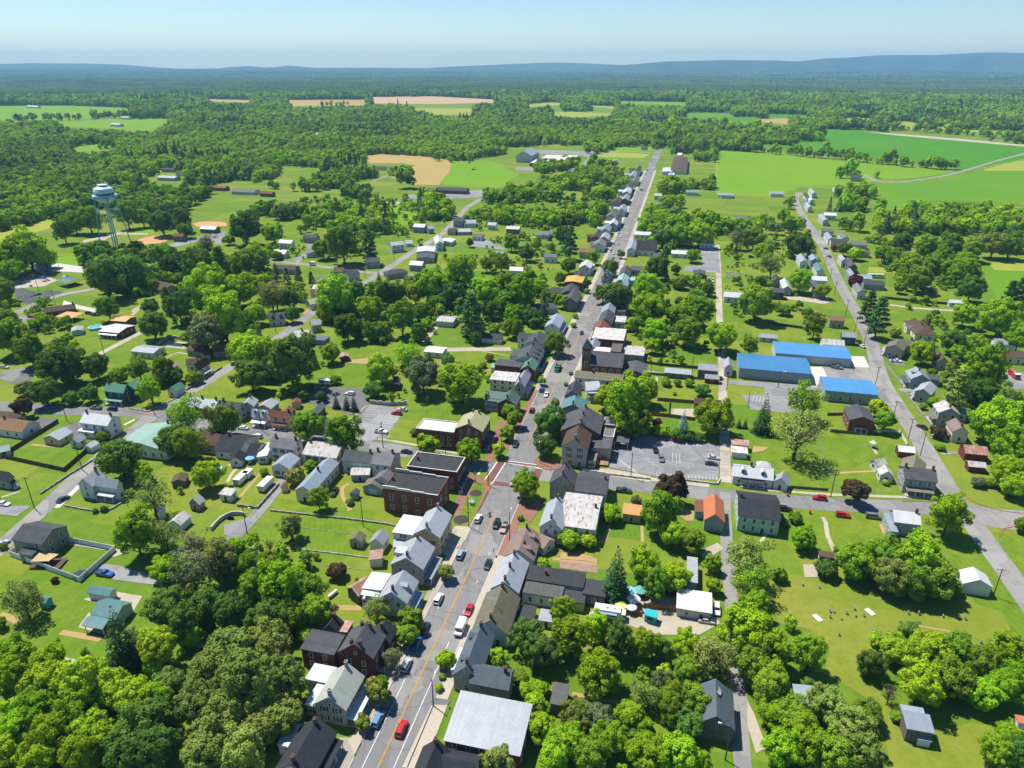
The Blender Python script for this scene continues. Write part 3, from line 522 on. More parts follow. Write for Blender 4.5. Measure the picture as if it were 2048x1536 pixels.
# ================================================================== BUILDINGS
DIRS={'E':(1,0),'W':(-1,0),'S':(0,-1),'N':(0,1)}
BRICKS=('brick','darkbrick','oldbrick')
BLD=[]      # (short phrase, centre, radius, wings) for labels, the wood mask and so on
def snap(a,tol=14):
    for k in range(-2,3):
        g=math.pi/2-GRID+k*math.pi/2
        d=(a-g+math.pi)%(2*math.pi)-math.pi
        if abs(d)<R(tol): return g
    return a
def wing_geom(s):
    t=s.split(); kind=t[0]; reg=t[1]; wg={}
    if kind=='R':
        n=[float(q) for q in t[2:6]]; e=t[6]; he,hr=float(t[7]),float(t[8]); wg['roof'],wg['wall']=t[9],t[10]; rest=t[11:]
        a=P(reg,n[0],n[1],hr); b=P(reg,n[2],n[3],hr); d=b-a; L=np.hypot(*d); ang=math.atan2(d[1],d[0]); ang2=snap(ang)
        c=(a+b)/2; dx=np.array([math.cos(ang2),math.sin(ang2)]); dy=np.array([-dx[1],dx[0]])
        L=L*max(.9,abs(math.cos(ang-ang2)))
        if e[0]=='w': W=float(e[1:])
        else:
            q=[float(x) for x in e[1:].split(',')]; pe=P(reg,*q,he); W=2*abs(np.dot(pe-c,dy))
        W=min(max(W,3.0),26); typ='hip' if 'hip' in rest else 'gable'
        if typ=='gable': L=max(2.5,L-.5)
        else: L=L+W*.75
        W=max(2.5,W-.7)
    else:
        n=[float(q) for q in t[2:10]]; he=float(t[10]); wg['roof'],wg['wall']=t[11],t[12]; rest=t[13:]
        p=[P(reg,n[2*i],n[2*i+1],he) for i in range(4)]; c=sum(p)/4
        u=((p[1]-p[0])+(p[2]-p[3]))/2; v=((p[2]-p[1])+(p[3]-p[0]))/2
        lu,lv=np.hypot(*u),np.hypot(*v)
        if lu<lv: u,v,lu,lv=v,u,lv,lu
        ang=snap(math.atan2(u[1],u[0])); dx=np.array([math.cos(ang),math.sin(ang)]); dy=np.array([-dx[1],dx[0]])
        L=lu*.98; W=max(2.,abs(np.dot(v,dy))*.98)
        rise=0; typ='flat'
        for x in rest:
            if x.startswith('gable'): typ='gable'; rise=float(x[5:] or 1)
            if x=='hip': typ='hip'; rise=1.8
            if x.startswith('shed'): typ='shed'; rise=float(x[4:] or .6)
        hr=he+rise; ang2=ang
    wg.update(c=c,ang=ang2,L=L,W=W,he=he,hr=hr,typ=typ,dx=dx,dy=dy,open='open' in rest,rest=rest); return wg
def side_of(wg,dirc):
    D=np.array(DIRS[dirc]); best=None
    for nm,v in (('+x',wg['dx']),('-x',-wg['dx']),('+y',wg['dy']),('-y',-wg['dy'])):
        k=np.dot(v,D)
        if best is None or k>best[0]: best=(k,nm)
    return best[1]
def side_frame(wg,s):
    """local: centre on wall, tangent, outward normal, length"""
    L,W=wg['L']/2,wg['W']/2
    return {'+x':((L,0),(0,1),(1,0),2*W),'-x':((-L,0),(0,-1),(-1,0),2*W),'+y':((0,W),(-1,0),(0,1),2*L),'-y':((0,-W),(1,0),(0,-1),2*L)}[s]
def inside_wing(o,pt,z):
    d=pt-o['c']; return abs(np.dot(d,o['dx']))<o['L']/2+.2 and abs(np.dot(d,o['dy']))<o['W']/2+.2 and z<o['hr']-.4 and not o['open']
def window_mesh(w_,h,sill=True):
    def fn():
        b=MB(); t=.11; d=.05
        b.box(-w_/2-t,-d,-h/2-t,-w_/2,.02,h/2+t); b.box(w_/2,-d,-h/2-t,w_/2+t,.02,h/2+t)
        b.box(-w_/2,-d,h/2,w_/2,.02,h/2+t); b.box(-w_/2,-d-.05,-h/2-t,w_/2,.02,-h/2); b.box(-w_/2,-d+.01,-.03,w_/2,.01,.03)
        return b.mesh('window',M_FRAME)
    return cached(('win',w_,h),fn)
def pane_mesh(w_,h):
    def fn():
        b=MB(); b.box(-w_/2,-.025,-h/2,w_/2,.01,h/2); return b.mesh('pane',M_GLASS)
    return cached(('pane',w_,h),fn)
def winfar_mesh(w_,h):
    def fn():
        b=MB(); t=.12; b.box(-w_/2-t,-.05,-h/2-t,w_/2+t,.01,h/2+t,0); b.box(-w_/2,-.07,-h/2,w_/2,-.04,h/2,1); return b.mesh('window',[M_FRAME,M_GLASS])
    return cached(('winf',w_,h),fn)
def shutter_mesh(h):
    def fn():
        b=MB(); b.box(-.22,-.05,-h/2,.22,.01,h/2); return b.mesh('shutter',M_SHUT)
    return cached(('shut',h),fn)
def door_mesh():
    def fn():
        b=MB(); b.box(-.6,-.05,0,.6,.01,2.25,1); b.box(-.48,-.08,.05,.48,-.04,2.1,0); return b.mesh('door',[M_DOOR,M_FRAME])
    return cached('door',fn)
def gdoor_mesh(w_):
    def fn():
        b=MB(); b.box(-w_/2-.12,-.04,0,w_/2+.12,.01,2.35,1)
        for i in range(4): b.box(-w_/2,-.07,.04+i*.54,w_/2,-.03,.54+i*.54,0)
        return b.mesh('garage_door',[M_GDOOR,M_FRAME])
    return cached(('gd',round(w_,1)),fn)
def chimney_mesh(h,stone,wide=.75,deep=.6):
    def fn():
        b=MB(); b.box(-wide/2,-deep/2,0,wide/2,deep/2,h-.18,0); b.box(-wide/2-.06,-deep/2-.06,h-.18,wide/2+.06,deep/2+.06,h,0); b.box(-wide/4,-deep/4,h,wide/4,deep/4,h+.12,1)
        return b.mesh('chimney',[M_CHIMS if stone else M_CHIM,M_DARK])
    return cached(('ch',round(h,1),stone,wide),fn)
def gable_roof(wg,ov=.35,th=.16):
    L,W,he,hr=wg['L']/2+ov*.8,wg['W']/2,wg['he'],wg['hr']; sl=(hr-he)/W; y=W+ov; ze=he-sl*ov
    b=MB(); b.xprism([(-y,ze+th),(-y,ze),(0,hr),(y,ze),(y,ze+th),(0,hr+th)],-L,L); return b
def hip_roof(wg,ov=.4,th=.12):
    L,W,he,hr=wg['L']/2+ov,wg['W']/2+ov,wg['he'],wg['hr']; k=max(.05,L-W*.95)
    b=MB(); b.add([(-L,-W,he-.1),(L,-W,he-.1),(L,W,he-.1),(-L,W,he-.1),(-L,-W,he+.05),(L,-W,he+.05),(L,W,he+.05),(-L,W,he+.05),(-k,0,hr),(k,0,hr)],
      [(0,3,2,1),(0,1,5,4),(1,2,6,5),(2,3,7,6),(3,0,4,7),(4,5,9,8),(5,6,9),(6,7,8,9),(7,4,8)]); return b
def flat_roof(wg,cope=False):
    L,W,he=wg['L']/2,wg['W']/2,wg['he']; b=MB()
    if wg['wall'] in BRICKS: b.box(-L+.01,-W+.01,he-.25,L-.01,W-.01,he+.02)
    else: b.box(-L-.22,-W-.22,he-.245,L+.22,W+.22,he-.02)
    return b
def shed_roof(wg,ov=.3,th=.14):
    L,W,he,hr=wg['L']/2+ov,wg['W']/2+ov,wg['he'],wg['hr']; hi=wg.get('hiside',1)
    z0,z1=(he,hr) if hi>0 else (hr,he)
    b=MB(); b.xprism([(-W,z0+th),(-W,z0),(W,z1),(W,z1+th)],-L,L); return b
def walls(wg):
    L,W,he,hr=wg['L']/2,wg['W']/2,wg['he'],wg['hr']; b=MB(); z0=-.3
    if wg['typ']=='gable':
        prof=[(-W,z0),(W,z0),(W,he-.02),(0,hr-.05),(-W,he-.02)]; b.xprism(prof,-L,L)
    elif wg['typ']=='shed':
        hi=wg.get('hiside',1); a,c=(he,hr) if hi>0 else (hr,he); b.xprism([(-W,z0),(W,z0),(W,c-.02),(-W,a-.02)],-L,L)
    elif wg['typ']=='flat':
        b.box(-L,-W,z0,L,W,he-.25)
        t=.25; zt=he+.28
        if wg['wall'] not in BRICKS: return b
        b.box(-L,-W,he-.25,L,-W+t,zt); b.box(-L,W-t,he-.25,L,W,zt); b.box(-L,-W+t,he-.25,-L+t,W-t,zt); b.box(L-t,-W+t,he-.25,L,W-t,zt)
    else: b.box(-L,-W,z0,L,W,he-.05)
    return b
def posts_mesh(h,r=.09):
    def fn():
        b=MB(); b.box(-r,-r,0,r,r,h); b.box(-r*1.5,-r*1.5,h-.14,r*1.5,r*1.5,h); b.box(-r*1.4,-r*1.4,0,r*1.4,r*1.4,.18); return b.mesh('porch_post',M_TRIM)
    return cached(('post',round(h,2),r),fn)
CATS={'shed':'shed','garage':'garage','church':'church','barn':'barn','carport':'carport','pavilion':'pavilion','warehouse':'warehouse','school':'school','cottage':'cottage','shop':'shop','hall':'hall','canopy':'canopy','kiosk':'kiosk','stable':'barn','outhouse':'outhouse'}
def building(line):
    fld=[q.strip() for q in line.split('|')]; name,short,label,wtxt=fld[:4]; feats=fld[4].split() if len(fld)>4 else []
    W=[wing_geom(q.strip()) for q in wtxt.split(';')]
    w0=W[0]; c0=w0['c']; dist=math.hypot(c0[0],c0[1]); near=dist<265; mid=dist<620
    root=thing(name,label,CATS.get(name.split('_')[-1],'house'),(c0[0],c0[1],0),w0['ang'])
    F={}
    for f in feats:
        k,_,v=f.partition(':'); F.setdefault(k,[]).append(v)
    occupied={}
    parts=[]
    for wi,wg in enumerate(W):
        rel=wg['ang']-w0['ang']; d=wg['c']-c0; lx=float(np.dot(d,w0['dx'])); ly=float(np.dot(d,w0['dy']))
        if f'hi{wi}' in F: wg['hiside']=1 if side_of(wg,F[f'hi{wi}'][0])=='+y' else -1
        def put(nm,me,x=0,y=0,z=0,rz=0.0,parent=None,lx=lx,ly=ly,rel=rel):
            if parent is not None: return link(nm,me,parent,(x,y,z),rz)
            c,s=math.cos(rel),math.sin(rel); return link(nm,me,root,(lx+c*x-s*y,ly+s*x+c*y,z),rel+rz)
        ro={'gable':gable_roof,'hip':hip_roof,'flat':flat_roof,'shed':shed_roof}[wg['typ']](wg)
        roof=put('roof',ro.mesh('roof',ROOF[wg['roof']])); wg['put']=put; wg['ro']=roof
        if wg['open']:
            L,Wd=wg['L']/2-.2,wg['W']/2-.2; n=max(2,int(wg['L']/3.2)+1)
            for sx in np.linspace(-L,L,n):
                for sy in (-Wd,Wd): put('post',posts_mesh(wg['he']-.02),sx,sy,0)
            continue
        wa=walls(wg).mesh('wall',WALL[wg['wall']]); put('wall',wa)
        if wg['typ']=='flat' and ('cope' in F and wi==0):
            L,Wd=wg['L']/2,wg['W']/2; b=MB(); zt=wg['he']+.28
            for sy in (-1,1):
                n=4
                for i in range(n):
                    x0=-L-.1+i*(2*L+.2)/n; x1=-L-.1+(i+1)*(2*L+.2)/n; y0,y1=sorted((sy*(Wd+.1),sy*(Wd-.32))); dz=.32*(n-1-i)
                    b.box(x0,y0,zt-.02,x1+.12*(i<n-1),y1,zt+.13+dz)
            put('parapet_coping',b.mesh('parapet_coping',M_COPE))
        elif wg['typ']=='flat' and near and wg['wall'] in BRICKS and wg['he']>3.4:
            L,Wd=wg['L']/2,wg['W']/2; b=MB(); zt=wg['he']+.28; t=.3
            for q in ((-L-.05,-Wd-.05,L+.05,-Wd+t),(-L-.05,Wd-t,L+.05,Wd+.05),(-L-.05,-Wd+t,-L+t,Wd-t),(L-t,-Wd+t,L+.05,Wd-t)): b.box(q[0],q[1],zt-.01,q[2],q[3],zt+.07)
            put('parapet_coping',b.mesh('parapet_coping',M_COPE if wg['wall'] in('brick','darkbrick','oldbrick') else WALL[wg['wall']]))
    # doors, porches
    used=[]   # (wing, side, u range)
    def side_for(v,default='S'):
        wi=0; q=v
        if v and v[0].isdigit(): wi=int(v[0]); q=v[1:]
        return wi,(q or default)
    for v in F.get('gdoor',[]):
        n=1
        if v and v[-1].isdigit(): n=int(v[-1]); v=v[:-1]
        wi,q=side_for(v); wg=W[wi]; s=side_of(wg,q); (cx,cy_),(tx,ty),(nx,ny),Ls=side_frame(wg,s); gw=min(2.7,(Ls-.6)/n-.4)
        for i in range(n):
            u=(i-(n-1)/2)*(gw+.5); wg['put']('garage_door',gdoor_mesh(gw),cx+tx*u+nx*.01,cy_+ty*u+ny*.01,0,math.atan2(ny,nx)+math.pi/2)
        used.append((wi,s,-99,99,2.6))
    porch_sides=[]
    for key in ('porch','balc'):
        for v in F.get(key,[]):
            opts=v.split(','); wi,q=side_for(opts[0]); frac=float(opts[1]) if len(opts)>1 else .92; dep=float(opts[2]) if len(opts)>2 else 2.2
            rm=opts[3] if len(opts)>3 else wg_roof(W[wi])
            wg=W[wi]; s=side_of(wg,q); (cx,cy_),(tx,ty),(nx,ny),Ls=side_frame(wg,s); porch_sides.append((wi,s))
            ln=Ls*frac/2; rz=math.atan2(ty,tx); hz_=min(2.75,wg['he']-.25) if key=='porch' else wg['he']-.35
            b=MB(); b.xprism([(-dep,hz_-.22),(-dep,hz_-.36),(-.01,hz_+.02),(-.01,hz_+.18)],-ln-.15,ln+.15)
            ox,oy=cx+nx*.005,cy_+ny*.005
            pr=wg['put']('porch_roof',b.mesh('porch_roof',ROOF[rm]),ox,oy,0,rz)
            b=MB(); b.box(-ln,-dep+.1,.0,ln,-.02,.32)
            if key=='balc':
                b.box(-ln,-dep+.1,2.75,ln,-.02,2.92)
            wg['put']('porch_floor',b.mesh('porch_floor',WALL['concrete'] if key=='porch' else M_TRIM),ox,oy,0,rz)
            n=max(3,int(2*ln/2.6)+1)
            for i in range(n):
                u=-ln+.15+i*(2*ln-.3)/(n-1); wg['put']('porch_post',posts_mesh(hz_-.36-.3),ox+tx*u-(-nx)*(dep-.25),oy+ty*u+ny*(dep-.25),.31)
            if key=='balc' or (near and 'rail' in F):
                for zb in ((.32,2.92) if key=='balc' else (.32,)):
                    b=MB(); y0=-dep+.22
                    b.box(-ln+.1,y0,zb+.85,ln-.1,y0+.07,zb+.93); b.box(-ln+.1,y0,zb+.12,ln-.1,y0+.06,zb+.17)
                    k=int(2*ln/.35)
                    for i in range(k): x=-ln+.15+i*(2*ln-.3)/max(1,k-1); b.box(x-.02,y0+.01,zb+.17,x+.02,y0+.05,zb+.85)
                    wg['put']('railing',b.mesh('railing',M_TRIM),ox,oy,0,rz)
    # chimneys
    for key,stone in (('chim',0),('chims',1)):
        for v in F.get(key,[]):
            wi=0
            if '@' in v: a,v=v.split('@'); wi=int(a)
            wg=W[wi]
            for q in v.split(','):
                yo=0.0
                if '/' in q: q,yo=q.split('/'); yo=float(yo)
                x=(float(q)-.5)*(wg['L']-1.0); h=1.5 if not stone else 1.7
                zb=wg['hr'] if wg['typ']!='flat' else wg['he']
                if yo: zb-=abs(yo)*(wg['hr']-wg['he'])/(wg['W']/2)
                me=chimney_mesh(h+1.0,stone); link('chimney',me,wg['ro'],(x,yo,zb-1.0),0)
    # dormers
    for v in F.get('dorm',[]):
        wi,q=side_for(v); n=int(q[1:]) if len(q)>1 else 1; wg=W[wi]; s=side_of(wg,q[0]); sg=1 if s=='+y' else -1
        Wd=wg['W']/2; sl=(wg['hr']-wg['he'])/Wd
        dw=1.5 if near else 1.7
        for i in range(n):
            x=(i+.5)/n*wg['L']-wg['L']/2; y0=.72*Wd; zb=wg['hr']-sl*y0; zt=min(wg['hr']-.15,zb+1.45); b=MB(); rg=.55
            # local dormer: runs from front plane y0 back to where it meets the roof
            yb=max(.1,(wg['hr']-zt)/sl*.6)
            b.box(-dw/2,sg*yb if sg<0 else yb,zb-.3,dw/2,sg*y0,zt,0) if sg>0 else b.box(-dw/2,-y0,zb-.3,dw/2,-yb,zt,0)
            ya,yc=(sg*(y0+.2),sg*(yb*.3))
            vs=[(-dw/2-.15,ya,zt-.05),(dw/2+.15,ya,zt-.05),(0,ya,zt+rg),(-dw/2-.15,yc,zt-.05),(dw/2+.15,yc,zt-.05),(0,yc,zt+rg)]
            b.add(vs,[(0,1,2),(3,5,4),(0,2,5,3),(1,4,5,2),(0,3,4,1)],1)
            yw=sg*(y0+.04); b.box(-.45,min(yw,sg*y0),zb+.25,.45,max(yw,sg*y0),zt-.15,2)
            link('dormer',b.mesh('dormer',[WALL[wg['wall']],ROOF[wg['roof']],M_GLASS]),wg['ro'],(x,0,0),0)
    # windows
    if 'nowin' not in F and dist<900:
        shut='shut' in F
        rr=random.Random(hash(short)%9999 if False else sum(map(ord,short)))
        for wi,wg in enumerate(W):
            if wg['open'] or 'nowin' in wg['rest'] or wg['he']<2.3: continue
            for s in ('+x','-x','+y','-y'):
                (cx,cy_),(tx,ty),(nx,ny),Ls=side_frame(wg,s)
                wn=wg['dx']*nx+wg['dy']*ny; wc=wg['c']+wg['dx']*cx+wg['dy']*cy_
                facing=np.dot(wn,-wc)>0
                if not facing and not near: continue
                big=wg['L']>22
                ww,wh=(.9,1.5) if wg['he']>3.6 else (.95,1.15)
                nf=max(1,min(3,int((wg['he']-.3)//2.65))); step=2.9 if near else 3.3
                if 'nf' in F: nf=min(nf,int(F['nf'][0])); step=float(F['step'][0]); ww,wh=1.15,2.1
                if big: step=4.2
                if not near: ww*=1.1; wh*=1.05
                n=max(1,int((Ls-1.1)/step)); blocked=[q for q in used if q[0]==wi and q[1]==s]
                if not near and dist>430: n=min(n,3)
                pd=(wi,s) in porch_sides; dslot=n//2 if (pd or (s==side_of(wg,'S') and wi==0 and not porch_sides and near and 'gdoor' not in F)) else -1
                lst=[]
                for fl in range(nf):
                    z=(2.2+fl*4.0) if 'nf' in F else 1.75+fl*2.75 if wg['he']>3.6 else 1.65
                    for i in range(n):
                        u=(i-(n-1)/2)*((Ls-1.3)/max(1,n) if n>1 else 0)
                        lst.append((fl,i,u,z))
                if s in('+x','-x') and wg['typ']=='gable' and wg['hr']-wg['he']>2.3 and wg['he']>3.5:
                    lst.append((9,0,0.0,wg['he']+.55))
                for fl,i,u,z in lst:
                    pw=wc+(wg['dx']*tx+wg['dy']*ty)*u+wn*.7
                    if any(inside_wing(o,pw,z) for k,o in enumerate(W) if k!=wi): continue
                    if any(z<q[4]+.4 for q in blocked): continue
                    x,y=cx+tx*u+nx*.012,cy_+ty*u+ny*.012; rz=math.atan2(ny,nx)+math.pi/2
                    if fl==0 and i==dslot:
                        wg['put']('door',door_mesh(),x,y,.33 if pd else .05,rz); continue
                    h2=wh if fl!=9 else .8; w2=ww if fl!=9 else .6
                    if near:
                        o=wg['put']('window',window_mesh(w2,h2),x,y,z,rz); link('pane',pane_mesh(w2,h2),o)
                        if shut and fl!=9:
                            for sg in (-1,1): link('shutter',shutter_mesh(h2),o,(sg*(w2/2+.34),0,0))
                    else: wg['put']('window',winfar_mesh(round(w2,2),round(h2,2)),x,y,z,rz)
    rad=max(math.hypot(*(q['c']-c0))+max(q['L'],q['W'])*.6 for q in W)
    BLD.append((short,c0,rad,W)); return root
def wg_roof(wg): return wg['roof'] if wg['typ']!='flat' else 'slate'
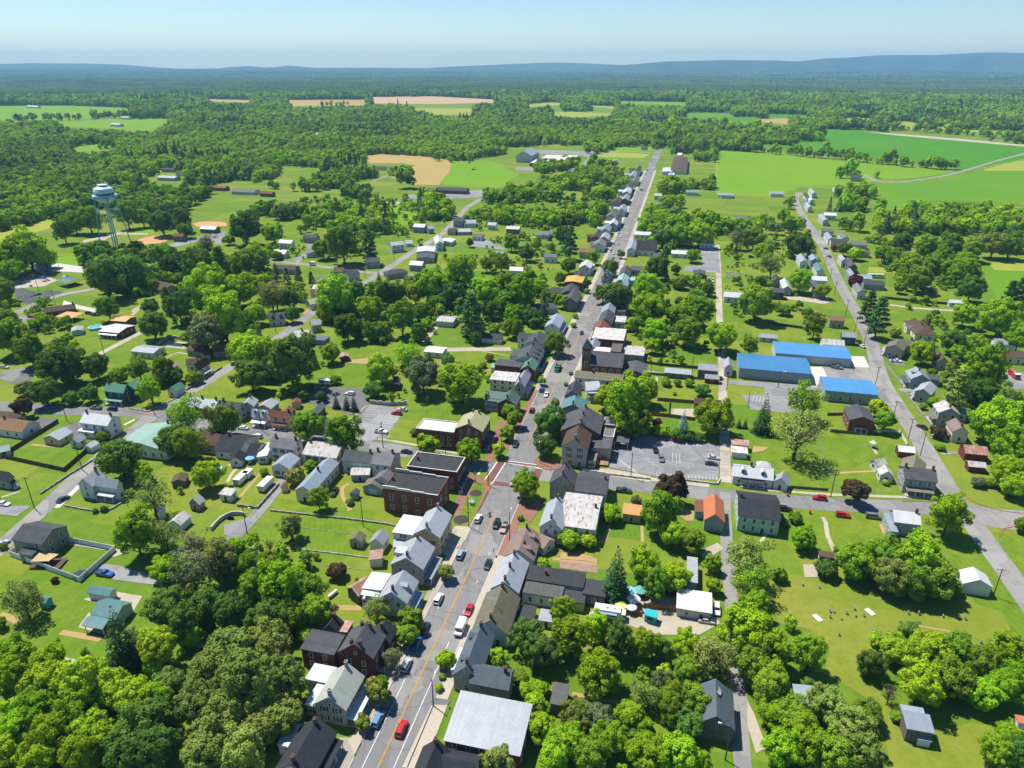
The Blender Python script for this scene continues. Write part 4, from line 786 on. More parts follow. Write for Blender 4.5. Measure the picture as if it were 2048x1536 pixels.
BDATA='''
cottage|black shingle cottage|black shingled cottage with two chimneys at the bottom end of the main street|R B 520 1202 345 1520 e600,1400 4 7 char white;Q B 332 1235 452 1240 375 1390 255 1385 3.2 white white|chim:.04,.96 porch:E,.9,2,char
stone_house|sage roofed stone house|long grey stone house with sage seamed metal roof and tall end chimney|R B 737 835 583 1060 e778,1035 5.6 8.6 sage greystone;Q B 500 832 655 860 588 948 440 945 4.2 flatwhite white;Q B 535 950 596 955 500 1112 436 1112 3.6 flatwhite greystone|chims:.01,.99 porch:E,.97,2.6,white shut
brick_house|twin chimney brick house|dark red brick house with twin chimneys on both stepped gables|R B 862 548 764 702 e948,712 7 10.6 slate darkbrick;Q B 490 618 700 650 642 768 402 738 6 slate darkbrick shed.5|chim:.03/-1.1,.03/1.1,.97/-1.1,.97/1.1 porch:E,.4,2,slate cope0
brick_house|small black roofed brick house|small brick house with black roof beside the twin chimney brick house|R B 990 536 925 640 e1035,650 5 7.4 char darkbrick|chim:.5
outhouse|black roofed outhouse|small black roofed outhouse with a rusty lean-to behind the twin chimney house|R B 655 505 590 572 e690,575 2.8 4.8 char oldwood;Q B 722 546 756 562 712 626 668 612 2.4 rustred oldwood shed.3|chim:.1 nowin
house|bay fronted white metal house|pale house with light metal roof and two storey rear balcony beside the main street|R B 1112 205 1012 352 e1165,355 5.6 8.6 metal lightgrey;Q B 885 222 1020 236 945 345 832 325 5.2 white white shed.4|chim:.95 balc:1S,.9,2,white dorm:E1 porch:E,.8,2,bluegrey
shed|weathered timber shed|weathered timber shed with rusted brown roof behind the bay fronted house|R B 868 246 752 322 w5.5 3.4 5 rustred oldwood|nowin
stone_house|wide stone house|wide grey stone house with pale metal roof and long street porch|R F 1210 1052 1112 1200 e1275,1205 6 9.2 metal greystone;Q F 1066 1128 1130 1140 1110 1168 1046 1160 8.2 metal white shed.5|chim:.03,.95 porch:E,.95,2.6,bluegrey rail
yellow_house|cream stucco house|tall cream stucco house with pale metal roof and parapet chimneys|R F 1345 850 1246 1000 e1390,985 7 9.8 metal yellow;Q F 1085 905 1235 922 1165 1042 1046 1026 5.6 flatwhite ivory|chims:.02,.98 shut
brick_hall|stepped parapet brick hall|big brick building with black flat roof and stepped pale parapets|Q F 1040 632 1420 642 1340 765 945 752 9 membrane brick|cope chim:.05 nf:2 step:4.6
brick_shop|corner brick shop|brick shop with black flat roof on the junction corner|Q F 1182 488 1516 520 1480 612 1120 600 8 membrane darkbrick|porch:E,.9,1.6,slate chim:.1
house|grey roofed side street house|pale house with grey roof and white right gable beside the corner brick shop|R F 912 482 1050 490 e960,575 6 8.6 grey white|chim:.95,.03
house|black roofed row house|pale blue row house with dark shingled roof by the grey roofed house|R F 706 472 898 488 e800,556 5.4 7.8 slate white|chim:.98
shed|tin roofed back shed|low shed with weathered tin roof behind the black roofed row house|Q F 770 586 895 588 860 636 740 640 2.8 rust bluegrey gable1
garage|beige roofed garage|pale garage with beige shingle roof behind the brick hall|R F 930 648 885 700 e842,690 2.9 4.6 olive bluegrey|gdoor:S1
house|small grey gabled house|small house with grey gabled roof between the beige garage and the brick hall|R F 985 600 955 655 w7 4.4 6.2 grey white
long_hall|long cream hall|long cream hall with pale blue metal roof running back from the side street|R F 620 522 408 716 e565,675 4.6 6.6 bluegrey cream|chim:.45
outhouse|red capped outhouse|tiny cream outhouse with red roof at the end of the lane|Q F 285 700 318 702 312 722 280 720 2.2 redbrown cream gable.8|nowin
house|tin roofed cream house|cream house with whitish rusted tin roof on the side street|R F 452 422 690 440 e550,516 6 8.4 rust cream|chim:.03,.98 shut
white_house|tall white side street house|tall white house with grey shingle roof and pale rear wing|R F 210 388 398 398 e275,460 6 8.6 grey white;R F 335 488 268 562 e238,552 4 6 bluegrey white;Q F 168 412 200 445 186 520 108 516 3 white white shed.4|chim:.1,.97 shut
house|black roofed bungalow|wide bungalow with black shingle roof and several additions|R E 1502 372 1672 384 e1550,488 3.6 6.6 char white;R E 1690 426 1760 434 e1700,500 3 5 char white;R E 1612 468 1582 520 w5 2.8 4.4 char white|chim:.2
house|brown roofed grey house|grey house with dark brown roof behind the shade trees|R E 1350 350 1495 365 e1410,440 4.2 6.6 brown grey
long_house|copper green roofed house|long house with weathered copper green metal roof on the street corner|R E 1138 282 938 425 e920,338 4 6.4 copper white|chim:.02
white_house|white corner farmhouse|white farmhouse with white metal roof and brick end chimney on the corner|R E 566 222 764 240 e615,296 6.2 8.8 white white;Q E 560 322 662 336 625 356 530 342 2.9 white ivory shed.4|chim:.03,.98 shut
garage|yellow walled garage|small yellow walled garage with pale roof inside the dark fence|R E 428 318 338 376 e330,365 2.8 4.4 bluegrey yellow
shed|narrow white shed|narrow white shed with pale roof behind the white corner farmhouse|R E 540 356 492 392 w4.5 2.8 4.6 metal ivory
shed|low white lane shed|low white shed with pale roof beside the steep street|R E 645 408 575 442 w4 2.3 3.2 metal white|nowin
house|tan roofed ranch house|white ranch house with tan shingle roof at the left edge|R E -120 234 186 288 e30,338 3.3 5.8 tan white|chim:.5
house|brown hipped ranch|brown hip roofed house at the left edge beside the street|R E -50 212 62 226 w9 3 5 brown tan hip
shed|teal shed|small shed with pale teal roof left of the dark fence|R E -30 455 62 434 w5 2.4 3.8 copper white
house|grey porch house|grey sided house with front porch at the left edge|R E -70 600 58 622 e20,668 4 6.6 slate grey;|porch:E,.8,2,slate
farmhouse|ell shaped white farmhouse|white ell shaped farmhouse with ribbed tin roof on the steep street|R E 556 668 660 600 e630,712 5.6 8.2 metal white;R E 640 652 800 672 e700,716 5.5 7.8 metal white|chim:.95 porch:1S,.8,2,metal
house|grey green fenced house|tall grey green house with dark hip shingles inside the white vinyl fence|R E 150 975 362 1004 e140,1088 5.6 7.8 slate sage;Q E 175 1133 240 1145 232 1186 125 1166 3 slate sage shed.4|porch:W,.5,2,slate
carport|small arched carport|small green metal carport on the gravel lot|Q A 628 308 780 332 742 372 592 354 2.6 teal white gable.9|nowin gdoor:E1
garage|green metal workshop|green metal workshop between two carports|R A 655 418 832 442 e680,515 3 4.6 teal lightgrey|gdoor:E1
carport|open green carport|open sided green carport in front of the workshop|Q A 622 505 752 532 700 596 562 575 2.6 teal white gable.8 open
shed|teal tin shed|small teal tin shed beside the feathery tree|Q A 275 390 330 392 335 410 270 408 2.4 teal turquoise gable.7|nowin
shop|charcoal flat roofed block|sprawling low building with charcoal membrane roofs behind the street houses|Q C 345 165 718 224 690 336 318 248 4.4 membrane lightgrey;Q C 312 246 570 300 546 396 288 345 4.0 membrane_grey white;Q C 578 335 692 336 722 438 562 396 3.4 membrane lightgrey;Q C 715 252 852 288 848 374 694 366 3.9 membrane oldwood|chim:.3
shed|charcoal lean shed|small charcoal roofed lean shed behind the olive roofed house|Q C 282 430 382 450 350 540 252 512 2.7 membrane white
shed|pale flat shed|small pale flat roofed shed next to the charcoal block|Q C 412 460 515 482 500 545 396 545 2.6 metal white
garage|white block garage|white block garage with ribbed white roof at the gravel yard|Q C 1332 342 1555 364 1560 485 1326 466 3.1 white block shed.5|door:S hi0:N
shed|tall tin shed|tall narrow tin shed behind the white block garage|Q C 1402 112 1466 118 1460 285 1394 280 3.8 metal metal|nowin
outhouse|grey capped timber shed|upright timber shed with flat grey roof in the overgrown garden|Q C 506 962 604 970 574 1110 472 1104 3.4 membrane_grey oldwood|nowin
barn|dark seamed timber barn|weathered timber barn with dark seamed roof beside the lane|R C 1585 936 1598 1190 e1712,1130 4.6 7.8 seam oldwood|nowin
hall|white roofed brick hall|brick hall with broad white metal roof by the main street|Q B 1490 1040 1970 1132 1882 1455 1372 1350 5.6 metal darkbrick shed1|hi0:N
house|dark gabled cross house|dark gabled house with cross wing at the bottom edge of the main street|R B 1338 1344 1240 1545 e1420,1470 4.8 7.8 char white;R B 1345 1462 1600 1500 w7.5 4.2 6.2 char white|chim:.03
row_house|blue seamed row house|long stone row house with blue grey seamed roof and stone rear wing|R B 1638 556 1512 858 e1690,725 5.2 8.4 seam greystone;R B 1562 854 1834 888 e1700,994 5.2 7.4 seam stone|chim:.05,.95 chim:1@.9 dorm:W2 porch:W,.5,2,white
house|olive roofed house|white house with broad mottled olive and brown shingle roof|R B 1779 298 1678 545 e1855,500 4.6 8.4 olive white|chim:.03,.97
house|white tin roofed house|house with bright white tin roof beside the parked black sedan|R B 1862 84 1772 285 e1920,240 5.2 8.2 metal bluegrey|chim:.03,.5,.97
house|pink shingled house|low house with dusty pink shingle roof and three chimneys|R G 338 985 242 1145 e392,1130 4 7 pink white;R G 395 1035 470 1080 w6 3 4.6 pink white|chim:.03,.7/1 dorm:E2
house|rust roofed white house|white house with grey street roof and streaky rust rear roof|R G 538 786 466 944 e415,925 6 9 metal white;R G 552 828 806 868 e680,1000 5.6 7.4 rust white;Q G 510 890 585 940 572 1000 500 1010 5 slate white shed.5|chim:.03,.97 chim:1@.95
stone_house|gambrel stone house|grey stone corner house with steep dark roof and two storey rear porch|R G 590 562 550 640 e655,690 6.4 10.4 slate stone;R G 655 650 866 668 e760,765 5.8 7.8 slate ivory|chim:.03,.98 chim:1@.97 balc:1S,.9,2.4,slate
stucco_house|tall stucco inn|tall stucco inn with brown shingle roof and arched attic windows|R G 672 300 638 400 e742,410 8.4 11.8 brown stucco;Q G 762 382 895 402 880 470 756 462 5 slate tan shed.6;Q G 756 460 800 466 775 545 722 540 3.4 olive yellow|chims:.03,.97 shut
brick_house|broad roofed brick house|brick house with broad grey roof and flat rear additions behind the stucco inn|R G 720 176 672 290 e820,330 7.4 11.6 slate brick;Q G 832 250 914 262 910 312 836 302 6 grey brick;Q G 842 314 914 322 900 400 832 372 5 grey brick|chim:.04,.5,.96
house|teal roofed house|grey house with teal hipped roof beside the street trees|R G 656 100 618 166 e725,165 6.4 9 teal stone|chim:.97,.03 shut
canopy|drive-through canopy|small flat canopy on posts at the edge of the car park|Q G 910 378 1008 384 998 420 902 414 3.2 slate tan open
house|dark hipped town house|dark roofed town house with metal rear roof across from the parked truck|R K 652 1010 612 1085 e690,1065 6 8.8 slate bluegrey;Q K 690 1022 816 1030 800 1086 740 1080 5.4 metal lightgrey shed.5|dorm:W1 balc:1S,.9,1.6,metal
long_house|moss roofed white house|long white house with faded moss green roof beside the church|R K 644 946 968 976 e780,1008 6 8 olive white|chim:.35
church|brick church|brick church with grey slate roof and square corner tower|R K 752 818 974 833 e850,920 7 11.2 slate brick|nowin
hall|grey church annexe|low hall with grey gabled roof behind the brick church|Q K 988 892 1130 906 1118 972 950 966 4.2 slate brick gable1.6
shop|patchy white flat roofs|row of flat white and grey roofs above the brick church|Q K 756 786 900 790 895 825 766 820 6 flatwhite brick;Q K 880 762 960 766 955 826 890 822 6.4 membrane_grey brick;Q K 970 776 1115 786 1104 842 970 840 3.6 rust grey
hall|peeling white roofed brick hall|brick hall with big peeling white flat roof facing the street|Q K 742 652 985 662 984 748 772 738 6.6 rust darkbrick;R K 788 722 748 780 w6 5 7.4 metal ivory
house|terracotta brown house|house with terracotta brown roof at the kerb|R K 832 598 808 648 e880,625 5 7.4 redbrown tan
house|dark gabled street house|house with dark gabled roof and rusty flat rear addition|R K 868 532 838 598 e905,590 5.2 8 slate grey;Q K 912 576 984 582 980 622 910 616 3.6 rust white
house|slate blue gabled house|house with slate blue gable and a flat dark rear wing|R K 882 486 858 532 w8 5.2 7.8 bluegrey grey;Q K 912 520 986 526 980 552 916 546 4 slate grey
house|red sided green roofed house|red sided house with green metal roof and solar black rear roof|R K 352 860 318 912 e392,905 6 8.4 green barnred;Q K 132 876 300 886 268 922 84 912 5 slate barnred shed.4;Q K 82 906 230 912 224 936 76 930 3 copper white shed.3|chim:.9
house|grey tin gabled house|house with pale tin gable and rust streaked flat rear roof|R K 322 934 254 1020 e328,1005 6 8.6 metal stucco;Q K 86 952 276 957 240 1016 76 1011 5.6 rust white|chim:.03,.96 porch:E,.9,1.8,rust
house|charcoal dormered house|white house with charcoal dormered roof and street porch|R K 372 770 302 846 e420,840 6 8.8 slate white;Q K 226 800 305 815 270 860 210 850 5 slate white shed.4|dorm:E3 chim:.03,.97 porch:E,.9,2,slate
house|stone coloured gable house|white house with stone coloured gable behind the round street tree|R K 420 682 348 742 e455,735 6 8.6 slate lightgrey;R K 262 690 390 702 e300,734 5.6 7.4 slate white|chim:.97
brick_house|deep green roofed brick house|red brick house with deep green roof and porched rear wing|R G 216 66 176 128 e256,150 6.2 8.8 deepgreen darkbrick;R G 42 74 190 82 e82,124 5.4 7.2 deepgreen grey|chim:.9 balc:1S,.9,2,deepgreen
brick_inn|moss roofed brick inn|large brick inn with moss yellow roof and long flat wing|R F 1606 204 1527 296 e1655,316 8.4 11.2 moss brick;Q F 1226 262 1488 286 1442 360 1192 330 7.4 flatwhite brick|chim:.04/-1.2,.04/1.2,.97 porch:E,.95,2.8,slate
warehouse|wide blue roofed storage hall|largest blue roofed metal hall with grey walls by the lane|Q L 122 830 598 868 604 970 118 930 5.4 blue bluegrey gable1|nowin
warehouse|rear blue roofed storage hall|rear blue roofed metal hall reaching towards the street|Q L 362 752 864 790 870 866 362 832 4.8 blue lightgrey gable1|nowin
warehouse|front blue roofed storage hall|front blue roofed metal hall with small windows at the street|Q L 690 988 1040 1020 1046 1110 686 1080 5.2 blue bluegrey gable1
house|split level brick house|split level house with brown upper brick and white base beside the street|R H 936 162 952 248 e1030,250 5.4 7.4 slate brick|porch:S,.5,1.6,slate
stone_house|stone corner house|stone corner house with grey roof, front porch and pale rear ell|R H 1236 590 1450 600 e1330,675 6 8.4 slate greystone;R H 1320 506 1304 586 w8 5.4 7.8 olive white|chim:.02,.98 porch:S,.85,2.6,olive
shed|red gambrel shed|red garden shed with white roof at the street edge|Q H 1205 442 1302 450 1300 486 1190 480 2.8 white barnred gable1.2|nowin
shed|patched white garden shed|white garden shed with patchy tin roof in the stone house garden|R H 1038 540 1108 528 w4.5 2.6 4 rust white
shed|whitewashed cottage shed|whitewashed shed with tin gable beside the stone house|R H 1105 572 1140 618 w5 3 4.8 rust white
cottage|dormered tin cottage|white cottage with pale tin roof, two dormers and black awning|R H 88 568 360 592 e222,662 3.6 6.2 white white|dorm:S2 chim:.45 porch:S,.6,2,membrane
shed|rust topped lane sheds|rust topped white sheds beside the concrete lane|Q H 80 408 188 412 190 440 78 436 2.8 rustred white shed.4;Q H 78 455 180 460 184 492 78 490 2.6 rust white shed.4|nowin
shed|white gabled cottage shed|white gabled shed right of the dormered tin cottage|R H 432 616 412 662 w5.5 3 5.2 metal white
shed|hidden white outbuilding|white outbuilding with pale pyramid roof behind the dormered cottage|Q H 258 560 330 560 345 590 250 588 3 white white hip|nowin
house|mint screened house|mint house with black shingle roof and dark screened rear porch|R H 120 784 402 822 e290,936 6 8.4 char mint|chim:.03
shed|orange roofed blue barn|blue boarded barn with bright orange metal roof and brown lean-to|R G 1585 764 1580 905 e1646,870 4.4 7 orange bluegrey;Q G 1452 816 1512 818 1512 892 1450 890 2.8 redbrown bluegrey shed.4|nowin
shed|light orange roofed shed|small tan walled shed with light orange roof beside the willow|Q G 972 846 1090 852 1084 914 962 900 3.2 lightorange tan shed.5|hi0:N
house|bright white roofed house|pale house with bright white roof half hidden by trees|R H 1165 880 1345 896 e1260,966 5 7 white bluegrey;Q H 1130 900 1175 905 1165 1010 1130 1020 3.6 bluegrey bluegrey|chim:.95
shed|brown open shed|low brown roofed open shed on the lawn|Q H 672 1152 782 1162 780 1196 668 1186 2.5 brown oldwood
garage|white gabled street garage|white gabled garage beside the utility pole and street|R D 1700 182 1756 270 e1618,258 3.6 5.6 white white|nowin
barn|blue grey tin barn|blue grey tin barn with lean-tos on the lower lawn|Q D 1250 1172 1414 1196 1424 1294 1246 1270 4 bluegrey oldwood shed.6;Q D 1205 1126 1350 1142 1384 1190 1250 1170 3.4 bluegrey oldwood shed.3;Q D 1332 1300 1414 1310 1414 1342 1330 1332 2.2 bluegrey white|nowin
shed|half hidden grey barn|grey roofed barn half hidden among trees left of the tin barn|Q D 486 976 594 996 640 1114 522 1092 3.6 bluegrey white shed.5|nowin
shed|red roofed edge shed|small red roofed shed at the right edge|Q D 2010 1190 2080 1200 2080 1230 2000 1220 3 orange white|nowin
house|brown hip roofed bungalow|cream bungalow with brown hip roof on the open lawn|R L 1308 602 1398 662 w11 3.4 5.8 brown ivory hip;R L 1255 640 1310 640 w6 3 4.4 grey ivory|chim:.6
house|tan ell shaped house|tan house with two brown grey roofs and a front porch|R L 1208 735 1180 775 w9 5 7.4 olive tan;R L 1215 735 1345 745 e1270,782 4.6 6.8 olive tan|chim:1@.6 porch:W,.9,2,metal
house|blue grey dormered house|blue grey house with pale dormered roof above the street bank|R L 1332 922 1352 975 w9 5 7.6 metal bluegrey;Q L 1395 970 1480 975 1480 1010 1398 1005 3.4 slate grey|chim:.5 dorm:W1 porch:W,.9,2,slate
house|small grey bank house|small grey house with porch below the blue grey dormered house|R L 1418 1020 1372 1072 w7 5 7 metal grey|porch:W,.9,2,metal
house|brick chimney grey house|grey house with tin roof and tall brick end chimney|R H 1520 136 1548 192 e1580,180 6 8.4 rust grey;Q H 1602 188 1658 190 1660 230 1610 226 3.4 rust white|chim:.95 porch:W,.9,2,olive
house|pink roofed cream house|cream house with dusty pink roof and porch among shrubs|R H 1602 258 1618 318 e1540,310 5 7.2 pink ivory|chim:.97 porch:W,.8,2,redbrown
barn|rust red barn|dark red barn with rusted roof beside the big bright tree|Q H 1640 442 1780 448 1786 500 1638 494 3.6 rustred barnred gable1.8|nowin
shed|red tin shed|small red shed with tin roof below the rust red barn|Q H 1672 548 1776 552 1778 586 1668 582 2.6 rust barnred gable1|nowin
farmhouse|green roofed blue house|dark blue farmhouse with green metal roof and white windows|R I 716 896 856 908 e760,955 6.2 8.8 green navy;R I 858 904 922 866 w7 6 8.4 green navy|chim:.03 porch:S,.9,2.4,green
garage|green roofed white garage|white garage with green roof beside the steep street|R I 1222 888 1140 926 e1150,930 3.2 5 green white|gdoor:E2
ranch_house|brown roofed brick ranch|long brick ranch house with brown roof|R I 292 392 505 362 w9 3.2 5 brown oldbrick|chim:.97
carport|orange roofed carport|open carport with orange roof beside the brick ranch|Q I 430 420 550 425 500 462 392 450 3 lightorange white shed.3 open
garage|orange roofed garage|brick garage with orange roof above the red barn|Q I 800 438 905 452 860 482 756 478 3.4 lightorange oldbrick gable1|nowin
barn|white roofed red barn|dark red barn with white roof and front porch beside the pool|Q I 782 490 896 516 802 558 672 550 3.6 white barnred gable1|porch:S,.9,2,white
shed|white garden shed|little white garden shed near the round pool|Q I 490 516 555 522 560 548 478 544 2.6 metal white gable.8|nowin
garage|skylit white garage|white garage with white roof and two skylights|Q I 938 640 1092 650 1062 696 896 686 3.4 metal ivory gable.8
house|brown roofed pool house|brown roofed stone house beside the walled swimming pool|R I 1282 634 1382 640 w9 3 5 brown stone;R I 1350 670 1420 664 w8 3 5 brown stone;R I 1425 645 1530 632 w9 3.4 5.6 redbrown stone|chim:.5 chim:1@.1
white_house|white brown gabled house|white house with brown gable roof and porch on the steep street|R I 1300 770 1398 722 e1340,780 5.6 8.2 brown white;R I 1255 735 1330 730 w7 4 5.8 brown white|chim:.3 porch:E,.8,2,white shut
ranch_house|hipped brown ranch|wide ranch with brown hipped roof below the pines|R I 1064 208 1148 240 w12 3.4 5.8 brown tan
pavilion|green park pavilion|open park pavilion with green roof by the playground|Q I 482 180 545 200 452 226 385 214 3.4 deepgreen white gable1 open
hall|pale park store|pale metal store building beside the park track|Q M 232 1238 330 1222 334 1240 236 1256 3 metal lightgrey gable.6|nowin
shed|small tan outhouse|small tan outhouse behind the white brown gabled house|Q I 1168 770 1202 768 1208 790 1172 792 2.6 pink tan gable.8|nowin
white_house|dormered white tin house|white house with white tin roof, dormers and deep front porch|R F 82 192 190 206 e125,245 4.6 7.2 white white|dorm:S2 porch:S,.9,2.4,white
house|rust brown row house|cream row house with rust brown roof and awning|R F 206 202 345 216 e270,252 5.6 7.6 redbrown cream;R F 332 172 308 212 w5.5 3.4 5.2 redbrown cream|chim:.97 porch:S,.7,2,redbrown
house|grey row house behind trees|cream row house with grey roof behind two round trees|R F 350 222 580 248 e450,276 5.6 7.6 slate cream|chim:.03
garage|tin roofed brick garage|garage with pale tin roof beside the planted lot|R F 562 146 488 196 e520,205 3.2 5 metal oldbrick
shed|rust brown garden shed|small shed with rust brown roof behind the row houses|Q F 358 130 408 138 400 160 350 156 2.8 redbrown tan gable1|nowin
house|tin gabled back house|grey house with tin gable behind the dormered white house|R E 1692 106 1660 150 w6 5 7 metal grey|chim:.1
shed|tin roofed back barn|long low barn with tin roof behind the dormered white house|R E 1832 122 1772 168 w7 3 4.6 metal grey|nowin
house|slate blue row house|pale blue row house with slate roof on the cross street|R E 1490 142 1636 152 e1545,196 5.6 7.6 slate bluegrey;R E 1650 135 1690 150 w5 4 6 grey lightgrey|chim:.02
row_house|tin roofed row house|row house with pale tin roof left of the slate blue row house|R E 1285 116 1476 136 e1390,194 4.6 7 bluegrey oldbrick|chim:.4,.95
cottage|white lane cottage|white cottage with tin roof and brick chimney by the park lane|R J 228 134 320 136 w8 3.8 5.8 metal white|chim:.5
house|picture window ranch|pale ranch with grey roof and wide windows|Q J 448 126 540 126 556 160 440 158 3.3 grey white gable1.4
house|slate roofed corner house|grey house with slate roof at the side road|R J 842 188 942 184 w8 5 7.4 slate grey
house|tan duplex|tan duplex with dark roofs at the road corner|R J 640 252 705 254 w9 5 7.2 brown tan;R J 712 275 790 262 w8 5 7.4 slate lightgrey
house|dark hipped corner house|low house with dark hipped roof beside the corner spruce|R J 1008 268 1085 258 w9 3.8 6 slate grey hip
house|grey gabled hillside house|grey house with tin gable above the side road end|R J 1152 206 1236 214 w9 4.6 6.6 metal grey
house|blue shuttered white house|tall white house with stacked porches and attached garage|R J 1008 84 1098 74 w8 6 8 metal white;R J 1112 70 1160 68 w7 3 5 metal white
store|long white roofed store|white roofed building with dark front roof at the hill street|Q J 1200 110 1316 115 1310 150 1190 146 5 white white gable.8;Q J 1200 152 1316 156 1308 194 1190 190 3.8 slate grey gable1
white_house|pointed white house|white house with pointed gable and low white wing|R J 1330 32 1345 76 w7 5.8 8 white white;Q J 1372 52 1450 66 1420 86 1345 78 3.4 white white gable1
house|hilltop white ranch|white ranch with grey roof and several sheds on the hill|R J 1572 26 1640 30 w9 3.2 5 grey white
garage|grey double garage|grey double garage beside the boxy camper|Q K 385 10 485 16 480 40 382 38 3 grey lightgrey gable.8
house|dormered slate house|dark slate house with dormers on the left hill street|R J 188 562 300 552 w9 4.2 7 slate lightgrey|dorm:S2 chim:.3
house|teal metal cottage|small cottage with teal metal roof among the trees on the hill street|R J 62 682 112 656 w7 3 5 teal white
house|tan gabled tin house|tan house with tin gables and metal porch roof|R J 365 678 468 674 w8 5.8 8.2 metal tan;Q J 372 745 442 735 430 770 332 785 3 metal tan shed.4|chim:.5
shed|blue grey lean shed|blue grey shed behind the tan gabled tin house|Q J 500 706 590 716 580 746 490 736 3 seam grey|nowin
cottage|two tan cottages|narrow tan cottage with tin roof beside the bright tree|R J 472 612 540 602 w6 4.6 6.6 metal tan
house|terracotta roofed cottage|white cottage with terracotta roof and red chimney among trees|R J 472 402 560 396 w8 4.2 6.6 redbrown white|chim:.9
cottage|pea green roofed cottage|white cottage with pea green roof below the terracotta roofed cottage|R J 452 470 520 456 w8 4 6.2 moss white
carport|grey metal carport|long grey metal carport beside the tan duplex|Q J 515 312 596 316 590 336 510 332 2.8 grey lightgrey gable.5 open
garage|peeling roofed white garage|white garage with peeling rust and white roof at the end of the drive|Q J 1346 576 1456 586 1446 622 1330 616 3.3 rust white gable.8|gdoor:S1
garage|bright white roofed garage|garage with bright white roof in the long back garden|Q J 1262 782 1390 792 1370 830 1250 820 3 flatwhite white gable.6
garage|long dark roofed garage|long white garage with dark gable roof and wide doors|R J 1632 692 1768 702 w7 3 4.8 slate white|gdoor:S2
shed|dark garden shed|small dark shed between the big trees above the parking lot|Q J 1036 1000 1080 1000 1070 1046 1030 1040 2.8 slate brownwood gable.8|nowin
shed|old brown shed|old brown shed on the back lawn|Q J 668 836 725 830 735 850 680 862 2.6 rustred brownwood gable.8|nowin
house|grey roofed town edge house|white house with grey roof and lawn above the pines|R N 422 912 512 910 w10 3.6 5.6 slate white
house|tin roofed meadow house|pale house with tin roof and side wing beside the meadow|R N 1170 970 1255 970 w9 5.4 7.4 metal bluegrey;R N 1258 985 1298 980 w7 4.6 6.6 metal bluegrey
house|large hill street house|large grey house with dark gables and porch roofs at the top of the hill street|R N 1442 925 1512 925 w10 6 8.6 slate grey;Q N 1512 936 1590 946 1590 966 1506 966 4 metal white;R N 1402 1000 1462 1000 w8 3.4 5.4 brown tan;Q N 1462 996 1560 1006 1550 1026 1470 1020 3 metal grey
school|low brick school|long low brick school with slate roof and car park|R N 1330 720 1535 728 w14 3.8 6.6 slate brick;R N 1206 725 1326 728 w12 3.6 6 slate brick
house|field edge ranch|pale ranch house with slate roof at the edge of the tan field|R N 898 580 1045 584 w9 3 5.4 slate white
school|gabled school hall|large pale school hall with steep metal gable and flat white roofed wings|R O 345 455 298 481 w34 10.5 17 metal block;Q O 432 500 560 506 540 532 420 530 6.4 flatwhite brick;Q O 492 516 622 522 590 550 482 548 7 flatwhite block;Q O 362 530 470 536 458 562 352 560 5 flatwhite brick;Q O 566 502 655 508 650 530 600 528 5.4 flatwhite brick
house|white school side house|small white house on the lawn beside the school drive|R O 885 535 925 537 w8 4.6 6.6 metal white
house|porch house beyond the school|grey house with wide roof beyond the school lawn|R O 1068 405 1142 408 w11 4.4 7 slate white
house|dark house by the avenue|small dark roofed house at the avenue trees|R O 1090 445 1125 447 w8 4 6.4 slate grey
house|steep roofed far house|tall pale house with steep roof at the end of the avenue|R O 1200 272 1240 274 w12 7 11 metal white
hall|brown roofed feed store|large feed store with brown roof and white front sheds|Q O 1306 520 1405 526 1392 610 1282 604 6 brown ivory gable2.4;Q O 1238 590 1300 596 1288 622 1226 616 4.6 white white gable1;Q O 1272 622 1310 624 1308 642 1270 640 3 white white
house|white house behind the feed store|white house with steep pale roof behind the feed store|R O 1335 490 1365 492 w9 6 9 metal white
'''
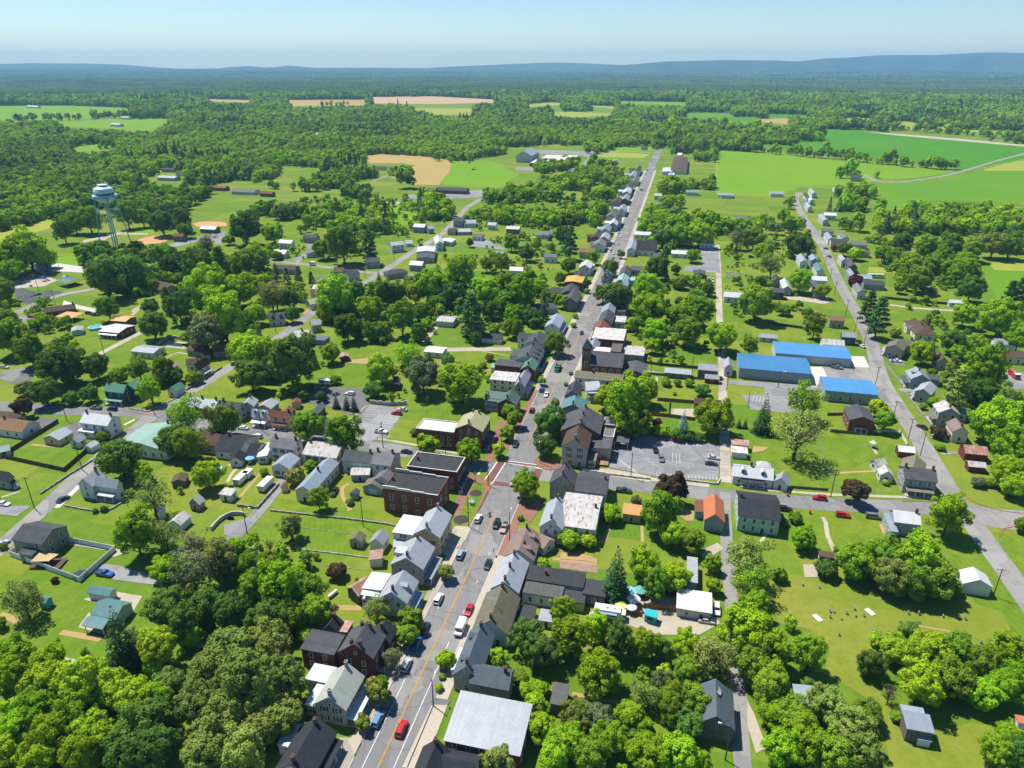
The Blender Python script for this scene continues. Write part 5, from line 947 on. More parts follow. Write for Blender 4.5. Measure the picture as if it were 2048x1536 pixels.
BDATA+='''
shed|rusty lane shed|white shed with streaky rusted roof beside the bridge lane|R E 1240 882 1168 948 w5 2.8 4.2 rust white|nowin
outhouse|tin outhouse|tiny white outhouse with tin roof behind the rusty lane shed|Q E 1060 852 1105 850 1108 886 1065 890 2.8 metal white gable.8|nowin
shed|rubble stone shed|narrow stone shed with rusty gable under the bright tree|R E 1332 765 1304 802 w4.5 2.8 4.8 rust stone
shed|flat tin garden shed|white garden shed with flat rusty roof at the trailer lawn|Q E 1496 735 1580 735 1576 776 1488 776 2.8 rust white shed.3
shed|mossy low hut|low dark hut with brown roof in the overgrown yard|Q E 1180 636 1265 642 1240 690 1160 682 2.4 brown oldwood gable1|nowin
shed|olive long garden shed|small tan shed with grey olive roof in the long garden|R F 815 1018 762 1064 w4.6 2.7 3.9 olive tan
shed|tin gabled garden store|ivory garden store with pale tin gable and porch front|R F 962 1004 908 1072 e1000,1060 3.2 5 metal ivory|gdoor:S1
shed|rust topped garden shed|ivory garden shed with rust red tin roof below the garden store|Q F 880 1150 960 1156 955 1216 872 1206 2.9 rustred ivory shed.5|nowin
shed|tiny dark tool shed|tiny dark tool shed beside the beige roofed garage|Q F 760 740 802 746 782 776 744 766 2.2 slate grey gable.7|nowin
shed|flat annexe shed|small flat roofed annexe behind the wide stone house|Q F 1040 1070 1114 1072 1105 1124 1034 1120 3 metal ivory|nowin

church|dark roofed chapel|pale chapel with broad dark roof and white gable front|R O 1060 1078 1196 1086 e1120,1150 4.6 9.6 char ivory;R O 1045 1070 1012 1128 w7 5 7.4 metal white;Q O 1166 1156 1226 1162 1220 1196 1160 1196 3 slate ivory
hall|long white parish hall|long low white hall right of the dark roofed chapel|R O 1290 1148 1482 1156 w9 3.4 5 white white
shed|grey car park shed|grey shed at the corner of the chapel car park|Q O 1440 1282 1516 1285 1515 1311 1438 1308 3 slate darkgrey gable.8|nowin
house|slate roofed chapel neighbour|slate roofed house across from the chapel lawn|R K 1000 238 962 285 w8 5 7.4 slate grey;Q K 1020 240 1100 245 1095 275 1015 270 3.8 slate tan
house|pale teal gabled house|white house with pale teal gables under the round street tree|R K 975 290 950 335 w8 5 7.4 copper white;Q K 990 310 1048 318 1040 342 985 335 3.6 copper white
house|lavender roofed house|small house with lavender grey roof among dark trees|R K 985 330 945 375 w7 4.6 6.8 bluegrey white
house|gold roofed brick house|brick house with gold metal roof on the main street|Q O 590 1320 700 1326 694 1368 572 1362 6.4 gold darkbrick gable.8
house|dark twin gabled house|dark house with twin gables right of the gold roofed brick house|R O 640 1285 725 1290 w8 5.8 8.2 slate grey;R O 690 1270 680 1310 w7 5.8 8 slate grey
house|charcoal terraced house|charcoal roofed house with long back wing on the main street|R O 622 1368 590 1420 w10 5.8 8.4 slate darkgrey;Q O 480 1395 590 1400 560 1440 455 1432 4.6 membrane grey
house|dark sided terrace|dark sided house with slate gable below the charcoal terrace|R O 640 1400 610 1470 w9 6 8.6 slate darkgrey
house|hidden grey bungalow|grey bungalow with hip roof behind the street gardens|R O 380 1505 470 1500 w10 3.6 6 slate grey hip
house|tin roofed street cottage|cream cottage with pale tin roof behind the brick garden walk|R K 520 560 490 630 w9 5.4 7.8 bluegrey ivory|porch:E,.9,2,bluegrey
house|white bay house|white house with pale gable and open porch on the main street|R O 735 1212 695 1245 w9 5.6 8 white white;Q O 690 1235 770 1240 760 1275 680 1270 4 white white
house|tan roofed teal house|teal sided house with tan roof among street trees|R O 672 1130 780 1135 w9 5 7.4 tan mint
'''
def auto_rows():
    rows=[]
    # the two terraces of small houses that follow the street into the distance
    cols=['white','ivory','lightgrey','grey','cream','bluegrey','oldbrick']; rfs=['metal','grey','slate','white','bluegrey','brown']
    adj={'metal':'tin','grey':'grey','slate':'slate','white':'white','bluegrey':'blue grey','brown':'brown'}
    spots=[(808,1082,10),(842,1040,9),(786,1035,8),(852,985,8),(905,945,8),(925,918,8),(888,890,9),(962,850,8),(925,800,9),(985,782,8),(995,735,9),(1008,702,8),(1050,660,8),(1035,625,8),(1068,590,7)]
    names=['nearest','second','third','fourth','fifth','sixth','seventh','eighth','ninth','tenth','eleventh','twelfth','thirteenth','fourteenth','last']
    for i,(x,y,wd) in enumerate(spots):
        r=rfs[(i*5+1)%6]; c=cols[(i*3)%7]; h=5.4+.5*(i%3)
        rows.append(f"house|{names[i]} far terrace house|{adj[r]} roofed {c.replace('lightgrey','pale grey').replace('bluegrey','blue grey').replace('oldbrick','brick')} house, {names[i]} of the far terrace along the main street|R O {x+14} {y-16} {x-16} {y+14} w{wd} {h} {h+2.6} {r} {c};R O {x-62} {y+4} {x-20} {y+6} w{wd-2} {h-1.4} {h} {r} {c}")
    far=[ # reg x y w(m long) ridge-dir, roof, wall, short, label
    ('Q',380,962,12,'slate','cream','cream balcony house','cream house with slate roof and balcony above the lane'),('Q',155,915,16,'grey','lightgrey','grey woodland ranch','long grey ranch among the trees left of the lane'),
    ('Q',382,752,16,'metal','white','tin roofed meadow edge house','tin roofed house at the edge of the lime meadow'),('Q',625,742,9,'metal','white','top street end house','pale house at the far top of the right street'),
    ('Q',590,772,9,'brown','white','brown roofed top street house','brown roofed house near the top of the right street'),('Q',612,790,8,'white','white','white roofed top street house','white roofed house near the top of the right street'),
    ('Q',582,812,8,'teal','bluegrey','teal roofed top street house','teal roofed house near the top of the right street'),('Q',598,836,8,'metal','ivory','lowest top street house','pale house lowest of the cluster at the top of the right street'),
    ('Q',830,722,24,'white','ivory','broad white roofed lodge','broad white roofed lodge at the meadow corner'),('Q',742,895,13,'white','white','flat white terrace','white house with flat bright roofs below the leafy bend'),('Q',700,918,10,'metal','lightgrey','stacked grey house','grey house stacked below the flat white terrace'),
    ('Q',725,1000,12,'grey','lightgrey','grey bend house','grey house at the bend of the right street'),('Q',835,1035,9,'grey','white','small white roadside house','small white house behind the grey bend house'),('Q',738,1042,9,'bluegrey','white','blue grey gable house','white house with blue grey gable below the bend'),
    ('Q',792,1070,12,'slate','cream','cream twin gable house','cream house with twin gables beside a dark red shrub'),('Q',925,1088,16,'grey','lightgrey','long grey bungalow','long grey bungalow behind the cream twin gable house'),('Q',950,1142,14,'slate','lightgrey','dark hip bungalow','bungalow with dark hip roof behind a bright bush'),
    ('Q',828,1188,7,'metal','ivory','ivory gabled house','narrow ivory house with pale gable by the parked cars'),('Q',882,1218,10,'slate','darkgrey','dark grey street house','dark grey house with slate roof below the ivory gabled house'),
    ('Q',888,1285,7,'metal','bluegrey','narrow blue grey house','narrow blue grey house with tin gable'),('Q',965,1312,12,'bluegrey','lightgrey','low tin wing house','low house with tin roof right of the narrow blue grey house'),
    ('Q',1035,1350,15,'slate','grey','grey hip roofed house','grey house with wide hip roof behind the white trailer'),('Q',940,1388,9,'grey','lightgrey','pale grey gabled house','pale grey gabled house by the dark red tree'),
    ('Q',628,1178,10,'bluegrey','bluegrey','blue gabled lane house','blue house with steep gable left of the right street'),('Q',556,1188,10,'metal','white','white side wing house','white low house left of the blue gabled lane house'),
    ('Q',668,1250,9,'teal','white','teal gabled white house','white house with teal gable at the right street'),('Q',658,1322,13,'white','white','bright flat roofed store','bright white flat roofed store at the right street'),('Q',655,1375,10,'slate','cream','cream roadside house','cream house half hidden by a street tree'),
    ('Q',445,1362,10,'white','grey','white porched house','white roofed porched house right of the navy house'),('Q',372,1402,12,'slate','navy','navy gabled house','navy house with slate roof beside the willowy tree'),('Q',110,1432,16,'white','white','white roofed lane garage','long white roofed garage beside the cemetery lane'),
    ('Q',380,1320,6,'slate','bluegrey','small blue garden house','small blue garden house behind the navy gabled house'),('Q',922,640,14,'slate','grey','grove farmhouse','grey farmhouse hidden in a grove on the meadow'),('Q',48,762,14,'metal','white','tin barn by the meadow','white tin barn at the meadow hedge'),
    ('Q',1590,1482,9,'white','white','white corner shed','small white shed at the end of the long timber fence'),
    ('Q',226,222,26,'metal','oldwood','distant timber barn','large timber barn on the distant farm'),('Q',55,212,16,'slate','white','distant white farmhouse','white farmhouse beside the distant silo'),('Q',45,308,34,'slate','grey','long dark poultry shed','long dark poultry shed on the distant farm'),('Q',205,318,18,'white','white','distant white stable','small white stable on the distant meadow'),
    ('M',415,402,22,'slate','white','dormered woodland house','white dormered house alone in the left woods'),('M',22,568,24,'metal','white','white edge house','white house at the left edge of the woods'),('M',1140,592,16,'slate','grey','dark woodland ranch','dark ranch on a lawn above the water tower'),
    ('M',1135,645,22,'metal','lightgrey','long pale trailer home','long pale trailer home below the dark woodland ranch'),('M',1220,612,12,'brown','white','brown roofed trailer','brown roofed trailer right of the dark woodland ranch'),('M',1485,712,16,'redbrown','oldbrick','brown woodland bungalow','brown bungalow at the lawn edge above the ball field'),
    ('M',1655,735,26,'grey','lightgrey','long grey trailer','long grey trailer behind the brown bungalow'),('M',1800,750,14,'redbrown','oldbrick','red brown ranch','red brown ranch right of the long grey trailer'),('M',1205,1035,9,'redbrown','oldwood','rust roofed dugout','rust roofed dugout beside the clay infield'),
    ('M',1412,985,14,'metal','oldwood','white roofed stand','white roofed spectator stand at the far ball field'),('M',225,172,40,'white','white','distant white barn','white barn at the far edge of the lime field'),('M',850,245,22,'metal','white','far meadow house','far house in a clump of trees on the left meadow'),('M',785,290,24,'metal','ivory','far low farm','far low farm building on the left meadow'),
    ('N',350,536,16,'blue','white','blue roofed woodland house','blue roofed house in the woods above the pines'),('N',450,480,22,'metal','white','pale woodland ranch','pale ranch in the middle woods'),('N',405,352,20,'grey','white','grey far house','grey far house in the upper woods'),('N',540,355,16,'metal','white','far white gable','far white gable in the upper woods'),
    ('N',1402,385,24,'slate','white','white manor in woods','white manor with dark roof among the upper woods'),('N',1495,285,22,'metal','lightgrey','blue grey far house','blue grey far house on the upper ridge'),('N',690,272,24,'white','white','white far lodge','white lodge on the upper left ridge'),
    ('N',1700,960,8,'metal','white','white backyard trailer','white trailer in the fenced back field'),('N',1842,985,12,'rust','oldwood','brown backyard barn','brown backyard barn near the grey double garage'),
    ('O',1432,742,16,'green','white','green roofed stable','green roofed stable at the meadow hedge'),('O',1770,920,14,'grey','lightgrey','pale bungalow in trees','pale bungalow among trees behind the chapel'),('O',1985,965,12,'slate','cream','slate roofed edge house','slate roofed house left of the right street trees'),
    ('O',410,125,60,'white','white','far white works','white works building far beyond the school'),('J',1865,250,10,'white','white','white hidden cottage','white cottage hidden in the middle gardens'),('K',478,160,10,'grey','white','pale garden house','pale garden house in the back yards'),
    ('L',790,580,9,'tan','tan','tan gabled street house','tan house with brown and green roofs at the right street'),('L',870,690,8,'metal','navy','navy narrow house','narrow navy house with pale roof at the right street'),('L',762,738,12,'rust','white','rust striped annexe','rust striped annexe left of the navy narrow house'),
    ('L',325,702,10,'metal','lightgrey','grey yard sheds','grey yard sheds behind the blue storage halls'),('L',1918,735,11,'metal','white','white house by the edge trees','white house with grey roof among the right edge trees'),('L',1950,815,14,'brown','cream','brown hip house','cream house with brown roof at the right edge'),
    ('K',1540,905,10,'metal','darkgrey','dark lane garage','dark garage with pale roof at the lane corner'),('K',1335,935,13,'metal','darkgrey','long dark open shed','long dark shed with pale roof on the back lawn'),('K',1565,975,7,'metal','barnred','red lane shed','small red shed with pale roof at the lane'),
    ('K',1535,1140,12,'brown','oldwood','brown roofed lane shed','brown roofed shed beside the wooden fence'),('K',1450,425,9,'redbrown','oldwood','brown garden shed','brown garden shed in the middle gardens'),('L',640,545,6,'rustred','white','tiny red roofed shed','tiny red roofed shed on the garden lawn'),
    ('L',1460,1280,10,'rust','white','hidden rust porch','rust roofed porch behind the brick chimney house') if False else ('O',960,1478,9,'rust','white','tiny tin garden house','tiny tin roofed house among the dark trees')]
    far+=[('O',1098,1022,15,'white','white','low white street shop','low white shop building above the dark roofed chapel'),('O',1530,658,10,'grey','grey','grey meadow shed','small grey shed near the lime meadow corner'),('O',1655,764,18,'metal','white','long tin meadow shed','long tin roofed shed beside the lime meadow'),('N',478,1042,12,'slate','grey','slate pine house','dark roofed house beside the pines of the park lane'),
     ('N',312,1078,11,'metal','white','white clustered cottage','white cottage clustered at the pine edge'),('J',318,238,15,'slate','grey','charcoal lane bungalow','charcoal roofed bungalow across the park lane'),('J',190,335,8,'brown','tan','brown tree cottage','small brown cottage under the thin pines'),('J',540,372,9,'white','white','white lean cottage','low white cottage beside the grey metal carport'),('K',135,145,6,'blue','lightgrey','blue topped garden shed','small blue topped shed in the back gardens'),
     ('O',1530,1078,12,'metal','white','tin roofs behind the car park','tin roofed house behind the chapel car park'),('O',1330,345,12,'slate','white','hidden avenue house','house half hidden at the avenue end'),('O',1090,215,14,'white','white','bright far house','bright house far up the avenue'),('O',1150,222,16,'metal','white','tin far house','tin roofed house far up the avenue'),('O',545,862,8,'white','white','white hedge shed','small white shed in the middle orchards'),('O',1210,820,9,'grey','white','pale fir house','pale house among dark firs by the avenue'),
     ('O',1200,765,9,'white','white','white fir house','white house among firs opposite the terrace'),('L',60,880,7,'metal','white','white lane kiosk','small white store beside the wide blue roofed storage hall'),('Q',1110,1150,9,'grey','white','hedge cottage','cottage behind the bright bush of the right street'),('L',1480,830,9,'brown','tan','brown garden annexe','brown garden annexe behind the tan ell shaped house')]
    k=0
    for rg,x,y in (('N',262,362),('N',945,372),('N',1160,372),('N',745,282),('N',1602,294),('N',535,464),('N',22,492),('N',135,528),('N',1560,400),('M',880,352),('M',1470,545),('M',1640,490),('O',215,197),('O',1282,352),('N',640,470),('N',820,330),('M',1340,420),('M',610,330)):
        r,c,nm=(('metal','white','pale tin roofed'),('slate','lightgrey','grey roofed'),('brown','ivory','brown roofed'))[k%3]; k+=1; pl_=('left','middle','right')[0 if rg=='M' else 1 if rg=='N' else 2]; nth=('first','second','third','fourth','fifth','sixth')[(k-1)//3]
        far.append((rg,x,y,18,r,c,f'{nth} {nm} far woodland house',f'{nth} {nm} house glimpsed in the {pl_} far woods'))
    for (rg,x,y,ln,r,c,sh,lb) in far:
        u,v=px(rg,x,y); hr=5.6 if ln>13 else 6.6; he=hr-(1.9 if ln<24 else 2.4)
        if 'far' in sh or 'distant' in sh: he,hr=he+1.5,hr+2.5
        k=F_PX/depth(*gp(u,v,hr),hr)/ZK; half=ln*k/2
        nm='barn' if 'barn' in sh else 'shed' if ('shed' in sh) else 'garage' if 'garage' in sh else 'house'
        wd=max(4.5,min(ln*.62,14)); par=rg in 'QL' and ln<11 and nm=='house' and y>700
        if nm=='shed': he,hr,wd=2.7,4.0,max(4,ln*.5)
        if nm in('garage','shed') and ln>25: wd=12
        if par: rows.append(f"{nm}|{sh}|{lb}|R {rg} {x-.12*half} {y-half*.55} {x+.12*half} {y+half*.55} w{wd:.1f} {he} {hr} {r} {c} nosnap")
        else: rows.append(f"{nm}|{sh}|{lb}|R {rg} {x-half:.1f} {y-half*.06:.1f} {x+half:.1f} {y+half*.06:.1f} w{wd:.1f} {he} {hr} {r} {c}")
    return rows
for ln_ in [q for q in BDATA.strip().split('\n') if q.strip()]+auto_rows():
    ln_=ln_.replace(';|','|')
    building(ln_)
# church tower of the brick church, belonging to it
ch=[o for o in col.objects if o.parent is None and o.name.startswith('church')][0]
def tower():
    wg=[b for b in BLD if b[0]=='brick church'][0][3][0]
    c=P('K',723,770,16.0)-0; d=c-wg['c']; x=float(np.dot(d,wg['dx'])); y=float(np.dot(d,wg['dy'])); s=2.1; b=MB()
    b.box(x-s,y-s,-.3,x+s,y+s,14.2); b.box(x-s-.15,y-s-.15,14.2,x+s+.15,y+s+.15,14.6)
    t=link('tower',b.mesh('tower',WALL['brick']),ch)
    b=MB(); b.add([(x-s-.2,y-s-.2,14.6),(x+s+.2,y-s-.2,14.6),(x+s+.2,y+s+.2,14.6),(x-s-.2,y+s+.2,14.6),(x,y,19.2)],[(3,2,1,0),(0,1,4),(1,2,4),(2,3,4),(3,0,4)]); link('spire',b.mesh('spire',ROOF['slate']),t)
    def arch(w_,h):
        b=MB(); pts=[(-w_/2,0),(w_/2,0),(w_/2,h-w_/2)]+[(w_/2*math.cos(a),h-w_/2+w_/2*math.sin(a)) for a in np.linspace(.3,math.pi-.3,6)]+[(-w_/2,h-w_/2)]
        q=[(px_*1.3,pz*1.08-.1) for px_,pz in pts]; n=len(pts)
        b.add([(a,.02,z) for a,z in q]+[(a,-.06,z) for a,z in q],[tuple(range(n,2*n)),]+[(i,(i+1)%n,n+(i+1)%n,n+i) for i in range(n)],0)
        b.add([(a,-.09,z) for a,z in pts],[tuple(range(n))],1); return b.mesh('arched_window',[M_FRAME,M_GLASS])
    a1=arch(1.3,3.4); a2=arch(.9,2.2)
    for sx in (-.5,.5):
        link('arched_window',a2,ch,(x+sx*1.9,y-s-.02,10.8),0); link('arched_window',a2,ch,(x+s+.02,y+sx*1.9,10.8),math.pi/2)
    link('arched_window',a1,ch,(x,y-s-.02,4.5),0)
    for sy in (-1,1):
        for i in range(4):
            u=(i-1.5)*wg['L']/4.4+.8; link('arched_window',a1,ch,(u,sy*(wg['W']/2+.02),2.2),0 if sy<0 else math.pi)
tower()
# ================================================================== TREES
def foliage_mat(name,c,c2,c3=None,trans=.30):
    m,n,b,o=_nodes('leaf_'+name); n.nodes.remove(b)
    at=n.nodes.new('ShaderNodeAttribute'); at.attribute_name='v'; at.attribute_type='GEOMETRY'
    oi=n.nodes.new('ShaderNodeObjectInfo')
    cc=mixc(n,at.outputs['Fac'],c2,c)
    if c3:
        q=mathn(n,'GREATER_THAN',at.outputs['Fac'],.66); cc=mixc(n,q,cc,c3)
    hs=n.nodes.new('ShaderNodeHueSaturation'); n.links.new(cc,hs.inputs['Color'])
    n.links.new(mathn(n,'MULTIPLY_ADD',oi.outputs['Random'],.035,.468),hs.inputs['Hue'])
    fr=mathn(n,'FRACT',mathn(n,'MULTIPLY',oi.outputs['Random'],17.3)); n.links.new(mathn(n,'MULTIPLY_ADD',fr,.55,.72),hs.inputs['Value'])
    d=n.nodes.new('ShaderNodeBsdfDiffuse'); t=n.nodes.new('ShaderNodeBsdfTranslucent'); mx=n.nodes.new('ShaderNodeMixShader'); mx.inputs[0].default_value=trans
    n.links.new(hs.outputs[0],d.inputs[0]); n.links.new(hs.outputs[0],t.inputs[0]); n.links.new(d.outputs[0],mx.inputs[1]); n.links.new(t.outputs[0],mx.inputs[2]); n.links.new(mx.outputs[0],o.inputs[0])
    return m
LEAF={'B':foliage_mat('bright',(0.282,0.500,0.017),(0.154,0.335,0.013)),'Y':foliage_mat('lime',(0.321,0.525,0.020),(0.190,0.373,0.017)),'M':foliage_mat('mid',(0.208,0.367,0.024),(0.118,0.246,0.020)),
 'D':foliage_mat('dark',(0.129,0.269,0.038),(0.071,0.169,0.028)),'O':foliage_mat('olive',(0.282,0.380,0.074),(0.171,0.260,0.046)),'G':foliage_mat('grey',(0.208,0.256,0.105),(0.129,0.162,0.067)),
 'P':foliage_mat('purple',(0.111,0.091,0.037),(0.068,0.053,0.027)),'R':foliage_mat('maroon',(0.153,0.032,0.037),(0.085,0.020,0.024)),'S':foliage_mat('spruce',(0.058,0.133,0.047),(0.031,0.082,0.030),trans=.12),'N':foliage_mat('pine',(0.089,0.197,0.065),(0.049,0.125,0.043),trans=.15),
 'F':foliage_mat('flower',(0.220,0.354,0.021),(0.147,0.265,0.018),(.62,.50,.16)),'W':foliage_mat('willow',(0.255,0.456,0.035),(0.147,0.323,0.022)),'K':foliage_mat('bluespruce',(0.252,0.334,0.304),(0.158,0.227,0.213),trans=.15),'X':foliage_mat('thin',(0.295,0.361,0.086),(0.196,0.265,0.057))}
BARK=plain('bark',(.10,.075,.055),(.065,.05,.036),scale=3); BARKG=plain('grey_bark',(.20,.18,.155),(.14,.125,.105),scale=3)
def unit(a): return a/np.maximum(np.linalg.norm(a,axis=-1,keepdims=True),1e-9)
def cards(name,pos,nor,size,v,asp=1.0,rng=None,droop=None):
    n=len(pos); up=rng.normal(size=(n,3)) if droop is None else np.tile(np.array([0,0,1.0]),(n,1))+rng.normal(size=(n,3))*.15
    t=unit(np.cross(nor,up)); b=np.cross(nor,t); size=size.reshape(-1,1)
    w_=t*size*.5; h=b*size*.5*asp; bend=nor*size*.16
    V=np.stack([pos-w_-h*.55,pos-h+bend*.0+w_*.1,pos+w_-h*.35,pos+w_*.8+h*.6,pos+h-w_*.15,pos-w_*.85+h*.5],1).reshape(-1,3)
    me=bpy.data.meshes.new(name); me.vertices.add(6*n); me.vertices.foreach_set('co',V.astype(np.float32).ravel())
    me.loops.add(6*n); me.loops.foreach_set('vertex_index',np.arange(6*n,dtype=np.int32)); me.polygons.add(n); me.polygons.foreach_set('loop_start',np.arange(0,6*n,6,dtype=np.int32))
    at=me.attributes.new('v','FLOAT','FACE'); at.data.foreach_set('value',v.astype(np.float32)); me.update(calc_edges=True); return me
def crown(name,seed,a=.95,npuff=70,nl=150,s=.035,pr=(.085,.155),flat=1.0,core=450,low=-.8,rough=.24,droop=None,conv=.0,top=0):
    """a crown of leaf cards, 1 wide, base at z=0, a high"""
    r=np.random.default_rng(seed); ph=r.uniform(0,6.28,8)
    i=np.arange(npuff)+.5; zz=1-(1-low)*i/npuff; th=i*2.39996+r.uniform(0,6)+r.normal(size=npuff)*.3; q=np.sqrt(np.maximum(0,1-zz*zz)); d=np.stack([q*np.cos(th),q*np.sin(th),zz],1)
    lump=1+rough*(np.sin(th*2+ph[0])*.5+np.sin(th*3+ph[1]+zz*3)*.5+r.normal(size=npuff)*.55)
    k=r.uniform(.60,.80,npuff)*lump; rad=r.uniform(*pr,npuff)
    shape=np.ones(npuff)
    if conv: shape=1-conv*np.clip(zz,-1,1)
    pc=d*np.stack([.5*k*shape,.5*k*shape,.5*a*k],1)+np.array([0,0,a*.5])
    pv=r.uniform(0,1,npuff)
    P_,N_,V_,S_=[],[],[],[]
    for j in range(npuff):
        n=int(nl*(rad[j]/.13)**1.6); e=unit(r.normal(size=(n,3))+d[j]*.55+np.array([0,0,.35])); rr=rad[j]*r.uniform(.55,1.08,(n,1))
        sq=np.array([1,1,flat]); P_.append(pc[j]+e*rr*sq*np.array([1,1,.85])); N_.append(unit(e*.95+d[j]*.2+r.normal(size=(n,3))*.38+np.array([0,0,.1]))); V_.append(np.clip(pv[j]*.55+r.uniform(0,1,n)*.5,0,1)); S_.append(s*r.uniform(.65,1.35,n))
    if core:
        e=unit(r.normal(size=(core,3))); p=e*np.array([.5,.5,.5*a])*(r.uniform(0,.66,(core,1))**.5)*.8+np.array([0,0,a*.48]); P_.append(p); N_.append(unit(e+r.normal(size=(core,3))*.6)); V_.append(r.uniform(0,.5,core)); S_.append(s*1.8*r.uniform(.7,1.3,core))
    P_=np.concatenate(P_); P_[:,2]=np.maximum(P_[:,2],.0)
    return cards(name,P_,np.concatenate(N_),np.concatenate(S_),np.concatenate(V_),rng=r,droop=droop,asp=2.6 if droop else 1.0)
def spruce(name,seed,a=1.9,layers=15,s=.055,n0=30):
    r=np.random.default_rng(seed); P_,N_,V_,S_=[],[],[],[]
    for L in range(layers):
        t=L/(layers-1); R0=.5*(1-t)**.85+.02; z0=a*(.02+.96*t); nb=max(4,int(15*(1-t)+4)); off=r.uniform(0,6.3)
        for k in range(nb):
            an=off+k*6.283/nb+r.normal()*.12; n=max(4,int(n0*(1-t)**.8)); u=r.uniform(.15,1,n)**.7; rr=R0*r.uniform(.82,1.12); lat=r.normal(size=n)*.05*(1-t*.6)
            x=np.cos(an)*u*rr-np.sin(an)*lat; y=np.sin(an)*u*rr+np.cos(an)*lat; z=z0-u*rr*.33+r.normal(size=n)*.018+.04
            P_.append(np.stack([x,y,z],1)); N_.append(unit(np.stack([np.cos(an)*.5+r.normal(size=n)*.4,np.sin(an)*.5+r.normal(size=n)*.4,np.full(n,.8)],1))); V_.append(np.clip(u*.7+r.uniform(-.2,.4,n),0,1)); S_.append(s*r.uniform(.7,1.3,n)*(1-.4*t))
    P_=np.concatenate(P_); P_[:,2]=np.maximum(P_[:,2],0); return cards(name,P_,np.concatenate(N_),np.concatenate(S_),np.concatenate(V_),rng=r)
def pine(name,seed,a=1.45,n=34):
    r=np.random.default_rng(seed); P_,N_,V_,S_=[],[],[],[]
    for k in range(n):
        t=(k+.5)/n; R0=.5*(1-t)**.6*r.uniform(.6,1.1); an=k*2.4+r.normal()*.3; c=np.array([math.cos(an)*R0*.75,math.sin(an)*R0*.75,a*(.05+.9*t)]); m=int(150*(1-.5*t)); pv=r.uniform()
        e=unit(r.normal(size=(m,3))); p=c+e*np.array([.17,.17,.07])*(1-.35*t)*r.uniform(.4,1.05,(m,1)); P_.append(p); N_.append(unit(e*.5+np.array([0,0,.6])+r.normal(size=(m,3))*.5)); V_.append(np.clip(pv*.5+r.uniform(0,.5,m),0,1)); S_.append(.042*r.uniform(.7,1.3,m))
    P_=np.concatenate(P_); P_[:,2]=np.maximum(P_[:,2],0); return cards(name,P_,np.concatenate(N_),np.concatenate(S_),np.concatenate(V_),rng=r)
def trunk(name,seed,h,a,limbs=7,r0=.03,spread=.33,straight=False,twigs=0):
    r=np.random.default_rng(seed); b=MB(); top=h+a*(.85 if straight else .45)
    p=[(0,0,-.02),(r.normal()*.01,r.normal()*.01,h*.6),(r.normal()*.015,r.normal()*.015,h+a*.15),(r.normal()*.03,r.normal()*.03,top)]
    b.tube(p[0],p[1],r0*1.25,r0,7); b.tube(p[1],p[2],r0,r0*.8,7); b.tube(p[2],p[3],r0*.8,r0*.25,6)
    for i in range(limbs):
        an=i*2.4+r.normal()*.3; z=h+a*(.02+.3*i/max(1,limbs)); e=(math.cos(an)*spread*r.uniform(.7,1.1),math.sin(an)*spread*r.uniform(.7,1.1),z+a*r.uniform(.18,.4))
        s=(0,0,z); mid=tuple((s[k]+e[k])/2+(0,0,.03)[k] for k in range(3)); b.tube(s,mid,r0*.5,r0*.36,5); b.tube(mid,e,r0*.36,r0*.12,5)
        for t in range(twigs):
            f=tuple(mid[k]+(r.normal()*.13,r.normal()*.13,abs(r.normal())*.16)[k] for k in range(3)); b.tube(mid,f,r0*.2,r0*.05,4)
    return b.mesh(name,BARK)
# shape library: name -> (crown meshes, trunk mesh, aspect, clear stem as a share of width)
SHAPES={}
def shape(k,fn,n,a,h,**kw):
    SHAPES[k]=([fn(i) for i in range(n)],[trunk('trunk',50+i+hash_(k),h,a,**kw) for i in range(2)],a,h)
def hash_(s): return sum(map(ord,s))*7
shape('round',lambda i:crown('crown',10+i,a=.95+.06*(i%3),rough=.2),6,.97,.07)
shape('tall',lambda i:crown('crown',30+i,a=1.3,npuff=84,nl=130,pr=(.08,.135),rough=.24),4,1.3,.08)
shape('sparse',lambda i:crown('crown',50+i,a=1.0,npuff=46,nl=52,s=.036,pr=(.10,.17),core=120,rough=.3),3,1.0,.12,limbs=11,spread=.38,twigs=4)
shape('open',lambda i:crown('crown',60+i,a=.95,npuff=70,nl=26,s=.028,pr=(.09,.15),core=60,rough=.25),2,.95,.16,limbs=14,spread=.40,twigs=6)
shape('bush',lambda i:crown('crown',70+i,a=.8,npuff=30,nl=75,s=.085,pr=(.16,.24),core=200,low=-.2,rough=.18),4,.8,.02,limbs=3)
shape('spruce',lambda i:spruce('crown',80+i),3,1.9,.03,limbs=0,straight=True)
shape('pine',lambda i:pine('crown',90+i),3,1.45,.12,limbs=6,straight=True)
shape('weep',lambda i:crown('crown',100+i,a=1.25,npuff=54,nl=80,s=.034,pr=(.12,.18),low=-.8,rough=.28,droop=True,core=250),2,1.25,.08)
shape('street',lambda i:crown('crown',110+i,a=.85,npuff=34,nl=95,s=.075,pr=(.14,.22),core=160,rough=.28),4,.85,.28,r0=.025)
shape('bare',lambda i:crown('crown',120+i,a=1.2,npuff=30,nl=7,s=.03,pr=(.1,.16),core=0,rough=.3),1,1.2,.15,limbs=18,spread=.36,twigs=8)
NAMES={'B':('bright green','leafy tree'),'Y':('lime green','leafy tree'),'M':('mid green','leafy tree'),'D':('dark green','leafy tree'),'O':('olive green','leafy tree'),'G':('thin grey green','tree'),'P':('purple brown','tree'),'R':('dark red','tree'),
 'S':('dark','spruce'),'N':('dark','pine'),'F':('cream flowering','tree'),'W':('drooping','willow'),'K':('silvery blue','spruce'),'X':('airy yellow green','tree'),'Z':('bare branched','tree')}
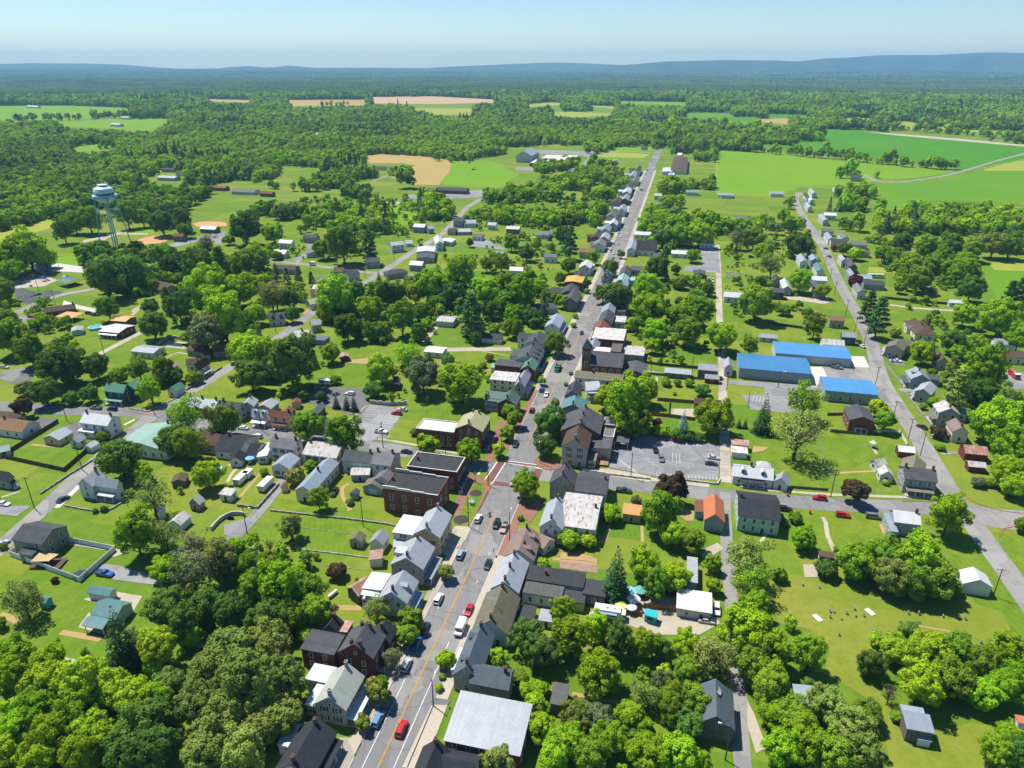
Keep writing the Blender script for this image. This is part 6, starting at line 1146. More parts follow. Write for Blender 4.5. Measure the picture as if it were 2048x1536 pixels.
TREES='''
A 155,400,280,X,sparse 800,640,300,S,spruce 610,810,130,S,spruce 1110,440,300,D 1390,440,260,D 1230,570,230,D 1560,480,250,D 1100,200,220,B 1290,190,330,G,sparse 1490,130,250,X,tall 1060,710,260,Y 1270,630,190,Y 1140,960,220,O 1560,760,380,O 1420,900,330,O 1650,980,420,O 1340,1120,300,O 1500,1240,370,O 1740,1240,350,O 1390,1430,330,O 1640,1440,330,O 80,760,260,B 330,820,230,B 70,890,220,B 330,970,340,B 560,960,330,Y 250,1140,330,B 500,1150,340,Y 760,1010,300,Y 910,1080,290,Y 1060,1060,210,Y 120,1260,240,B 350,1330,310,B 620,1300,340,Y 950,1240,360,D 1080,1160,230,D 850,1430,320,D 1060,1400,300,D 550,1450,280,B 250,1470,260,B 30,1400,200,Y 0,560,90,M 370,270,50,R,bush 20,40,60,M,bush
B 260,280,360,B,tall 90,320,230,M 430,330,290,M 180,560,290,D 350,500,270,M 490,470,240,M 40,160,190,M,tall 440,640,110,B,bush 655,215,125,P,bush 920,470,180,O,sparse 1155,520,160,M,street 1125,640,140,M,street 1020,800,160,G,sparse 925,1010,165,F,street 830,1225,105,F,street 1385,205,115,O,street 1388,800,130,B,street 1362,920,45,Y,bush 1340,995,55,B,bush 60,800,340,O 200,700,330,O 300,940,300,O 270,1180,320,O 110,1100,330,O
C 330,650,250,D 560,480,180,B,tall 600,640,260,B 420,760,240,D 780,600,220,B,tall 935,670,210,D,tall 800,900,310,B 1110,690,215,Y 1225,730,160,D 1390,720,200,B 1580,780,290,X,sparse 1390,880,210,M 130,790,150,Y 270,930,110,M,bush 920,220,240,S,spruce 1110,180,240,B 1310,240,240,B 1190,290,200,M 1570,160,130,B 1575,300,105,Y,street 1800,110,330,O,sparse 1830,290,270,M,sparse 1850,440,190,Y 1800,610,370,B 1950,740,290,B 1850,830,290,M 1960,960,270,Y 640,1190,230,O 790,1210,240,G 400,1260,220,B 620,1340,250,B 860,1340,250,B 500,1450,270,B 750,1460,270,M 1130,1420,310,B 1340,1450,290,B 1480,1500,190,B 1120,1050,220,O,sparse 1300,1090,250,M 1450,1090,250,M 1420,1230,230,D 1210,950,150,G,sparse 1050,960,120,Z,bare 150,1400,190,X,weep 50,1460,150,Y 300,1010,110,Y,bush 390,1000,140,Y,bush 370,1090,140,Y,bush 1010,1180,190,Y,bush 1090,1240,120,B,bush 430,1130,100,B,bush
D 600,760,230,Y,tall 350,1000,270,M 370,1160,260,B 500,1190,310,M 710,1080,270,O 570,1330,320,B 880,1240,320,O 1000,1160,210,M 750,1420,320,M 940,1420,290,O 420,1400,270,B 1280,620,165,D 1020,840,190,D 1200,730,250,Y 1400,760,320,Y 1600,740,270,M 1350,960,290,Y 1560,930,320,M 1750,830,240,M 1780,1040,250,B 1900,1000,230,B 1960,720,250,B 2010,900,220,B 1150,1010,170,Z,bare 1190,1195,85,M,bush 1950,1300,200,B 1880,1430,230,B 2010,1430,200,D 930,140,280,Y 1130,130,270,M 1150,260,250,O 1350,130,310,Y 1450,260,290,M 1300,290,250,M 720,200,140,D,bush 1550,310,140,M,bush 400,240,110,M,bush
E 805,520,320,D 1110,400,220,D 1260,440,220,M 1250,230,260,W,sparse 1510,280,210,M 960,620,150,B 1060,770,280,O,open 1400,640,210,B 910,1030,280,B,tall 1110,1040,190,X,sparse 1300,1120,240,G,sparse 1490,1150,220,Y,tall 150,175,130,P,street 300,80,200,D 170,60,120,O,bush 480,120,115,D,bush 600,90,125,D 1010,70,150,Y,tall 690,378,85,M,bush 880,760,60,M,bush 700,870,45,D,bush 640,880,40,D,bush 1590,1110,110,B,bush 1780,620,60,M,bush
F 690,370,270,M 450,310,240,M 1265,420,145,B,street 1545,465,170,Y,street 370,660,120,F,bush 530,790,150,M 485,570,95,Y,bush 340,980,170,X,tall 195,1090,130,Z,bare 645,140,60,S,spruce 715,145,65,S,spruce 765,155,65,S,spruce 545,120,80,S,bush 1175,350,60,D,bush 740,820,55,O,bush 785,1340,22,M,bush
G 305,710,200,B 470,290,210,D 435,440,160,D 530,330,130,D 1000,120,350,Y 870,110,210,Y 1100,70,210,Y 1040,285,240,M 1195,290,75,R,street 1230,345,105,Y,bush 1370,295,120,K,spruce 1585,240,280,B 1330,375,90,D,bush 1410,380,90,D,bush 1470,385,80,D,bush 885,900,150,B,bush 270,925,45,B,bush 1050,810,75,G,bush 1290,730,190,P,street 1210,890,270,W,weep 1300,1040,190,B 1430,1080,190,M 600,1080,145,Y,bush 730,1090,105,Y,bush 420,1235,85,B,bush 510,155,65,O,street 185,355,95,M,street 235,255,115,M,street 125,465,95,Y,street 200,195,100,M,street 1255,20,60,M,bush 1330,20,55,M,bush 1410,20,60,M,bush 1500,70,100,D,bush
H 1550,890,280,B 510,930,95,M,bush 565,1060,180,B 925,735,170,P,street 300,235,150,S,spruce 130,285,45,S,spruce 172,290,42,S,spruce 530,340,390,X,open 570,130,270,W,sparse 1065,180,130,Y,street 1110,265,140,M,street 1470,355,100,P,bush 1485,450,65,B,bush 1900,280,360,B 1800,310,240,B 1980,480,290,B 1950,610,250,B 1990,710,190,B 1740,690,85,G,bush 1815,690,75,M,bush 1600,70,240,O,pine 1760,110,240,D 1900,130,240,D 2040,980,110,M 1115,690,45,O,bush 435,960,60,D,bush 1370,180,50,M,bush 1440,150,80,B,bush 2030,560,160,M
I 60,590,250,M 190,650,210,M 30,480,160,M 400,770,290,D 650,790,170,D 800,840,135,Y 930,790,145,M 1100,810,160,M 1060,880,110,D,bush 1180,850,110,D,bush 1300,860,110,M,bush 720,370,165,M 720,190,280,D 880,160,240,D 1010,375,125,D 1120,315,120,D,pine 1200,385,180,D 1275,310,140,D 1030,500,215,D 1380,570,250,G 1275,590,110,M,bush 1500,430,330,Y 1400,260,280,B 1600,265,240,B 1750,240,190,B 1830,320,190,X 1320,120,220,D 1480,110,190,D,pine 1650,100,210,M 1690,680,310,Y 1690,840,240,D 1950,740,290,D 1800,780,190,D 1590,680,150,M 20,270,170,M 60,130,170,B 10,100,160,B 580,70,110,S,pine 1480,560,130,M 340,870,80,O,bush 1880,820,120,M,bush 1700,560,120,M 1420,200,110,B
J 640,460,280,Y 880,530,185,B 1050,420,160,M 1090,580,210,M,tall 1230,550,130,M,tall 720,660,190,D 890,680,140,M 1300,370,240,B 1480,280,220,B 1430,440,170,D 1560,570,220,N,pine 1650,410,220,B 1800,400,190,B 1900,400,230,B 1840,660,140,M 1870,560,120,B 1590,720,85,D,tall 610,830,140,M 360,870,320,D 1130,830,210,Y,sparse 950,940,210,B 1230,980,260,G 1490,1020,320,B 900,1080,130,D,bush 640,1010,75,M,bush 370,1070,70,B,bush 1400,880,105,D 90,200,170,M 690,80,220,M 870,100,160,N,pine 240,280,85,G,pine 310,295,85,G,pine 390,300,80,G,pine 480,330,65,S,pine 620,315,55,S,spruce 935,315,52,S,spruce 1780,490,150,M 1680,530,140,D 980,440,170,D 770,420,140,D 1330,480,130,M 1180,430,150,Y 570,560,130,Y 1700,660,60,Y,bush 1960,580,120,D 1520,690,70,M,bush 560,120,150,M 330,460,150,D 240,440,190,X 60,330,140,M 350,570,110,D 1830,90,110,M 1550,80,55,D,tall 1660,220,100,M 1760,220,130,M 1930,150,120,D 100,560,160,Y 30,620,160,M 1680,860,60,M,bush 1640,910,50,M,bush
K 510,760,170,M 430,570,120,N,pine 880,250,115,M 860,330,100,K 920,440,210,D 830,430,130,D 1130,380,210,B 1150,510,250,B 1490,520,210,M 1400,680,210,M 1630,710,230,B 1180,680,190,B 1165,770,105,Y,street 1350,360,100,M,bush 1200,250,170,D 1250,150,75,N,pine 1435,165,105,M 1865,490,260,W 1820,780,115,M 1320,260,75,D 1430,370,60,D,bush 1540,400,90,D 1340,570,170,M 1060,640,100,M 610,85,150,N,pine 560,30,120,D 760,180,80,Y,street 480,120,50,M,tall 470,40,35,S,spruce 600,240,110,D 540,320,90,M 720,410,45,B,bush 555,470,90,Y,street 350,570,110,D 240,660,130,M 1890,350,90,D 950,160,50,O,street 640,580,40,B,bush 630,640,40,B,bush 610,960,35,O,bush 580,1040,30,O,bush 1250,1010,50,M,street 1310,1100,30,B,bush 420,1010,60,B,street 1500,20,190,B 1350,30,150,B 1230,50,130,D 1000,660,60,M,bush 1460,450,120,M
L 1010,500,160,N,pine 1075,590,190,N,pine 540,340,170,B 690,400,115,M 640,640,145,M 1180,690,75,F,bush 1370,830,165,B 1650,570,175,B 1890,600,260,B 2010,720,170,B 1570,750,170,D 1720,780,135,Y 1600,810,120,B 1570,950,160,O,pine 1800,930,270,B 1210,385,85,M 1340,330,180,M 1270,240,190,M 1570,260,160,M 1640,270,170,B 1690,400,170,D 1960,430,150,S,pine 2040,400,150,S,pine 1440,230,160,M 1190,180,130,M 1100,160,120,M 910,165,100,Y,bush 840,125,100,M 912,345,95,R,street 770,125,45,R,bush 540,80,210,D 300,150,140,B 350,230,170,O,sparse 110,130,55,N,pine 320,365,85,M,bush 430,540,90,M,bush 590,560,75,D,bush 120,60,130,G,sparse 230,60,150,M 1400,100,170,M 1550,100,170,M 1700,130,160,M 1850,90,200,O 1960,110,170,M 1500,170,140,M 1650,190,140,B 1230,90,150,D 1690,310,130,M 1960,60,160,D 1420,770,40,D,bush 1430,960,60,M,bush 1260,300,50,M,bush 1820,600,130,M
M 600,940,190,M 420,1000,150,M 180,1140,300,B 50,1210,230,B 290,1190,150,B 1090,960,180,D 1220,930,140,D 1250,1010,110,M 700,1228,105,Y 1070,1185,130,B 1160,1240,180,D 1390,1090,130,X 1650,1000,220,D 1840,1020,160,B 1720,1180,200,B 1540,1080,80,M,bush 850,900,150,M 960,930,120,M 500,960,150,M 1010,880,130,M 1340,1200,180,D 1480,1190,120,M,pine 1860,1180,80,M,bush 1570,1250,150,M
'''
def size_word(w_): return 'tiny' if w_<1.8 else 'small' if w_<4 else 'medium' if w_<7 else 'large' if w_<10.5 else 'huge'
BC=np.array([b[1] for b in BLD])
LABELS=set()
def rel_word(p,c):
    d=p-c
    if abs(d[0])>abs(d[1])*1.15: return 'right of' if d[0]>0 else 'left of'
    return 'behind' if d[1]>0 else 'in front of'
def unique_label(head,p,max_words=16):
    o=np.argsort(np.hypot(*(BC-p).T))[:8]
    cand=[f"{head} {rel_word(p,BC[o[0]])} the {BLD[o[0]][0]}"]
    cand+=[f"{head} {rel_word(p,BC[o[0]])} the {BLD[o[0]][0]}, {rel_word(p,BC[i])} the {BLD[i][0]}" for i in o[1:6]]
    cand+=[f"{head} between the {BLD[o[i]][0]} and the {BLD[o[j]][0]}" for i in range(4) for j in range(i+1,6)]
    for c in cand:
        if c not in LABELS and len(c.replace(',','').split())<=max_words: LABELS.add(c); return c
    for c in cand:
        for extra in ('taller','wider','paler','shorter','narrower','denser','fuller'):
            q=extra+' '+c
            if q not in LABELS and len(q.replace(',','').split())<=max_words: LABELS.add(q); return q
    return cand[0]
TREEPOS=[]; cnt={}
def place_tree(u,v,wpx,kind,shp,i):
    crs,trs,a,h=SHAPES[shp]
    z=4.0
    for _ in range(4):
        x,y=gp(u,v,z); k=F_PX/depth(x,y,z); w_=wpx/k; z=w_*(h+a*.5)
    x,y=gp(u,v,z)
    # keep trees out of the buildings: slide along the ground towards the free side
    for b in BLD:
        for wg in b[3]:
            d=np.array([x,y])-wg['c']; lx=float(np.dot(d,wg['dx'])); ly=float(np.dot(d,wg['dy'])); ex=wg['L']/2+.8; ey=wg['W']/2+.8
            if wg['open']: continue
            if abs(lx)<ex and abs(ly)<ey:
                if ex-abs(lx)<ey-abs(ly): lx=math.copysign(ex,lx)
                else: ly=math.copysign(ey,ly)
                q=wg['c']+wg['dx']*lx+wg['dy']*ly; x,y=q
    tone,noun=NAMES[kind]
    if shp=='bush': noun='bush'
    nm={'leafy tree':'leafy_tree','spruce':'spruce_tree','pine':'pine_tree','willow':'willow_tree','bush':'garden_bush','tree':'leafy_tree'}[noun]
    if shp=='pine' and noun!='pine': noun='pine'; nm='pine_tree'
    if shp=='street': nm='street_tree'; noun='street tree' if noun=='leafy tree' else noun
    p=np.array([x,y]); cat='bush' if nm=='garden_bush' else 'tree'
    sc_=w_*random.uniform(.97,1.05)
    grp={'tree':'trees of the town gardens and streets','bush':'garden bushes'}[cat]
    r=thing(nm,unique_label(f"{size_word(w_)} {tone} {noun}",p),cat,(x,y,0),random.uniform(0,6.28),grp)
    vz=random.uniform(.92,1.08)
    r.scale=(sc_,sc_,sc_*vz)
    t=link('trunk',trs[i%2],r); 
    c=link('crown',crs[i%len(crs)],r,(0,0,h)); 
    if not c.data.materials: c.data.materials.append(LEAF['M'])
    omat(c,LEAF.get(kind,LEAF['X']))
    TREEPOS.append((x,y,w_))
ti=0
for ln in TREES.strip().split('\n'):
    rg,rest=ln.split(' ',1)
    for tok in rest.split():
        q=tok.split(','); u,v=px(rg,float(q[0]),float(q[1])); kind=q[3]; shp=q[4] if len(q)>4 else ('round' if ti%5 else 'tall') if kind not in 'SNX' else {'S':'spruce','N':'pine','X':'sparse'}[kind]
        place_tree(u,v,float(q[2])*ZK*.94,kind,shp,ti); ti+=1
# ------------------------------------------------------------------ the woods beyond: one mass
def lod(name,seed,n,s,mat,a=1.0,conifer=False):
    r=np.random.default_rng(seed)
    if conifer:
        t=r.uniform(0,1,n)**1.3; an=r.uniform(0,6.283,n); R0=.42*(1-t)**.8*r.uniform(.6,1.05,n); p=np.stack([np.cos(an)*R0,np.sin(an)*R0,a*t],1); nn=unit(np.stack([np.cos(an),np.sin(an),np.full(n,.8)],1)+r.normal(size=(n,3))*.35)
        me=cards(name,p,nn,s*r.uniform(.7,1.3,n)*(1-.4*t),r.uniform(0,1,n),rng=r)
    else:
        k=14; d=unit(r.normal(size=(k,3))+np.array([0,0,.5])); pc=d*np.array([.33,.33,.33*a])*r.uniform(.75,1.15,(k,1)); j=r.integers(0,k,n); pv=r.uniform(0,1,k)
        e=unit(r.normal(size=(n,3))+d[j]*.6+np.array([0,0,.3])); p=pc[j]+e*.2*r.uniform(.7,1.05,(n,1))*np.array([1,1,a]); p[:,2]+=.5*a+.05; p[:,2]=np.maximum(p[:,2],.04)
        me=cards(name,p,unit(e*.9+d[j]*.3+r.normal(size=(n,3))*.35),s*r.uniform(.7,1.3,n),np.clip(pv[j]*.6+r.uniform(0,.45,n),0,1),rng=r)
    b=MB(); b.tube((0,0,-.03),(0,0,.4*a),.035,.02,5)
    me.materials.append(mat); return bpy.data.objects.new(name,me)
wc=bpy.data.collections.new('woodland_shapes'); wc2=bpy.data.collections.new('woodland_far_shapes')
specs=[('B',1.0),('M',1.05),('D',1.0),('Y',.95),('M',1.2),('D',1.15),('O',1.0),('B',1.15)]
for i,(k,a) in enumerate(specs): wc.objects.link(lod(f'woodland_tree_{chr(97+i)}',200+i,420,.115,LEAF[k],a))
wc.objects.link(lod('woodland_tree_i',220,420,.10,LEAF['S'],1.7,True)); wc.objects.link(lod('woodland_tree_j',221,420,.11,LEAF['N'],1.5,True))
# far clumps of canopy
def clump(name,seed,size,nt,mat,rad):
    r=np.random.default_rng(seed); P_,N_,V_,S_=[],[],[],[]
    for k in range(nt):
        c=r.uniform(-size/2,size/2,2); R0=rad*r.uniform(.7,1.3); hz_=r.uniform(6,13); n=16; e=unit(r.normal(size=(n,3))+np.array([0,0,.7])); pv=r.uniform()
        P_.append(np.array([c[0],c[1],hz_-R0*.4])+e*R0*np.array([1,1,.8])*.8); N_.append(unit(e+r.normal(size=(n,3))*.25)); V_.append(np.clip(pv*.7+r.uniform(0,.35,n),0,1)); S_.append(np.full(n,R0*.95))
    me=cards(name,np.concatenate(P_),np.concatenate(N_),np.concatenate(S_),np.concatenate(V_),rng=r); me.materials.append(mat); return bpy.data.objects.new(name,me)
FARW=foliage_mat('far_wood',(.150,.245,.034),(.075,.140,.026),trans=.2)
for i in range(4): wc2.objects.link(clump(f'woodland_clump_{chr(97+i)}',300+i,150,190,FARW,8))
def inpoly(u,v,poly):
    c=np.zeros(len(u),bool); n=len(poly)
    for i in range(n):
        x0,y0=poly[i]; x1,y1=poly[(i+1)%n]
        k=((y0>v)!=(y1>v)); 
        with np.errstate(divide='ignore',invalid='ignore'): c^=k&(u<(x1-x0)*(v-y0)/(y1-y0+1e-12)+x0)
    return c
def scatter():
    pts=[]; r0=420.0
    while r0<4100:
        s=min(max(r0/190,8.2),15.0); n=int(1.42*r0/s); an=(np.arange(n)+RNG.uniform(0,1,n)*.9)/n*1.42-.71; rr=r0+RNG.uniform(-.45,.45,n)*s
        pts.append(np.stack([rr*np.sin(an),rr*np.cos(an),np.full(n,s)],1)); r0+=s*.92
    p=np.concatenate(pts); x,y,s=p.T; d=y*CP+CAM_H*SP; u=CX+F_PX*x/d; v=CY+F_PX*(-(y*SP-CAM_H*CP))/d
    keep=(v<470)&(u>-130)&(u<2180)
    for hf in (0,.35,.7,1.05,1.4,1.7):
        h=s*hf; d2=y*CP-(h-CAM_H)*SP; u2=CX+F_PX*x/d2; v2=CY+F_PX*(-(y*SP+(h-CAM_H)*CP))/d2
        for poly in FPOLY: keep&=~inpoly(u2,v2,poly)
    # open ground: lawns and gardens between the groves
    g=.6*vnoise(x,y,60,11)+.4*vnoise(x,y,23,12)
    gar=[(560,330),(700,345),(1000,300),(1240,300),(1440,300),(1440,470),(560,470)]
    gar2=[(1430,385),(1600,392),(1760,400),(1740,470),(1430,470)]; gar3=[(290,370),(600,380),(560,470),(200,470),(240,430)]
    sub=inpoly(u,v,gar)|inpoly(u,v,gar2)|inpoly(u,v,gar3)
    keep&=~(sub&(g<.535)); keep&=~((~sub)&(v>225)&(g<.31)&(v<450))
    clear=[[(1290,320),(1330,290),(1345,300),(1300,430),(1240,470),(1190,470)],[(1575,380),(1610,380),(1660,470),(1600,470)],[(1010,330),(1170,330),(1170,290),(1010,295)],[(1215,300),(1320,300),(1310,330),(1180,335)],[(150,440),(470,430),(480,475),(150,475)],[(820,385),(990,380),(960,400),(830,405)],[(1290,360),(1400,360),(1390,315),(1330,310)]]
    for c in clear: keep&=~inpoly(u,v,c)
    for b in BLD:
        c=b[1]*(1-6/np.hypot(*b[1])); keep&=np.hypot(x-c[0],y-c[1])>b[2]*.8+5.5
    for k,wd in (('main',14),('right',9),('left',8),('side',7),('field_road',9),('school_drive',9),('school_drive2',8),('lane_far',6)):
        L=LINES[k]
        for q in (L[::2] if k!='main' else L[:int(np.argmax(uv[:,1]<312)):2]): keep&=np.hypot(x-q[0],y-q[1])>wd
    T=np.array(TREEPOS); 
    p=p[keep]; x,y,s=p.T
    # hedgerows and lone trees in the fields
    ex=[]
    def row(reg,pts,step,sz):
        L=smooth_line([P(reg,*q) for q in pts],2.0); a=0
        for i in range(len(L)):
            a+=2.0
            if a>step*RNG.uniform(.6,1.5): a=0; ex.append((L[i][0]+RNG.normal()*2,L[i][1]+RNG.normal()*2,sz*RNG.uniform(.7,1.25)))
    row('Q',[(0,430),(170,480),(300,490),(420,505)],7,10); row('Q',[(440,500),(560,515),(640,525),(760,530),(900,548),(1000,560)],7,9.5); row('Q',[(1020,565),(1130,570),(1250,585),(1350,590),(1450,600),(1620,605)],9,11)
    for k in range(5): row('Q',[(0,330+k*12),(200,345+k*14),(450,380+k*8),(690,395+k*4)],12,13)
    row('Q',[(440,300),(620,310),(760,330),(860,335),(940,320)],10,13); row('Q',[(900,310),(1100,340),(1300,345),(1600,370),(1800,385),(2048,400)],12,13); row('Q',[(1900,395),(2060,425)],11,13)
    row('Q',[(780,660),(850,660),(910,670)],7,12); row('Q',[(340,705),(400,705)],18,14); row('Q',[(1040,655),(1085,668)],9,8); row('Q',[(700,480),(740,485)],6,8)
    row('N',[(1290,540),(1340,545)],14,15); row('N',[(1420,710),(1520,715)],30,13); row('M',[(40,290),(120,285),(260,270)],12,13); row('M',[(280,270),(420,275)],14,12); row('M',[(450,275),(560,275)],12,13); row('M',[(620,265),(700,255),(860,260)],12,13); row('M',[(900,265),(980,265)],14,13)
    row('X',[(1312,292),(1322,284),(1336,268),(1352,244)],6,13); row('X',[(1338,292),(1348,276),(1362,250)],6,13); row('X',[(1320,286),(1330,272),(1345,250)],5,13)
    row('N',[(510,170),(590,172),(640,175),(740,165)],40,14); row('M',[(660,470),(800,450),(990,470)],9,10); row('N',[(1000,725),(1130,730)],30,22); row('N',[(1200,925),(1330,930)],10,13); row('N',[(1240,870),(1400,900)],10,14)
    ex=np.array(ex); p=np.concatenate([p,ex]); x,y,s=p.T
    # skip what stands on top of a hand-placed tree
    nearT=np.hypot(x,y)<900; ok=np.ones(len(x),bool)
    for i in np.where(nearT)[0]:
        if np.any(np.hypot(T[:,0]-x[i],T[:,1]-y[i])<T[:,2]*.42+2): ok[i]=False
    p=p[ok]; x,y,s=p.T; n=len(x)
    sc_=s*RNG.uniform(.95,1.6,n); zz=terrain(x,y)-.2
    gg=vnoise(x,y,140,21)*.7+vnoise(x,y,45,22)*.5+RNG.normal(size=n)*.10; con=vnoise(x,y,120,31)+RNG.normal(size=n)*.12
    idx=np.select([con>1.02,con>.95,gg>.82,gg>.68,gg>.56,gg>.44,gg>.34],[8,9,3,0,7,1,4],RNG.choice([2,5,6,4],n))
    idx=np.where((RNG.uniform(0,1,n)<.12)&(idx<8),RNG.integers(0,8,n),idx)
    me=bpy.data.meshes.new('woodland'); me.vertices.add(n); me.vertices.foreach_set('co',np.stack([x,y,zz],1).astype(np.float32).ravel())
    def attr(nm,ty,val):
        a=me.attributes.new(nm,ty,'POINT'); a.data.foreach_set('vector' if ty=='FLOAT_VECTOR' else 'value',val)
    attr('pick','INT',idx.astype(np.int32)); attr('size','FLOAT_VECTOR',np.stack([sc_,sc_,sc_*RNG.uniform(.85,1.2,n)],1).astype(np.float32).ravel()); attr('turn','FLOAT_VECTOR',np.stack([np.zeros(n),np.zeros(n),RNG.uniform(0,6.28,n)],1).astype(np.float32).ravel())
    return me
def gn(name,coll):
    ng=bpy.data.node_groups.new(name,'GeometryNodeTree'); ng.interface.new_socket('Geometry',in_out='INPUT',socket_type='NodeSocketGeometry'); ng.interface.new_socket('Geometry',in_out='OUTPUT',socket_type='NodeSocketGeometry')
    N=ng.nodes; i=N.new('NodeGroupInput'); o=N.new('NodeGroupOutput'); ip=N.new('GeometryNodeInstanceOnPoints'); ci=N.new('GeometryNodeCollectionInfo'); ci.inputs['Collection'].default_value=coll; ci.inputs['Separate Children'].default_value=True; ci.inputs['Reset Children'].default_value=True
    ip.inputs['Pick Instance'].default_value=True
    for nm,ty,so in (('pick','INT','Instance Index'),('size','FLOAT_VECTOR','Scale'),('turn','FLOAT_VECTOR','Rotation')):
        a=N.new('GeometryNodeInputNamedAttribute'); a.data_type=ty; a.inputs['Name'].default_value=nm; ng.links.new(a.outputs['Attribute'],ip.inputs[so])
    ng.links.new(i.outputs[0],ip.inputs['Points']); ng.links.new(ci.outputs[0],ip.inputs['Instance']); ng.links.new(ip.outputs[0],o.inputs[0]); return ng
wo=structure('woodland',scatter(),'stuff'); md=wo.modifiers.new('scatter','NODES'); md.node_group=gn('woodland_scatter',wc)
def scatter_far():
    pts=[]; r0=4000.0
    while r0<18000:
        s=min(max(r0/40,105),330); n=int(1.42*r0/s); an=(np.arange(n)+RNG.uniform(0,1,n)*.7)/n*1.42-.71; rr=r0+RNG.uniform(-.3,.3,n)*s
        pts.append(np.stack([rr*np.sin(an),rr*np.cos(an),np.full(n,s/105)],1)); r0+=s
    p=np.concatenate(pts); x,y,s=p.T
    keep=(vnoise(x,y,420,41)*.6+vnoise(x,y,170,42)*.4)>.27; x,y,s=x[keep],y[keep],s[keep]; n=len(x); zz=terrain(x,y)-1.5
    d=y*CP+CAM_H*SP; u=CX+F_PX*x/d; v=CY+F_PX*(-(y*SP-CAM_H*CP))/d
    k=np.ones(n,bool)
    for poly in FPOLY: k&=~inpoly(u,v,poly)
    x,y,s,zz=x[k],y[k],s[k],zz[k]; n=len(x)
    me=bpy.data.meshes.new('far_woodland'); me.vertices.add(n); me.vertices.foreach_set('co',np.stack([x,y,zz],1).astype(np.float32).ravel())
    def attr(nm,ty,val):
        a=me.attributes.new(nm,ty,'POINT'); a.data.foreach_set('vector' if ty=='FLOAT_VECTOR' else 'value',val)
    attr('pick','INT',RNG.integers(0,4,n).astype(np.int32)); attr('size','FLOAT_VECTOR',np.stack([s,s,1+.2*(s-1)],1).astype(np.float32).ravel()); attr('turn','FLOAT_VECTOR',np.stack([np.zeros(n),np.zeros(n),RNG.uniform(0,6.28,n)],1).astype(np.float32).ravel())
    return me
wf=structure('far_woodland',scatter_far(),'stuff'); md=wf.modifiers.new('scatter','NODES'); md.node_group=gn('far_woodland_scatter',wc2)

